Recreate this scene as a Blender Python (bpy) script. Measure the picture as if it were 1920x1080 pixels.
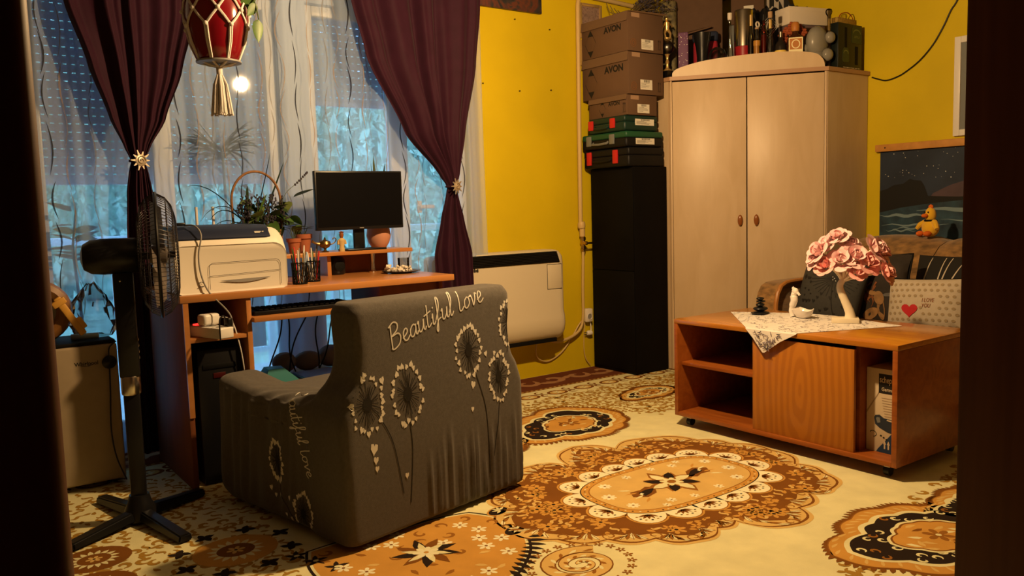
import bpy, bmesh, math, random
from mathutils import Vector, Matrix, Euler
from mathutils.bvhtree import BVHTree
PI = math.pi
random.seed(7)
scene = bpy.context.scene
for o in list(bpy.data.objects):
    bpy.data.objects.remove(o)
COL = scene.collection

# ------------------------------------------------------------------ camera
cam_data = bpy.data.cameras.new('camera')
cam_data.sensor_width = 36.0
cam_data.lens = 28.97
cam_data.clip_start = 0.02
cam = bpy.data.objects.new('camera', cam_data)
COL.objects.link(cam)
cam.matrix_world = Matrix(((0.80781, 0.07982, -0.58401, 0.0),
                           (-0.58872, 0.06032, -0.80608, 0.0),
                           (-0.02912, 0.99498, 0.09572, 1.1),
                           (0, 0, 0, 1)))
scene.camera = cam

# ------------------------------------------------------------------ daylight, exposure
world = bpy.data.worlds.new('world')
scene.world = world
world.use_nodes = True
bg = world.node_tree.nodes['Background']
bg.inputs['Color'].default_value = (0.27, 0.58, 1.0, 1)
bg.inputs['Strength'].default_value = 3.6
sd = bpy.data.lights.new('sun', 'SUN')  # added sun from the house side, only to brighten the garden trees
sd.energy = 1.8
sd.angle = 0.2
sd.color = (0.80, 0.95, 1.0)
so = bpy.data.objects.new('sun', sd)
so.rotation_euler = (math.radians(48), 0, math.radians(-12))
COL.objects.link(so)
scene.view_settings.view_transform = 'Standard'
scene.view_settings.look = 'None'
scene.view_settings.gamma = 1.0
scene.view_settings.use_curve_mapping = False
scene.view_settings.exposure = 0.0

LAMP_POS = (2.115, 2.31, 2.10)
ld = bpy.data.lights.new('ceiling_lamp_light', 'POINT')
ld.energy = 215
ld.color = (1.0, 0.63, 0.285)
ld.shadow_soft_size = 0.045
lo = bpy.data.objects.new('ceiling_lamp_light', ld)
lo.location = LAMP_POS
COL.objects.link(lo)

# ------------------------------------------------------------------ helpers
def lin(c):
    if isinstance(c, str):
        c = c.lstrip('#')
        c = [int(c[i:i + 2], 16) / 255 for i in (0, 2, 4)]
        return tuple((x / 12.92 if x <= 0.04045 else ((x + 0.055) / 1.055) ** 2.4) for x in c)
    return tuple(c)

MATS = {}
def mat(name, col, rough=0.6, metal=0.0, spec=0.4, noise=0.0, nscale=20.0, bump=0.0, bscale=120.0,
        grain=None, transmission=0.0, alpha=1.0, coat=0.0, sheen=0.0, ior=1.45, col2=None, emit=None, estr=0.0):
    m = bpy.data.materials.new(name)
    m.use_nodes = True
    nt = m.node_tree
    b = nt.nodes['Principled BSDF']
    c = lin(col)
    b.inputs['Base Color'].default_value = (*c, 1)
    b.inputs['Roughness'].default_value = rough
    b.inputs['Metallic'].default_value = metal
    b.inputs['Specular IOR Level'].default_value = spec
    b.inputs['IOR'].default_value = ior
    if transmission: b.inputs['Transmission Weight'].default_value = transmission
    if alpha < 1: b.inputs['Alpha'].default_value = alpha
    if coat: b.inputs['Coat Weight'].default_value = coat; b.inputs['Coat Roughness'].default_value = 0.12
    if sheen: b.inputs['Sheen Weight'].default_value = sheen
    if emit:
        b.inputs['Emission Color'].default_value = (*lin(emit), 1)
        b.inputs['Emission Strength'].default_value = estr
    if noise or bump or grain:
        tc = nt.nodes.new('ShaderNodeTexCoord')
    if noise or grain:
        mp = nt.nodes.new('ShaderNodeMapping')
        nt.links.new(tc.outputs['Object'], mp.inputs['Vector'])
        tx = nt.nodes.new('ShaderNodeTexNoise')
        tx.inputs['Scale'].default_value = nscale
        tx.inputs['Detail'].default_value = 5
        if grain: mp.inputs['Scale'].default_value = grain
        nt.links.new(mp.outputs[0], tx.inputs['Vector'])
        rp = nt.nodes.new('ShaderNodeValToRGB')
        k = noise if noise else 0.2
        c2 = lin(col2) if col2 else tuple(x * (1 - k) for x in c)
        c3 = tuple(min(1, x * (1 + k * 0.6)) for x in c)
        rp.color_ramp.elements[0].position = 0.3
        rp.color_ramp.elements[1].position = 0.7
        rp.color_ramp.elements[0].color = (*c2, 1)
        rp.color_ramp.elements[1].color = (*c3, 1)
        nt.links.new(tx.outputs['Fac'], rp.inputs['Fac'])
        nt.links.new(rp.outputs['Color'], b.inputs['Base Color'])
    if bump:
        t2 = nt.nodes.new('ShaderNodeTexNoise')
        t2.inputs['Scale'].default_value = bscale
        t2.inputs['Detail'].default_value = 3
        nt.links.new(tc.outputs['Object'], t2.inputs['Vector'])
        bp = nt.nodes.new('ShaderNodeBump')
        bp.inputs['Strength'].default_value = bump
        bp.inputs['Distance'].default_value = 0.004
        nt.links.new(t2.outputs['Fac'], bp.inputs['Height'])
        nt.links.new(bp.outputs[0], b.inputs['Normal'])
    MATS[name] = m
    return m

def wood(name, col, col2, axis=(1, 1, 0.06), scale=14, rough=0.35, distort=1.5, coat=0.0, rings=False):
    m = mat(name, col, rough, coat=coat)
    nt = m.node_tree
    b = nt.nodes['Principled BSDF']
    tc = nt.nodes.new('ShaderNodeTexCoord')
    mp = nt.nodes.new('ShaderNodeMapping')
    mp.inputs['Scale'].default_value = axis
    nt.links.new(tc.outputs['Object'], mp.inputs['Vector'])
    if rings:
        tx = nt.nodes.new('ShaderNodeTexWave')
        tx.wave_type = 'RINGS'
        tx.rings_direction = 'SPHERICAL'
        tx.inputs['Scale'].default_value = scale
        tx.inputs['Distortion'].default_value = distort
        tx.inputs['Detail'].default_value = 3
        tx.inputs['Detail Scale'].default_value = 1.2
    else:
        tx = nt.nodes.new('ShaderNodeTexNoise')
        tx.inputs['Scale'].default_value = scale
        tx.inputs['Detail'].default_value = 6
        tx.inputs['Distortion'].default_value = distort
    nt.links.new(mp.outputs[0], tx.inputs['Vector'])
    rp = nt.nodes.new('ShaderNodeValToRGB')
    rp.color_ramp.elements[0].position = 0.3
    rp.color_ramp.elements[1].position = 0.72
    rp.color_ramp.elements[0].color = (*lin(col2), 1)
    rp.color_ramp.elements[1].color = (*lin(col), 1)
    nt.links.new(tx.outputs['Fac'], rp.inputs['Fac'])
    nt.links.new(rp.outputs['Color'], b.inputs['Base Color'])
    return m

class MB:
    """collects shapes into one mesh"""
    def __init__(self):
        self.bm = bmesh.new()
        self.mi = 0
    def _set(self, faces):
        for f in faces: f.material_index = self.mi
    def box(self, x0, x1, y0, y1, z0, z1, bevel=0.0, seg=2):
        r = bmesh.ops.create_cube(self.bm, size=1.0, matrix=Matrix.Translation(((x0 + x1) / 2, (y0 + y1) / 2, (z0 + z1) / 2)) @ Matrix.Diagonal((x1 - x0, y1 - y0, z1 - z0, 1)))
        vs = r['verts']
        if bevel > 0:
            es = list({e for v in vs for e in v.link_edges})
            fs = set(self.bm.faces)
            bmesh.ops.bevel(self.bm, geom=es, offset=bevel, segments=seg, affect='EDGES', profile=0.5)
            self._set([f for f in self.bm.faces if f not in fs] + [f for v in vs if v.is_valid for f in v.link_faces])
        else:
            self._set({f for v in vs for f in v.link_faces})
        return self
    def face(self, pts):
        f = self.bm.faces.new([self.bm.verts.new(p) for p in pts])
        f.material_index = self.mi
        return f
    def loft(self, rings, close=True, cap0=True, cap1=True):
        """rings: lists of points with the same count"""
        vr = [[self.bm.verts.new(p) for p in r] for r in rings]
        n = len(vr[0])
        fs = []
        for a, b in zip(vr, vr[1:]):
            for i in range(n if close else n - 1):
                j = (i + 1) % n
                fs.append(self.bm.faces.new((a[i], a[j], b[j], b[i])))
        if cap0 and n > 2: fs.append(self.bm.faces.new(list(reversed(vr[0]))))
        if cap1 and n > 2: fs.append(self.bm.faces.new(vr[-1]))
        self._set(fs)
        return self
    def cyl(self, p0, p1, r0, r1=None, n=16, cap=True):
        return self.tube([p0, p1], [r0, r0 if r1 is None else r1], n, cap)
    def tube(self, pts, r, n=6, cap=True):
        pts = [Vector(p) for p in pts]
        if not isinstance(r, (list, tuple)): r = [r] * len(pts)
        rings = []
        up = None
        for i, p in enumerate(pts):
            d = (pts[min(i + 1, len(pts) - 1)] - pts[max(i - 1, 0)])
            if d.length < 1e-9: d = Vector((0, 0, 1))
            d.normalize()
            if up is None:
                up = Vector((0, 0, 1)) if abs(d.z) < 0.9 else Vector((1, 0, 0))
            a = d.cross(up)
            if a.length < 1e-6: a = d.cross(Vector((0, 1, 0.3)))
            a.normalize()
            b = a.cross(d).normalized()
            up = b
            rings.append([p + (a * math.cos(2 * PI * k / n) + b * math.sin(2 * PI * k / n)) * r[i] for k in range(n)])
        self.loft(rings, True, cap, cap)
        return self
    def lathe(self, prof, n=24, c=(0, 0, 0), sx=1.0, sy=1.0, cap=True):
        rings = [[(c[0] + r * sx * math.cos(2 * PI * k / n), c[1] + r * sy * math.sin(2 * PI * k / n), c[2] + z) for k in range(n)] for r, z in prof]
        self.loft(rings, True, cap, cap)
        return self
    def sphere(self, c, r, sc=(1, 1, 1), u=14, v=9):
        prof = [(max(1e-4, r * math.sin(PI * i / v)), -r * math.cos(PI * i / v)) for i in range(v + 1)]
        rings = [[(c[0] + q * sc[0] * math.cos(2 * PI * k / u), c[1] + q * sc[1] * math.sin(2 * PI * k / u), c[2] + z * sc[2]) for k in range(u)] for q, z in prof]
        self.loft(rings)
        return self
    def torus(self, c, R, r, axis='Z', n=24, m=6, sc=(1, 1)):
        vs = []
        for i in range(n):
            a = 2 * PI * i / n
            row = []
            for j in range(m):
                b = 2 * PI * j / m
                q = R + r * math.cos(b)
                p = (q * math.cos(a) * sc[0], q * math.sin(a) * sc[1], r * math.sin(b))
                if axis == 'X': p = (p[2], p[0], p[1])
                elif axis == 'Y': p = (p[0], p[2], p[1])
                row.append(self.bm.verts.new((c[0] + p[0], c[1] + p[1], c[2] + p[2])))
            vs.append(row)
        fs = []
        for i in range(n):
            for j in range(m):
                fs.append(self.bm.faces.new((vs[i][j], vs[(i + 1) % n][j], vs[(i + 1) % n][(j + 1) % m], vs[i][(j + 1) % m])))
        self._set(fs)
        return self
    def prism(self, pts, a, b, axis='Z'):
        """polygon pts (2D) extruded from a to b along an axis"""
        def P(p, h):
            return (p[0], p[1], h) if axis == 'Z' else ((h, p[0], p[1]) if axis == 'X' else (p[0], h, p[1]))
        return self.loft([[P(p, a) for p in pts], [P(p, b) for p in pts]])
    def grid(self, fn, nu, nv):
        vs = [[self.bm.verts.new(fn(i / nu, j / nv)) for i in range(nu + 1)] for j in range(nv + 1)]
        fs = []
        for j in range(nv):
            for i in range(nu):
                fs.append(self.bm.faces.new((vs[j][i], vs[j][i + 1], vs[j + 1][i + 1], vs[j + 1][i])))
        self._set(fs)
        return self
    def ribbon(self, pts, w, nrm=(0, 0, 1)):
        """flat stroke along pts, width w(t) or constant, in the plane with normal nrm"""
        pts = [Vector(p) for p in pts]
        nrm = Vector(nrm)
        L = []; Rr = []
        for i, p in enumerate(pts):
            d = pts[min(i + 1, len(pts) - 1)] - pts[max(i - 1, 0)]
            s = nrm.cross(d)
            if s.length < 1e-9: s = Vector((1, 0, 0))
            s.normalize()
            ww = (w(i / (len(pts) - 1)) if callable(w) else w) * 0.5
            L.append(self.bm.verts.new(p + s * ww)); Rr.append(self.bm.verts.new(p - s * ww))
        fs = [self.bm.faces.new((Rr[i], Rr[i + 1], L[i + 1], L[i])) for i in range(len(pts) - 1)]
        self._set(fs)
        return self
    def xform(self, M):
        self.bm.transform(M)
        return self
    def build(self, name, m, parent=None, smooth=38, recalc=True, loc=None, rot=None):
        if recalc: bmesh.ops.recalc_face_normals(self.bm, faces=self.bm.faces)
        me = bpy.data.meshes.new(name)
        self.bm.to_mesh(me)
        self.bm.free()
        for x in (m if isinstance(m, (list, tuple)) else [m]):
            me.materials.append(MATS[x] if isinstance(x, str) else x)
        if smooth:
            me.shade_smooth()
            me.set_sharp_from_angle(angle=math.radians(smooth))
        return link(name, me, parent, loc, rot)

def link(name, me, parent=None, loc=None, rot=None):
    o = bpy.data.objects.new(name, me)
    COL.objects.link(o)
    if parent: o.parent = parent
    if loc: o.location = loc
    if rot: o.rotation_euler = rot
    return o
def tag(o, label, cat, group=None):
    o['label'] = label; o['category'] = cat
    if group: o['group'] = group
    return o
def thing(name, label, cat, loc=(0, 0, 0), rz=0.0, group=None):
    o = bpy.data.objects.new(name, None)
    o.empty_display_size = 0.05
    COL.objects.link(o)
    o.location = loc; o.rotation_euler = (0, 0, rz)
    return tag(o, label, cat, group)
def struct(o):
    o['kind'] = 'structure'
    return o
def text_mb(s, size, ax=1.0, shear=0.0, bold=0.0, align='LEFT'):
    cu = bpy.data.curves.new('lettering', 'FONT')
    cu.body = s; cu.size = size; cu.shear = shear; cu.offset = bold; cu.align_x = align
    cu.resolution_u = 3
    ob = bpy.data.objects.new('lettering', cu)
    COL.objects.link(ob)
    bpy.context.view_layer.update()
    me = bpy.data.meshes.new_from_object(ob.evaluated_get(bpy.context.evaluated_depsgraph_get()))
    bpy.data.objects.remove(ob); bpy.data.curves.remove(cu)
    mb = MB()
    mb.bm.from_mesh(me)
    bpy.data.meshes.remove(me)
    if ax != 1.0: mb.bm.transform(Matrix.Diagonal((ax, 1, 1, 1)))
    return mb
def arc(c, r, a0, a1, n, ry=None):
    ry = r if ry is None else ry
    return [(c[0] + r * math.cos(a0 + (a1 - a0) * i / n), c[1] + ry * math.sin(a0 + (a1 - a0) * i / n)) for i in range(n + 1)]
def smooth_path(pts, k=6, closed=False):
    """Catmull-Rom through pts"""
    P = [Vector(p) for p in pts]
    n = len(P); out = []
    for i in range(n if closed else n - 1):
        if closed: a, b, c, d = P[(i - 1) % n], P[i], P[(i + 1) % n], P[(i + 2) % n]
        else: a, b, c, d = P[max(i - 1, 0)], P[i], P[i + 1], P[min(i + 2, n - 1)]
        for j in range(k):
            t = j / k
            out.append(0.5 * ((2 * b) + (c - a) * t + (2 * a - 5 * b + 4 * c - d) * t * t + (3 * b - a - 3 * c + d) * t ** 3))
    if not closed: out.append(P[-1])
    return out
def FACE_NY(x, y, z):   # flat XY artwork -> stands upright, facing -Y
    return Matrix.Translation((x, y, z)) @ Matrix.Rotation(PI / 2, 4, 'X')
def FACE_NX(x, y, z):   # facing -X, text runs towards -Y
    return Matrix.Translation((x, y, z)) @ Matrix.Rotation(-PI / 2, 4, 'Z') @ Matrix.Rotation(PI / 2, 4, 'X')

# ------------------------------------------------------------------ materials
mat('yellow_paint', (0.61, 0.46, 0.002), 0.7, noise=0.10, nscale=2.2, bump=0.12, bscale=60)
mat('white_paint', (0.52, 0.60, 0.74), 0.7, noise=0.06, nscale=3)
mat('hall_paint', (0.10, 0.07, 0.05), 0.8)
mat('ceiling_paint', (0.13, 0.115, 0.095), 0.8)
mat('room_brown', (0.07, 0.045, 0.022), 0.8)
mat('floor_boards', (0.20, 0.10, 0.04), 0.5, noise=0.2)
wood('door_brown', (0.15, 0.042, 0.018), (0.10, 0.026, 0.012), (1, 1, 0.05), 30, 0.5)
mat('pvc_white', (0.78, 0.79, 0.80), 0.35)
mat('shutter_grey', (0.42, 0.47, 0.58), 0.55)
mat('black_plastic', (0.008, 0.008, 0.009), 0.35, spec=0.35)
mat('black_matte', (0.005, 0.005, 0.005), 0.65, spec=0.15)
mat('screen_black', (0.004, 0.004, 0.005), 0.22, spec=0.25)
mat('chrome', (0.62, 0.58, 0.52), 0.22, metal=1.0)
mat('brass', (0.62, 0.42, 0.16), 0.25, metal=1.0)
mat('gold', (0.72, 0.50, 0.20), 0.25, metal=0.65)
mat('steel_dark', (0.16, 0.15, 0.14), 0.3, metal=1.0)
mat('white_print', (0.72, 0.70, 0.64), 0.7)
mat('ink', (0.010, 0.009, 0.008), 0.7)
mat('paper_white', (0.70, 0.68, 0.62), 0.7)
mat('white_plastic', (0.72, 0.70, 0.66), 0.35)
mat('cream_plastic', (0.74, 0.68, 0.58), 0.35)
mat('cable_grey', (0.25, 0.24, 0.23), 0.5)
mat('red_plastic', (0.55, 0.02, 0.015), 0.35)

def glass_mat(name, tint=(1, 1, 1), refl=0.06, rough=0.02):
    m = bpy.data.materials.new(name); m.use_nodes = True
    nt = m.node_tree; nt.nodes.clear()
    out = nt.nodes.new('ShaderNodeOutputMaterial')
    tr = nt.nodes.new('ShaderNodeBsdfTransparent'); tr.inputs['Color'].default_value = (*tint, 1)
    gl = nt.nodes.new('ShaderNodeBsdfGlossy'); gl.inputs['Roughness'].default_value = rough
    lw = nt.nodes.new('ShaderNodeFresnel'); lw.inputs['IOR'].default_value = 1.45
    ad = nt.nodes.new('ShaderNodeMath'); ad.operation = 'ADD'; ad.inputs[1].default_value = refl
    mx = nt.nodes.new('ShaderNodeMixShader')
    nt.links.new(lw.outputs[0], ad.inputs[0]); nt.links.new(ad.outputs[0], mx.inputs[0])
    nt.links.new(tr.outputs[0], mx.inputs[1]); nt.links.new(gl.outputs[0], mx.inputs[2])
    nt.links.new(mx.outputs[0], out.inputs['Surface'])
    MATS[name] = m
    return m
glass_mat('pane_glass', (0.94, 0.98, 1.0), 0.08, 0.03)
glass_mat('clear_glass', (0.86, 0.85, 0.82), 0.05, 0.03)
glass_mat('amber_glass', (0.62, 0.25, 0.06), 0.05, 0.03)
glass_mat('red_glass', (0.55, 0.12, 0.06), 0.05, 0.03)
glass_mat('olive_glass', (0.25, 0.24, 0.12), 0.06, 0.03)
glass_mat('cling_film', (0.80, 0.80, 0.80), 0.04, 0.12)

def sheer_mat(name, col, opacity, transl=0.55):
    m = bpy.data.materials.new(name); m.use_nodes = True
    nt = m.node_tree; nt.nodes.clear()
    out = nt.nodes.new('ShaderNodeOutputMaterial')
    tr = nt.nodes.new('ShaderNodeBsdfTransparent')
    df = nt.nodes.new('ShaderNodeBsdfDiffuse'); df.inputs['Color'].default_value = (*col, 1)
    tl = nt.nodes.new('ShaderNodeBsdfTranslucent'); tl.inputs['Color'].default_value = (*col, 1)
    m1 = nt.nodes.new('ShaderNodeMixShader'); m1.inputs[0].default_value = transl
    nt.links.new(df.outputs[0], m1.inputs[1]); nt.links.new(tl.outputs[0], m1.inputs[2])
    m2 = nt.nodes.new('ShaderNodeMixShader'); m2.inputs[0].default_value = opacity
    nt.links.new(tr.outputs[0], m2.inputs[1]); nt.links.new(m1.outputs[0], m2.inputs[2])
    nt.links.new(m2.outputs[0], out.inputs['Surface'])
    MATS[name] = m
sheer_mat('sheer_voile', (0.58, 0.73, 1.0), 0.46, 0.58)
sheer_mat('shutter_pvc', (0.60, 0.66, 0.78), 1.0, 0.20)
sheer_mat('sheer_line_dark', (0.03, 0.03, 0.04), 0.9, 0.2)
sheer_mat('sheer_line_tan', (0.42, 0.33, 0.26), 0.6, 0.4)
sheer_mat('sheer_line_grey', (0.30, 0.30, 0.31), 0.55, 0.4)
# ================================================================== structure
YA, XB, CEIL = 4.256, 5.115, 2.62
struct(MB().box(-0.85, 5.3, -1.45, 4.5, -0.12, -0.0102).build('floor', 'floor_boards'))
struct(MB().box(-0.85, 5.3, -1.45, 4.5, CEIL, CEIL + 0.1).build('ceiling', 'ceiling_paint'))
b = MB()
b.box(-0.7, 0.46, YA, 4.44, -0.0102, CEIL)
b.box(0.46, 2.79, YA, 4.44, 2.22, CEIL)
b.box(0.46, 2.79, YA, 4.44, -0.0102, 0.07)
b.box(1.62, 1.78, YA, 4.44, 0.07, 2.22)
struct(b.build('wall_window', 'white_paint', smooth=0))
struct(MB().box(2.79, 5.25, YA, 4.44, -0.0102, CEIL).build('wall_back', 'yellow_paint', smooth=0))
struct(MB().box(XB, 5.25, 0.36, YA, -0.0102, CEIL).build('wall_right', 'yellow_paint', smooth=0))
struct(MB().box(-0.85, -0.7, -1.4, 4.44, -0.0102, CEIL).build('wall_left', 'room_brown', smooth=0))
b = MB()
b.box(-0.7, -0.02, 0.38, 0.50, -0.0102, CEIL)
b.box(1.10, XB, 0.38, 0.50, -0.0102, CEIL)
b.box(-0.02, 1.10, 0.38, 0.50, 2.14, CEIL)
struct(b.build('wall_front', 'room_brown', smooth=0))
struct(MB().box(-0.7, 1.75, -1.4, -1.3, 0, CEIL).build('wall_hall_back', 'hall_paint', smooth=0))
struct(MB().box(1.65, 1.75, -1.3, 0.38, 0, CEIL).build('wall_hall_right', 'hall_paint', smooth=0))
# the doorway the picture is taken through
d = MB().box(-0.02, 1.10, 0.36, 0.52, 2.08, 2.14).build('door_1', 'door_brown'); struct(d)
prof = [(-0.06, 0.405), (0.0372, 0.405)] + [(0.0372 + 0.011 * math.sin(a), 0.416 - 0.011 * math.cos(a)) for a in [PI / 16 * i for i in range(1, 9)]] + [(0.0482, 0.52), (-0.06, 0.52)]
MB().prism(prof, 0, 2.08).build('door_jamb', 'door_brown', d)
MB().box(1.0625, 1.16, 0.30, 0.505, 0, 2.08, 0.004).build('door_jamb', 'door_brown', d)

# windows: frame > panes, rails, handle
def window(name, x0, x1, z0, z1, rails, handle=None):
    b = MB(); w = 0.055; y0, y1 = 4.30, 4.36
    b.box(x0, x0 + w, y0, y1, z0, z1, 0.006)
    b.box(x1 - w, x1, y0, y1, z0, z1, 0.006)
    b.box(x0 + w, x1 - w, y0, y1, z1 - w, z1, 0.006)
    b.box(x0 + w, x1 - w, y0, y1, z0, z0 + w, 0.006)
    f = struct(b.build(name, 'pvc_white'))
    for k, r in enumerate(rails):
        if r[0] == 'h': MB().box(x0 + w, x1 - w, y0 + 0.004, y1 - 0.004, r[1] - 0.03, r[1] + 0.03, 0.005).build('window_rail', 'pvc_white', f)
        else: MB().box(r[1] - 0.045, r[1] + 0.045, y0 + 0.004, y1 - 0.004, z0 + w, z1 - w, 0.005).build('window_stile', 'pvc_white', f)
    xs = [x0 + w] + [r[1] for r in rails if r[0] == 'v'] + [x1 - w]
    zs = [z0 + w] + [r[1] for r in rails if r[0] == 'h'] + [z1 - w]
    for a, c in zip(xs, xs[1:]):
        for e, g in zip(zs, zs[1:]):
            MB().box(a, c, 4.328, 4.334, e, g).build('window_pane', 'pane_glass', f, smooth=0)
    if handle:
        b = MB()
        b.box(handle[0] - 0.014, handle[0] + 0.014, 4.285, 4.30, handle[1] - 0.035, handle[1] + 0.035, 0.004)
        b.cyl((handle[0], 4.29, handle[1]), (handle[0], 4.262, handle[1]), 0.009, n=10)
        b.box(handle[0] - 0.01, handle[0] + 0.085, 4.257, 4.272, handle[1] - 0.011, handle[1] + 0.011, 0.005)
        b.build('handle', 'pvc_white', f)
    return f
window('window_1', 0.46, 1.62, 0.07, 2.22, [('v', 1.03)])
window('window_2', 1.78, 2.335, 0.07, 2.22, [])
window('door_2', 2.335, 2.79, 0.07, 2.22, [], (2.45, 1.127))

# roller shutters behind the panes, one mesh per slat
def slat_mesh(w):
    b = MB(); h = 0.0385; hole_h = 0.0055; pitch = 0.036; hl = 0.017
    b.box(0, w, 0, 0.008, 0.0, h / 2 - hole_h / 2)
    b.box(0, w, 0, 0.008, h / 2 + hole_h / 2, h)
    x = 0.0
    while x < w:
        e = min(w, x + pitch - hl)
        b.box(x, e, 0, 0.008, h / 2 - hole_h / 2, h / 2 + hole_h / 2)
        x += pitch
    return b
def shutter(x0, x1, zb, label):
    t = thing('roller_shutter', label, 'shutter', (x0, 4.385, zb))
    MB().box(0, x1 - x0, -0.004, 0.014, 0, 0.03, 0.003).build('bottom_bar', 'shutter_pvc', t)
    first = slat_mesh(x1 - x0).build('shutter_slat', 'shutter_pvc', t, smooth=0)
    first.location = (0, 0, 0.031)
    n = int((2.215 - zb - 0.031) / 0.0392)
    for k in range(1, n):
        c = first.copy(); COL.objects.link(c); c.parent = t; c.location = (0, 0, 0.031 + k * 0.0392)
shutter(0.47, 1.61, 1.272, 'perforated grey roller shutter lowered low behind the window left of the hanging red pot')
shutter(1.79, 2.325, 1.70, 'perforated grey roller shutter half lowered behind the window above the monitor')

# outdoors: balcony and trees
mat('concrete', (0.80, 0.80, 0.80), 0.8, noise=0.1)
mat('bark', (0.10, 0.06, 0.035), 0.8, noise=0.3)
mat('leaf_out', (0.34, 0.56, 0.44), 0.6, noise=0.5, nscale=3)
mat('leaf_out_b', (0.50, 0.72, 0.60), 0.6, noise=0.5, nscale=3)
o = struct(MB().box(-1.5, 4.6, 4.44, 5.9, -0.12, 0.03).build('balcony_floor', 'concrete'))
struct(MB().box(-14, 18, 5.9, 26, -0.6, -0.5).build('ground', 'leaf_out_b'))
r = thing('balcony_railing', 'white metal balcony railing outside the window behind the desk', 'railing', (0, 5.8, 0.03))
MB().box(-1.5, 4.6, -0.03, 0.03, 0.92, 0.97, 0.01).build('top_rail', 'pvc_white', r)
MB().box(-1.5, 4.6, -0.02, 0.02, 0.10, 0.14, 0.008).build('bottom_rail', 'pvc_white', r)
p0 = MB().box(-0.025, 0.025, -0.025, 0.025, 0.0, 0.92, 0.006).build('post', 'pvc_white', r)
p0.location = (-1.45, 0, 0)
for k in range(1, 13):
    c = p0.copy(); COL.objects.link(c); c.parent = r; c.location = (-1.45 + k * 0.5, 0, 0)
def tree(x, y, h, rr, label, lm, seed):
    rnd = random.Random(seed)
    t = thing('garden_tree', label, 'tree', (x, y, -0.5))
    b = MB(); b.tube([(0, 0, 0), (0.05, 0, h * 0.4), (0, 0.05, h * 0.75)], [0.16, 0.12, 0.05], 8)
    for k in range(6):
        a = rnd.uniform(0, 6.28); z = h * rnd.uniform(0.35, 0.6)
        b.tube([(0.03, 0, z), (math.cos(a) * rr * 0.35, math.sin(a) * rr * 0.35, z + h * 0.12), (math.cos(a) * rr * 0.7, math.sin(a) * rr * 0.7, z + h * 0.2)], [0.06, 0.04, 0.015], 6)
    b.build('trunk', 'bark', t)
    b = MB()
    for k in range(7000):
        a = rnd.uniform(0, 6.28); u = rnd.uniform(-1, 1); q = rnd.random() ** 0.4
        c = Vector((math.cos(a) * math.sqrt(1 - u * u) * rr * q, math.sin(a) * math.sqrt(1 - u * u) * rr * q, h * 0.62 + u * h * 0.42 * q))
        M = Matrix.Translation(c) @ Euler((rnd.uniform(0, 6), rnd.uniform(0, 6), rnd.uniform(0, 6))).to_matrix().to_4x4()
        s = rnd.uniform(0.06, 0.12)
        b.face([M @ Vector(p) for p in ((-s, 0, 0), (0, -s * 0.45, 0), (s, 0, 0), (0, s * 0.45, 0))])
    b.build('crown', lm, t, recalc=False, smooth=0)['kind'] = 'stuff'
tree(3.3, 10.0, 5.6, 1.95, 'leafy green garden tree seen through the pane above the monitor', 'leaf_out', 3)
tree(-0.8, 10.6, 5.0, 1.9, 'leafy green garden tree seen below the left shutter', 'leaf_out_b', 4)
tree(7.4, 10.6, 5.6, 1.95, 'tall green garden tree seen beside the right window frame', 'leaf_out_b', 5)
tree(1.4, 14.5, 6.4, 2.0, 'far green garden tree between the two nearer ones outside', 'leaf_out', 6)

hg = thing('garden_hedge', 'tall pale green hedge closing the garden behind the trees', 'hedge', (2.0, 18.0, -0.5))
MB().box(-14, 14, 0.25, 0.9, 0, 4.6, 0.2).build('hedge_core', 'leaf_out', hg)
rnd = random.Random(40); b = MB()
for k in range(9000):
    c = Vector((rnd.uniform(-13.5, 13.5), rnd.uniform(-0.25, 0.3), rnd.uniform(0.1, 4.9)))
    M = Matrix.Translation(c) @ Euler((rnd.uniform(0, 6), rnd.uniform(0, 6), rnd.uniform(0, 6))).to_matrix().to_4x4(); s = rnd.uniform(0.08, 0.2)
    b.face([M @ Vector(p) for p in ((-s, 0, 0), (0, -s * 0.5, 0), (s, 0, 0), (0, s * 0.5, 0))])
b.build('hedge_leaves', 'leaf_out_b', hg, recalc=False, smooth=0)['kind'] = 'stuff'

# ------------------------------------------------------------------ ceiling lamp (above the frame)
t = thing('ceiling_lamp', 'brass pendant lamp hanging from the ceiling over the carpet medallion', 'lamp', (LAMP_POS[0], LAMP_POS[1], CEIL))
MB().lathe([(0.055, 0), (0.055, -0.01), (0.02, -0.035), (0.006, -0.04)], 20).build('canopy', 'brass', t)
MB().cyl((0, 0, -0.035), (0, 0, -0.40), 0.006, n=8).build('rod', 'brass', t)
MB().lathe([(0.02, -0.39), (0.025, -0.40), (0.03, -0.43), (0.018, -0.455)], 16).build('bulb_holder', 'brass', t)
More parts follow.
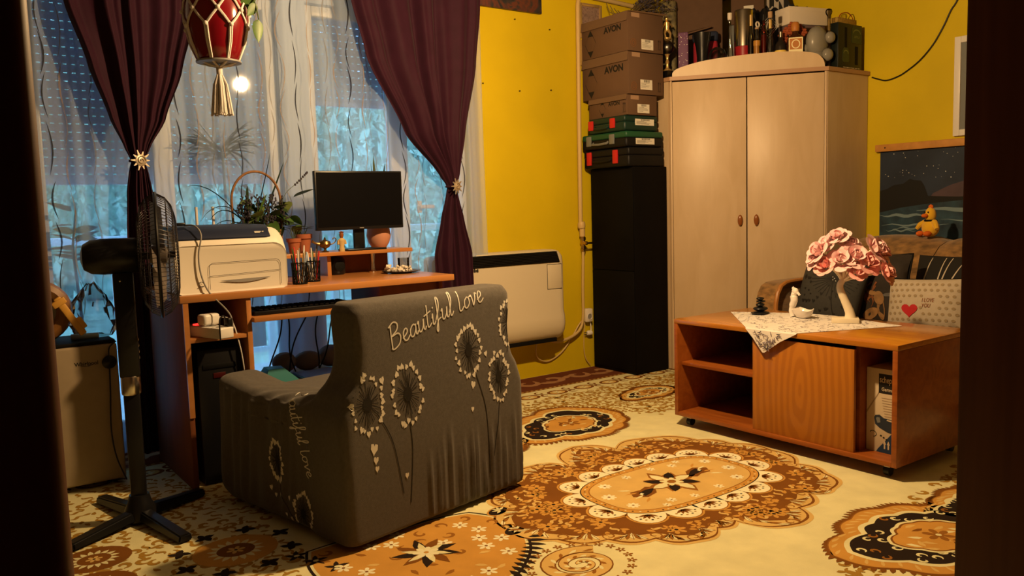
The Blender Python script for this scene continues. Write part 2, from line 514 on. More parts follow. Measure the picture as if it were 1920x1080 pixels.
# ================================================================== carpet
CC = {'cream': (0.68, 0.64, 0.36), 'ochre': (0.52, 0.27, 0.055), 'brown': (0.185, 0.070, 0.012), 'dark': (0.022, 0.014, 0.010), 'rust': (0.27, 0.11, 0.018),
      'tan': (0.60, 0.40, 0.13), 'white': (0.76, 0.72, 0.48), 'maroon': (0.13, 0.04, 0.018), 'gold': (0.34, 0.19, 0.03), 'pinkish': (0.36, 0.19, 0.09)}
CN = list(CC)
for k, v in CC.items():
    mat('carpet_' + k, v, 0.95, spec=0.08, noise=0.10, nscale=9, bump=0.25, bscale=420)
rnd = random.Random(11)
class Rug:
    def __init__(self): self.b = MB()
    def z(self, l): return 0.0063 + 0.00025 * l
    def poly(self, pts, m, l):
        self.b.mi = CN.index(m)
        try: f = self.b.face([(p[0], p[1], self.z(l)) for p in pts])
        except ValueError: return
        f.normal_update()
        if f.normal.z < 0: f.normal_flip()
    def ell(self, c, rx, ry, rot, m, l, n=14):
        ca, sa = math.cos(rot), math.sin(rot)
        self.poly([(c[0] + rx * math.cos(t) * ca - ry * math.sin(t) * sa, c[1] + rx * math.cos(t) * sa + ry * math.sin(t) * ca) for t in [2 * PI * i / n for i in range(n)]], m, l)
    def line(self, pts, w, m, l, closed=False):
        self.b.mi = CN.index(m)
        pts = [(p[0], p[1], self.z(l)) for p in pts]
        if closed: pts = pts + [pts[0], pts[1]]
        self.b.ribbon(pts, w)
    def leaf(self, c, L, W, rot, m, l):
        ca, sa = math.cos(rot), math.sin(rot)
        q = [(0, 0), (0.3, 0.5), (0.65, 0.42), (1, 0), (0.65, -0.25), (0.3, -0.3)]
        self.poly([(c[0] + L * u * ca - W * v * sa, c[1] + L * u * sa + W * v * ca) for u, v in q], m, l)
    def flower(self, c, r, n, m, cm, l, rot=0.0, sq=1.0):
        for k in range(n):
            a = rot + 2 * PI * k / n
            self.ell((c[0] + math.cos(a) * r * 0.62, c[1] + math.sin(a) * r * 0.62 * sq), r * 0.40, r * 0.24, a, m, l, 8)
        self.ell(c, r * 0.36, r * 0.36 * sq, 0, m, l + 0.5, 10)
        self.ell(c, r * 0.20, r * 0.20 * sq, 0, cm, l + 1, 8)
    def curl(self, c, s, rot, m, l, turns=0.9, flip=1, w=0.22):
        pts = []
        for i in range(11):
            t = i / 10
            a = rot + flip * (t * turns * 2 * PI)
            q = s * (1 - 0.72 * t)
            pts.append((c[0] + q * math.cos(a), c[1] + q * math.sin(a)))
        self.line(pts, lambda t: s * w * (0.35 + 1.1 * math.sin(PI * min(1, t * 1.05)) ** 0.8), m, l)
    def scurve(self, c, s, rot, m, l, w=0.16):
        ca, sa = math.cos(rot), math.sin(rot)
        pts = [(c[0] + s * u * ca - s * 0.35 * math.sin(u * PI) * sa, c[1] + s * u * sa + s * 0.35 * math.sin(u * PI) * ca) for u in [-1 + i / 5 for i in range(11)]]
        self.line(pts, lambda t: s * w * (0.25 + math.sin(PI * t)), m, l)
    def build(self, name, parent):
        return self.b.build(name, ['carpet_' + n for n in CN], parent, smooth=0, recalc=False)
def inside(p, poly):
    r = False; n = len(poly)
    for i in range(n):
        a, b2 = poly[i], poly[(i + 1) % n]
        if (a[1] > p[1]) != (b2[1] > p[1]) and p[0] < (b2[0] - a[0]) * (p[1] - a[1]) / (b2[1] - a[1]) + a[0]: r = not r
    return r
def bulge(knots, amt, n=7):
    """closed chain of arcs bulging outwards between the knots"""
    cx = sum(k[0] for k in knots) / len(knots); cy = sum(k[1] for k in knots) / len(knots)
    out = []
    for i, a in enumerate(knots):
        b2 = knots[(i + 1) % len(knots)]
        dx, dy = b2[0] - a[0], b2[1] - a[1]
        nx, ny = dy, -dx
        if nx * ((a[0] + b2[0]) / 2 - cx) + ny * ((a[1] + b2[1]) / 2 - cy) < 0: nx, ny = -nx, -ny
        for j in range(n):
            t = j / n
            h = amt * math.sin(PI * t)
            out.append((a[0] + dx * t + nx * h, a[1] + dy * t + ny * h))
    return out
def shrink(pts, d, c):
    out = []
    for p in pts:
        v = Vector((p[0] - c[0], p[1] - c[1])); L = v.length
        out.append((c[0] + v.x * (L - d) / L, c[1] + v.y * (L - d) / L))
    return out

carpet = tag(MB().box(-0.5, 5.08, 0.54, 4.245, 0.0, 0.006).build('carpet', 'carpet_cream', smooth=0),
             'large cream carpet with brown and gold floral medallion covering the whole floor', 'carpet')
carpet.location.z = -0.0102
# --- medallion
MC = (2.31, 2.245)
knots = [(2.392, 2.856), (2.205, 2.671), (2.084, 2.758), (1.899, 2.66), (1.73, 2.56), (1.699, 2.43), (1.579, 2.268), (1.661, 2.077), (1.79, 1.969), (1.917, 1.873), (2.01, 1.775),
         (2.141, 1.80), (2.239, 1.803), (2.384, 1.648), (2.513, 1.737), (2.661, 1.794), (2.772, 1.776), (2.916, 1.905), (2.934, 2.05), (3.02, 2.232), (2.968, 2.42), (2.90, 2.56), (2.753, 2.734), (2.521, 2.707)]
R = Rug()
out = bulge(knots, 0.20)
R.poly(shrink(out, -0.016, MC), 'tan', 1)
R.poly(out, 'brown', 2)
R.poly(shrink(out, 0.010, MC), 'tan', 3)
fieldp = bulge(shrink(knots, 0.055, MC), 0.10)
R.poly(shrink(fieldp, -0.006, MC), 'brown', 4)
R.poly(fieldp, 'brown', 5)
for i, k in enumerate(knots):     # acanthus strokes in each lobe
    k2 = knots[(i + 1) % len(knots)]
    mx, my = (k[0] + k2[0]) / 2, (k[1] + k2[1]) / 2
    a = math.atan2(my - MC[1], mx - MC[0])
    dx, dy = k2[0] - k[0], k2[1] - k[1]
    for j in range(6):
        t = 0.10 + 0.15 * j
        c = (k[0] + dx * t + math.cos(a) * 0.004, k[1] + dy * t + math.sin(a) * 0.004)
        R.leaf(c, 0.055, 0.020, a + (j - 2) * 0.35 + PI, 'cream' if j % 2 else 'rust', 6)
        R.line([(c[0] + math.cos(a + (j - 2) * 0.35 + PI) * 0.045 * q, c[1] + math.sin(a + (j - 2) * 0.35 + PI) * 0.045 * q) for q in (0, 0.5, 1)], 0.003, 'rust', 6.6)
    R.curl((k[0] - math.cos(a) * 0.03, k[1] - math.sin(a) * 0.03), 0.028, a, 'rust', 6.3, 1.1, 1 if i % 2 else -1, 0.16)
placed = []
def poisson(poly, n, dmin, avoid=None):
    xs = [p[0] for p in poly]; ys = [p[1] for p in poly]; got = []
    for _ in range(n * 30):
        if len(got) >= n: break
        p = (rnd.uniform(min(xs), max(xs)), rnd.uniform(min(ys), max(ys)))
        if not inside(p, poly) or (avoid and avoid(p)): continue
        if all((p[0] - q[0]) ** 2 + (p[1] - q[1]) ** 2 > dmin * dmin for q in got): got.append(p)
    return got
OC = (2.372, 2.228)
def in_oval(p): return ((p[0] - OC[0]) / 0.50) ** 4 + ((p[1] - OC[1]) / 0.335) ** 4 < 1
inner_field = shrink(fieldp, 0.03, MC)
pts = poisson(inner_field, 640, 0.027, in_oval)
for i, p in enumerate(pts):
    a = rnd.uniform(0, 6.28)
    if i % 9 == 0: R.flower(p, 0.038, 6, 'ochre', 'dark', 6, a)
    elif i % 9 == 4: R.flower(p, 0.027, 5, 'ochre', 'brown', 6, a)
    elif i % 3 == 0: R.scurve(p, 0.022, a, 'tan', 5.6, 0.5)
    elif i % 3 == 1: R.leaf(p, 0.036, 0.022, a, 'ochre', 5.8)
    else: R.leaf(p, 0.030, 0.018, a, 'ochre', 5.7)
# oblong centre with white scallop petals
hx, hy = 0.385, 0.222
def stadium(gx, gy, n=64, pw=3.0):
    return [(OC[0] + gx * abs(math.cos(t)) ** (2 / pw) * (1 if math.cos(t) >= 0 else -1), OC[1] + gy * abs(math.sin(t)) ** (2 / pw) * (1 if math.sin(t) >= 0 else -1)) for t in [2 * PI * i / n for i in range(n)]]
ring = stadium(hx, hy, 240)
per = [0.0]
for i in range(240):
    a, c = ring[i], ring[(i + 1) % 240]
    per.append(per[-1] + math.hypot(a[0] - c[0], a[1] - c[1]))
NS = 16
for k in range(NS):
    s = per[-1] * (k + 0.5) / NS
    i = max(j for j in range(240) if per[j] <= s)
    p = ring[i]; q = ring[(i + 1) % 240]
    tx, ty = q[0] - p[0], q[1] - p[1]; L = math.hypot(tx, ty); tx /= L; ty /= L
    nx, ny = ty, -tx
    a = math.atan2(ny, nx)
    c = (p[0] + nx * 0.018, p[1] + ny * 0.018)
    R.ell(c, 0.092, 0.080, a, 'ochre', 7, 20)
    R.ell(c, 0.085, 0.073, a, 'rust', 7.4, 20)
    R.ell(c, 0.081, 0.069, a, 'white', 7.8, 20)
    for j in range(5):
        R.leaf(c, 0.045, 0.017, a + (j - 2) * 0.5, 'brown', 8.2)
    for j in range(6):
        aa = a + (j - 2.5) * 0.42
        R.ell((c[0] + math.cos(aa) * 0.060 * (1 - 0.08 * abs(j - 2.5)), c[1] + math.sin(aa) * 0.052), 0.0055, 0.0045, 0, 'dark' if j % 2 else 'gold', 8.4, 8)
R.poly(stadium(hx + 0.008, hy + 0.008), 'dark', 9)
R.poly(stadium(hx + 0.004, hy + 0.004), 'ochre', 9.4)
for k in range(72):
    s = per[-1] * k / 72; i = max(j for j in range(240) if per[j] <= s); p = ring[i]
    v = Vector((p[0] - OC[0], p[1] - OC[1])); v *= 0.972
    R.ell((OC[0] + v.x, OC[1] + v.y), 0.0045, 0.0045, 0, 'dark' if k % 2 else 'cream', 10.6, 6)
R.poly(stadium(hx - 0.022, hy - 0.022), 'rust', 9.8)
R.poly(stadium(hx - 0.026, hy - 0.026), 'tan', 10.2)
for sx in (-1, 1):
    for (u, v, r_, n_) in ((0.30, 0.09, 0.026, 8), (0.24, -0.13, 0.028, 8), (0.31, -0.03, 0.030, 8), (0.15, 0.14, 0.022, 6), (0.05, 0.165, 0.020, 6), (0.10, -0.155, 0.022, 6), (0.20, 0.165, 0.018, 6)):
        R.flower((OC[0] + sx * u, OC[1] + sx * v), r_, n_, 'white', 'brown', 10.8)
    c = (OC[0] + sx * 0.165, OC[1] + sx * 0.02)
    R.poly([(c[0] + sx * q[0], c[1] + sx * q[1]) for q in ((-0.07, -0.02), (-0.03, 0.03), (0.03, 0.045), (0.075, 0.01), (0.05, -0.035), (0.0, -0.03), (-0.04, -0.045))], 'brown', 11)
    R.poly([(c[0] + sx * q[0], c[1] + sx * q[1]) for q in ((-0.06, -0.012), (-0.01, 0.02), (0.03, 0.03), (0.03, -0.01), (-0.02, -0.02))], 'dark', 11.4)
    R.poly([(c[0] + sx * q[0], c[1] + sx * q[1]) for q in ((0.02, -0.004), (0.036, 0.002), (0.034, 0.014), (0.018, 0.010))], 'white', 11.8)
    for j in range(4):
        R.leaf((c[0] + sx * 0.03, c[1] + sx * (0.05 - 0.033 * j)), 0.055, 0.015, (0 if sx > 0 else PI) + 0.6 - j * 0.4, 'cream' if j % 2 else 'ochre', 11.1)
for k in range(8):
    a = PI / 4 * k
    R.leaf(OC, 0.140 if k % 2 == 0 else 0.115, 0.085, a, 'rust', 11 + 0.02 * k)
    R.leaf((OC[0] + math.cos(a) * 0.03, OC[1] + math.sin(a) * 0.03), 0.085, 0.055, a + 0.12, 'dark' if k % 2 else 'cream', 11.6 + 0.02 * k)
R.flower(OC, 0.048, 8, 'cream', 'ochre', 12.4)
R.ell(OC, 0.022, 0.018, 0.4, 'rust', 13.6, 8)
R.build('medallion', carpet)

# --- golden arabesque fields round the edge of the carpet
R = Rug()
fields = [[(1.2, 3.70), (4.1, 3.70), (4.1, 3.30), (3.5, 3.26), (3.3, 3.05), (3.12, 3.02), (3.03, 3.18), (2.6, 3.14), (2.25, 3.0), (1.9, 3.05), (1.2, 3.5)],
          [(0.15, 2.1), (0.15, 3.7), (1.0, 3.7), (1.02, 3.0), (0.93, 2.75), (0.96, 2.5), (0.86, 2.30), (0.75, 2.2)],
          [(1.7, 1.30), (3.4, 1.62), (3.4, 0.8), (1.7, 0.8)]]
for fi, F in enumerate(fields):
    for i, p in enumerate(poisson(F, (1300, 620, 500)[fi], 0.0265)):
        a = rnd.uniform(0, 6.28)
        if i % 3 == 0: R.curl(p, 0.025, a, 'gold', 1.5 + 0.01 * (i % 7), 0.8, rnd.choice((-1, 1)), 0.50)
        elif i % 3 == 1: R.scurve(p, 0.024, a, 'gold', 1.2 + 0.01 * (i % 7), 0.50)
        else: R.leaf(p, 0.034, 0.022, a, 'gold', 1.0 + 0.01 * (i % 7))
R.build('arabesque_field', carpet)

# --- scalloped cartouches
def cartouche(R, knots, inner=0.055):
    o = bulge(knots, 0.16, 8)
    c = (sum(k[0] for k in knots) / len(knots), sum(k[1] for k in knots) / len(knots))
    R.poly(shrink(o, -0.012, c), 'brown', 3)
    for i in range(0, len(o), 1):      # toothed edge
        p = o[i]; q = o[(i + 1) % len(o)]
        a = math.atan2(p[1] - c[1], p[0] - c[0])
        R.leaf(p, 0.036, 0.022, a + 0.5, 'brown', 3.1)
    R.poly(o, 'ochre', 3.6)
    R.line(o, 0.004, 'rust', 3.9, True)
    for i in range(0, len(o), 2):
        p = o[i]; a = math.atan2(c[1] - p[1], c[0] - p[0])
        R.leaf((p[0] + math.cos(a) * 0.012, p[1] + math.sin(a) * 0.012), 0.045, 0.014, a + 0.6, 'tan', 4.1)
    s1 = shrink(o, inner, c); s2 = shrink(o, inner + 0.012, c)
    R.poly(s1, 'cream', 4.6); R.poly(shrink(o, inner + 0.020, c), 'dark', 5.0)
    s3 = shrink(o, inner + 0.03, c)
    for i, p in enumerate(poisson(s3, 40, 0.034)):
        R.curl(p, 0.018, rnd.uniform(0, 6.28), 'cream' if i % 4 else 'rust', 5.4, 0.8, rnd.choice((-1, 1)), 0.4)
    core = [(c[0] + (p[0] - c[0]) * 0.42, c[1] + (p[1] - c[1]) * 0.42) for p in o]
    R.poly(shrink(core, -0.02, c), 'cream', 6); R.poly(shrink(core, -0.008, c), 'brown', 6.3); R.poly(core, 'ochre', 6.6)
    for i, p in enumerate(poisson(core, 16, 0.035)): R.leaf(p, 0.05, 0.022, rnd.uniform(0, 6.28), ('tan', 'brown', 'cream')[i % 3], 6.8)
    R.flower(c, 0.05, 6, 'rust', 'cream', 7.2)
top = [(2.26, 3.06), (2.44, 2.985), (2.57, 2.93), (2.74, 2.945), (2.86, 3.02), (2.95, 3.12), (2.98, 3.24), (2.90, 3.40), (2.77, 3.49), (2.62, 3.44), (2.47, 3.38), (2.33, 3.24)]
R = Rug(); cartouche(R, top); R.build('cartouche', carpet)
R = Rug(); cartouche(R, [(k[0] - 0.02, 4.49 - k[1]) for k in top]); R.build('cartouche', carpet)
R = Rug(); cartouche(R, [(k[0] - 0.62, k[1] + 0.02) for k in top]); R.build('cartouche', carpet)
R = Rug(); cartouche(R, [(3.02 + (k[0] - 2.6) * 0.75, 1.33 + (3.2 - k[1]) * 0.55) for k in top], 0.04); R.build('cartouche', carpet)
R = Rug(); cartouche(R, [(3.42 + (k[0] - 2.6) * 0.6, 3.42 + (k[1] - 3.2) * 0.42) for k in top], 0.035); R.build('cartouche', carpet)
# --- ochre flower panel by the armchair
R = Rug()
pan = [(0.98, 2.52), (1.33, 2.49), (1.56, 2.47), (1.63, 2.30), (1.585, 2.16), (1.47, 2.02), (1.33, 1.94), (1.18, 2.02), (1.04, 2.14), (0.93, 2.30)]
po = bulge(pan, 0.06)
pc = (1.30, 2.22)
R.poly(shrink(po, -0.02, pc), 'dark', 1.2); R.poly(shrink(po, -0.010, pc), 'cream', 1.5); R.poly(po, 'ochre', 2)
for i, p in enumerate(poisson(shrink(po, 0.03, pc), 46, 0.062)):
    a = rnd.uniform(0, 6.28)
    if i % 3 == 0: R.flower(p, 0.030, 6, 'white', 'brown', 3.4, a)
    elif i % 3 == 1: R.curl(p, 0.026, a, 'rust', 3, 0.8, 1, 0.35)
    else: R.leaf(p, 0.045, 0.022, a, 'tan' if i % 2 else 'rust', 3.1)
for j in range(9):     # big blossom
    R.leaf((1.27, 2.27), 0.115, 0.05, j * 0.7, 'brown' if j % 2 else 'dark', 4 + 0.02 * j)
for j in range(6):
    R.leaf((1.27, 2.27), 0.085, 0.03, j * 1.05 + 0.3, 'cream', 4.6)
R.flower((1.27, 2.27), 0.045, 7, 'white', 'ochre', 5)
for j in range(10):     # dark feathered edge
    t = j / 9
    R.leaf((1.60 - 0.20 * t, 2.16 - 0.17 * t), 0.075, 0.028, -0.5 - 0.12 * j, 'dark', 3.4)
for c in ((1.66, 2.42), (1.60, 2.235)):
    R.ell(c, 0.055, 0.035, 0.4, 'ochre', 2.8); R.ell(c, 0.046, 0.029, 0.4, 'dark', 3.0)
    for j in range(5): R.leaf((c[0] + 0.012, c[1] + 0.004), 0.034, 0.014, j * 0.8 + 0.6, 'cream', 3.6)
R.build('flower_panel', carpet)
# --- spiral roundel
R = Rug()
sc = (1.60, 1.885)
spt = []
for i in range(60):
    t = i / 59; a = 0.6 + t * 4.6 * PI; q = 0.125 * (1 - 0.93 * t)
    spt.append((sc[0] + q * math.cos(a), sc[1] + q * 0.85 * math.sin(a)))
R.line(spt, lambda t: 0.056 * (1 - 0.72 * t), 'brown', 2)
R.line(spt, lambda t: 0.044 * (1 - 0.72 * t), 'tan', 2.5)
for i in range(0, 56, 2):
    p = spt[i]; a = math.atan2(p[1] - sc[1], p[0] - sc[0])
    R.leaf(p, 0.040 * (1 - i / 80), 0.016, a + 2.4, 'cream' if i % 4 else 'rust', 3)
for k in range(22):
    a = 2 * PI * k / 22
    R.flower((sc[0] + 0.168 * math.cos(a), sc[1] + 0.146 * math.sin(a)), 0.017, 5, 'rust', 'cream', 2.2, a)
R.build('spiral_roundel', carpet)
# --- rosettes at the left
R = Rug()
for (c, r_) in (((0.79, 2.70), 0.12), ((0.40, 2.93), 0.10), ((0.36, 2.70), 0.11)):
    R.ell(c, r_ * 1.15, r_ * 1.05, 0, 'ochre' if c[0] > 0.6 else 'brown', 2, 20)
    for k in range(16):
        a = 2 * PI * k / 16
        R.leaf((c[0] + math.cos(a) * r_ * 0.35, c[1] + math.sin(a) * r_ * 0.35), r_ * 0.42, r_ * 0.22, a, 'cream', 2.6)
    R.ell(c, r_ * 0.52, r_ * 0.46, 0, 'brown', 3, 18); R.flower(c, r_ * 0.26, 6, 'tan', 'dark', 3.4)
    if c[0] > 0.6:
        for k in range(8):
            a = 2 * PI * k / 8 + 0.3
            for j in range(4): R.leaf((c[0] + math.cos(a) * r_ * 1.5, c[1] + math.sin(a) * r_ * 1.5), r_ * 0.32, r_ * 0.26, a + j * PI / 2, 'dark', 3)
for c in ((0.965, 2.445), (1.0, 2.36), (0.93, 2.52)):
    for j in range(5): R.leaf(c, 0.042, 0.022, j * 1.25, 'dark', 3)
    R.ell(c, 0.010, 0.008, 0, 'cream', 3.6, 8)
R.build('rosettes', carpet)
# --- border along the window wall
R = Rug()
R.poly([(-0.4, 3.93), (5.0, 3.93), (5.0, 4.24), (-0.4, 4.24)], 'maroon', 1)
R.line([(-0.4, 3.915), (5.0, 3.915)], 0.03, 'brown', 2)
for k in range(150): R.ell((-0.35 + k * 0.036, 3.915), 0.010, 0.008, 0, 'tan', 2.6, 6)
for k in range(26):
    x = -0.3 + k * 0.21
    R.curl((x, 4.10), 0.085, 0.4 + (k % 2) * PI, 'pinkish', 2, 0.9, 1 if k % 2 else -1, 0.42)
    R.leaf((x + 0.06, 4.06), 0.14, 0.06, 0.5 if k % 2 else -0.5, 'pinkish', 1.6)
    R.ell((x, 3.79), 0.072, 0.052, 0, 'brown', 2, 14); R.ell((x, 3.79), 0.052, 0.036, 0, 'tan', 2.5, 14)
    R.flower((x, 3.79), 0.032, 6, 'cream', 'brown', 3)
    for j in (-1, 1): R.curl((x + 0.105, 3.80 + j * 0.03), 0.034, j * 1.2, 'brown', 2.2, 0.9, j, 0.35)
R.build('wall_border', carpet)
# ================================================================== armchair
mat('slip_grey', (0.100, 0.091, 0.081), 0.92, spec=0.15, noise=0.14, nscale=90, bump=0.35, bscale=600, sheen=0.15)
ch = thing('armchair', 'grey slipcovered armchair with white and black dandelion print standing before the desk', 'armchair', (1.071, 2.405, 0.0), math.radians(11.94))
def rbox(b, x0, x1, y0, y1, z0, z1, r): b.box(x0, x1, y0, y1, z0, z1, r, 3)
def sstep(a, c, x):
    t = max(0, min(1, (x - a) / (c - a))); return t * t * (3 - 2 * t)
raw = MB()
rbox(raw, 0.0, 0.8555, 0.03, 0.80, 0.015, 0.36, 0.035)            # base
rbox(raw, 0.0, 0.19, 0.06, 0.845, 0.02, 0.485, 0.05)             # left arm
rbox(raw, 0.665, 0.8555, 0.06, 0.845, 0.02, 0.485, 0.05)         # right arm
rbox(raw, 0.15, 0.70, 0.2, 0.80, 0.2, 0.43, 0.04)                # seat
# backrest: lower plate and narrower head
def back_section(z):
    tbl = [(0.015, 0.0, 0.8555), (0.30, -0.008, 0.868), (0.42, -0.006, 0.872), (0.48, 0.018, 0.855), (0.56, 0.062, 0.815), (0.64, 0.072, 0.805), (0.72, 0.066, 0.818), (0.79, 0.062, 0.825)]
    for a, c in zip(tbl, tbl[1:]):
        if z <= c[0]:
            t = (z - a[0]) / (c[0] - a[0]); t = t * t * (3 - 2 * t)
            return a[1] + (c[1] - a[1]) * t, a[2] + (c[2] - a[2]) * t
    return tbl[-1][1:]
rings = []
for i in range(27):
    z = 0.015 + i * 0.0305
    x0, x1 = back_section(min(z, 0.79))
    ins = 0.0
    if z > 0.775: ins = (z - 0.775) * 0.55
    y0 = 0.0 + 0.035 * max(0, (z - 0.3)) + ins * 0.8
    y1 = 0.235 - 0.07 * sstep(0.42, 0.62, z) - ins * 0.6
    x0 += ins * 1.1; x1 -= ins * 1.1
    rr = 0.03
    ring_ = []
    for (cx_, cy_, a0) in ((x1 - rr, y1 - rr, 0), (x0 + rr, y1 - rr, PI / 2), (x0 + rr, y0 + rr, PI), (x1 - rr, y0 + rr, 1.5 * PI)):
        for k in range(5):
            a = a0 + PI / 2 * k / 4
            ring_.append((cx_ + rr * math.cos(a), cy_ + rr * math.sin(a), z))
    rings.append(ring_)
raw.loft(rings)
tmp = raw.build('armchair_blank', 'slip_grey', None, smooth=0)
md = tmp.modifiers.new('r', 'REMESH'); md.mode = 'VOXEL'; md.voxel_size = 0.008
ms = tmp.modifiers.new('s', 'SMOOTH'); ms.iterations = 9; ms.factor = 0.5
bpy.context.view_layer.update()
cover = bpy.data.meshes.new_from_object(tmp.evaluated_get(bpy.context.evaluated_depsgraph_get()))
bpy.data.objects.remove(tmp)
pl_rnd = random.Random(3)
pleats = [(0.36 + 0.011 * 3.1 * k + pl_rnd.uniform(-0.012, 0.012), pl_rnd.uniform(0.20, 0.36), pl_rnd.uniform(0.5, 1.0)) for k in range(15)]
NRM = [v.normal.copy() for v in cover.vertices]
for v, n in zip(cover.vertices, NRM):
    x, y, z = v.co
    # stretched pleats low on the back
    if n.y < -0.4 and z < 0.4:
        d = 0.0
        for (px, pz, am) in pleats:
            w = 0.0055 + 0.006 * z
            d += am * 0.015 * math.exp(-((x - px - 0.04 * (z - 0.1) * (px - 0.5)) / w) ** 2) * sstep(pz, pz - 0.14, z) * sstep(0.0, 0.05, z)
        v.co.y -= d
    # drag folds where the arm meets the back, left side
    if n.x < -0.3 and 0.03 < z < 0.45 and 0.10 < y < 0.86:
        f = math.sin(y * 78 + z * 9 + 2.2 * math.sin(y * 19)) * 0.5 + math.sin(y * 41 - z * 6) * 0.5
        v.co.x -= 0.0085 * f * sstep(0.22, 0.45, y) * sstep(0.0, 0.12, z)
    if n.z > 0.45 and z > 0.40 and x < 0.22 and y > 0.2:
        v.co.z += 0.005 * math.sin((y * 1.0 + x * 1.6) * 62) * sstep(0.7, 0.35, y)
    # slightly dipped arm top
    if x < 0.22 and z > 0.38 and y > 0.2:
        v.co.z += -0.012 * math.sin(PI * (y - 0.2) / 0.65) + 0.018 * sstep(0.55, 0.8, y)
cover.update()
cover.materials.clear(); cover.materials.append(MATS['slip_grey'])
cover.shade_smooth()
body = link('slipcover', cover, ch)
for (fx, fy) in ((0.08, 0.08), (0.775, 0.08), (0.08, 0.76), (0.775, 0.76)):
    MB().cyl((fx, fy, 0.0), (fx, fy, 0.03), 0.02, n=12).build('foot', 'black_plastic', ch)
bvh = BVHTree.FromPolygons([v.co.copy() for v in cover.vertices], [tuple(p.vertices) for p in cover.polygons])
def on_back(u, w, off=0.0012):
    h = bvh.ray_cast(Vector((u, -0.5, w)), Vector((0, 1, 0)))
    return (h[0] + Vector((0, -off, 0))) if h[0] is not None and h[0].y < 0.3 else None
def on_side(u, w, off=0.0012):    # left side: u along depth, w up
    h = bvh.ray_cast(Vector((-0.5, u, w)), Vector((1, 0, 0)))
    return (h[0] + Vector((-off, 0, 0))) if h[0] is not None and h[0].x < 0.3 else None
def on_top(u, w, off=0.0014):     # from above
    h = bvh.ray_cast(Vector((u, w, 1.5)), Vector((0, 0, -1)))
    return (h[0] + Vector((0, 0, off))) if h[0] is not None else None
def print_ribbon(b, path, w, fn, nrm, off=0.0012):
    seg = []
    for p in path:
        q = fn(p[0], p[1], off)
        if q is None:
            if len(seg) > 1: b.ribbon(seg, w, nrm)
            seg = []
        else: seg.append(q)
    if len(seg) > 1: b.ribbon(seg, w, nrm)
def heart(b, c, s, rot, fn, off=0.0014):
    pts = []
    for i in range(10):
        t = 2 * PI * i / 10
        x = 0.9 * math.sin(t) ** 3; y = (13 * math.cos(t) - 5 * math.cos(2 * t) - 2 * math.cos(3 * t) - math.cos(4 * t)) / 16
        X = c[0] + s * (x * math.cos(rot) - y * math.sin(rot)) * 0.75; Y = c[1] + s * (x * math.sin(rot) + y * math.cos(rot))
        q = fn(X, Y, off)
        if q is None: return
        pts.append(q)
    b.face(pts)
def dandelion(c, rx, rz, stem, fn, nrm, seed, white, black):
    r_ = random.Random(seed)
    for k in range(26):
        a = 2 * PI * k / 26 + r_.uniform(-0.08, 0.08); q = r_.uniform(0.62, 0.84)
        print_ribbon(black, [(c[0] + rx * q * t * math.cos(a), c[1] + rz * q * t * math.sin(a)) for t in (0.0, 0.35, 0.7, 1)], 0.0026, fn, nrm)
    blob = [fn(c[0] + rx * 0.27 * math.cos(t), c[1] + rz * 0.24 * math.sin(t), 0.0016) for t in [2 * PI * i / 14 for i in range(14)]]
    if all(p is not None for p in blob): black.face(blob)
    for k in range(24):
        a = 2 * PI * k / 24 + r_.uniform(-0.08, 0.08); q = r_.uniform(0.84, 1.04)
        heart(white, (c[0] + rx * q * math.cos(a), c[1] + rz * q * math.sin(a)), 0.0115 * r_.uniform(0.8, 1.25), a - PI / 2 + r_.uniform(-0.5, 0.5) + PI, fn)
    print_ribbon(black, smooth_path([(p[0], p[1], 0) for p in stem], 8), 0.0036, fn, nrm)
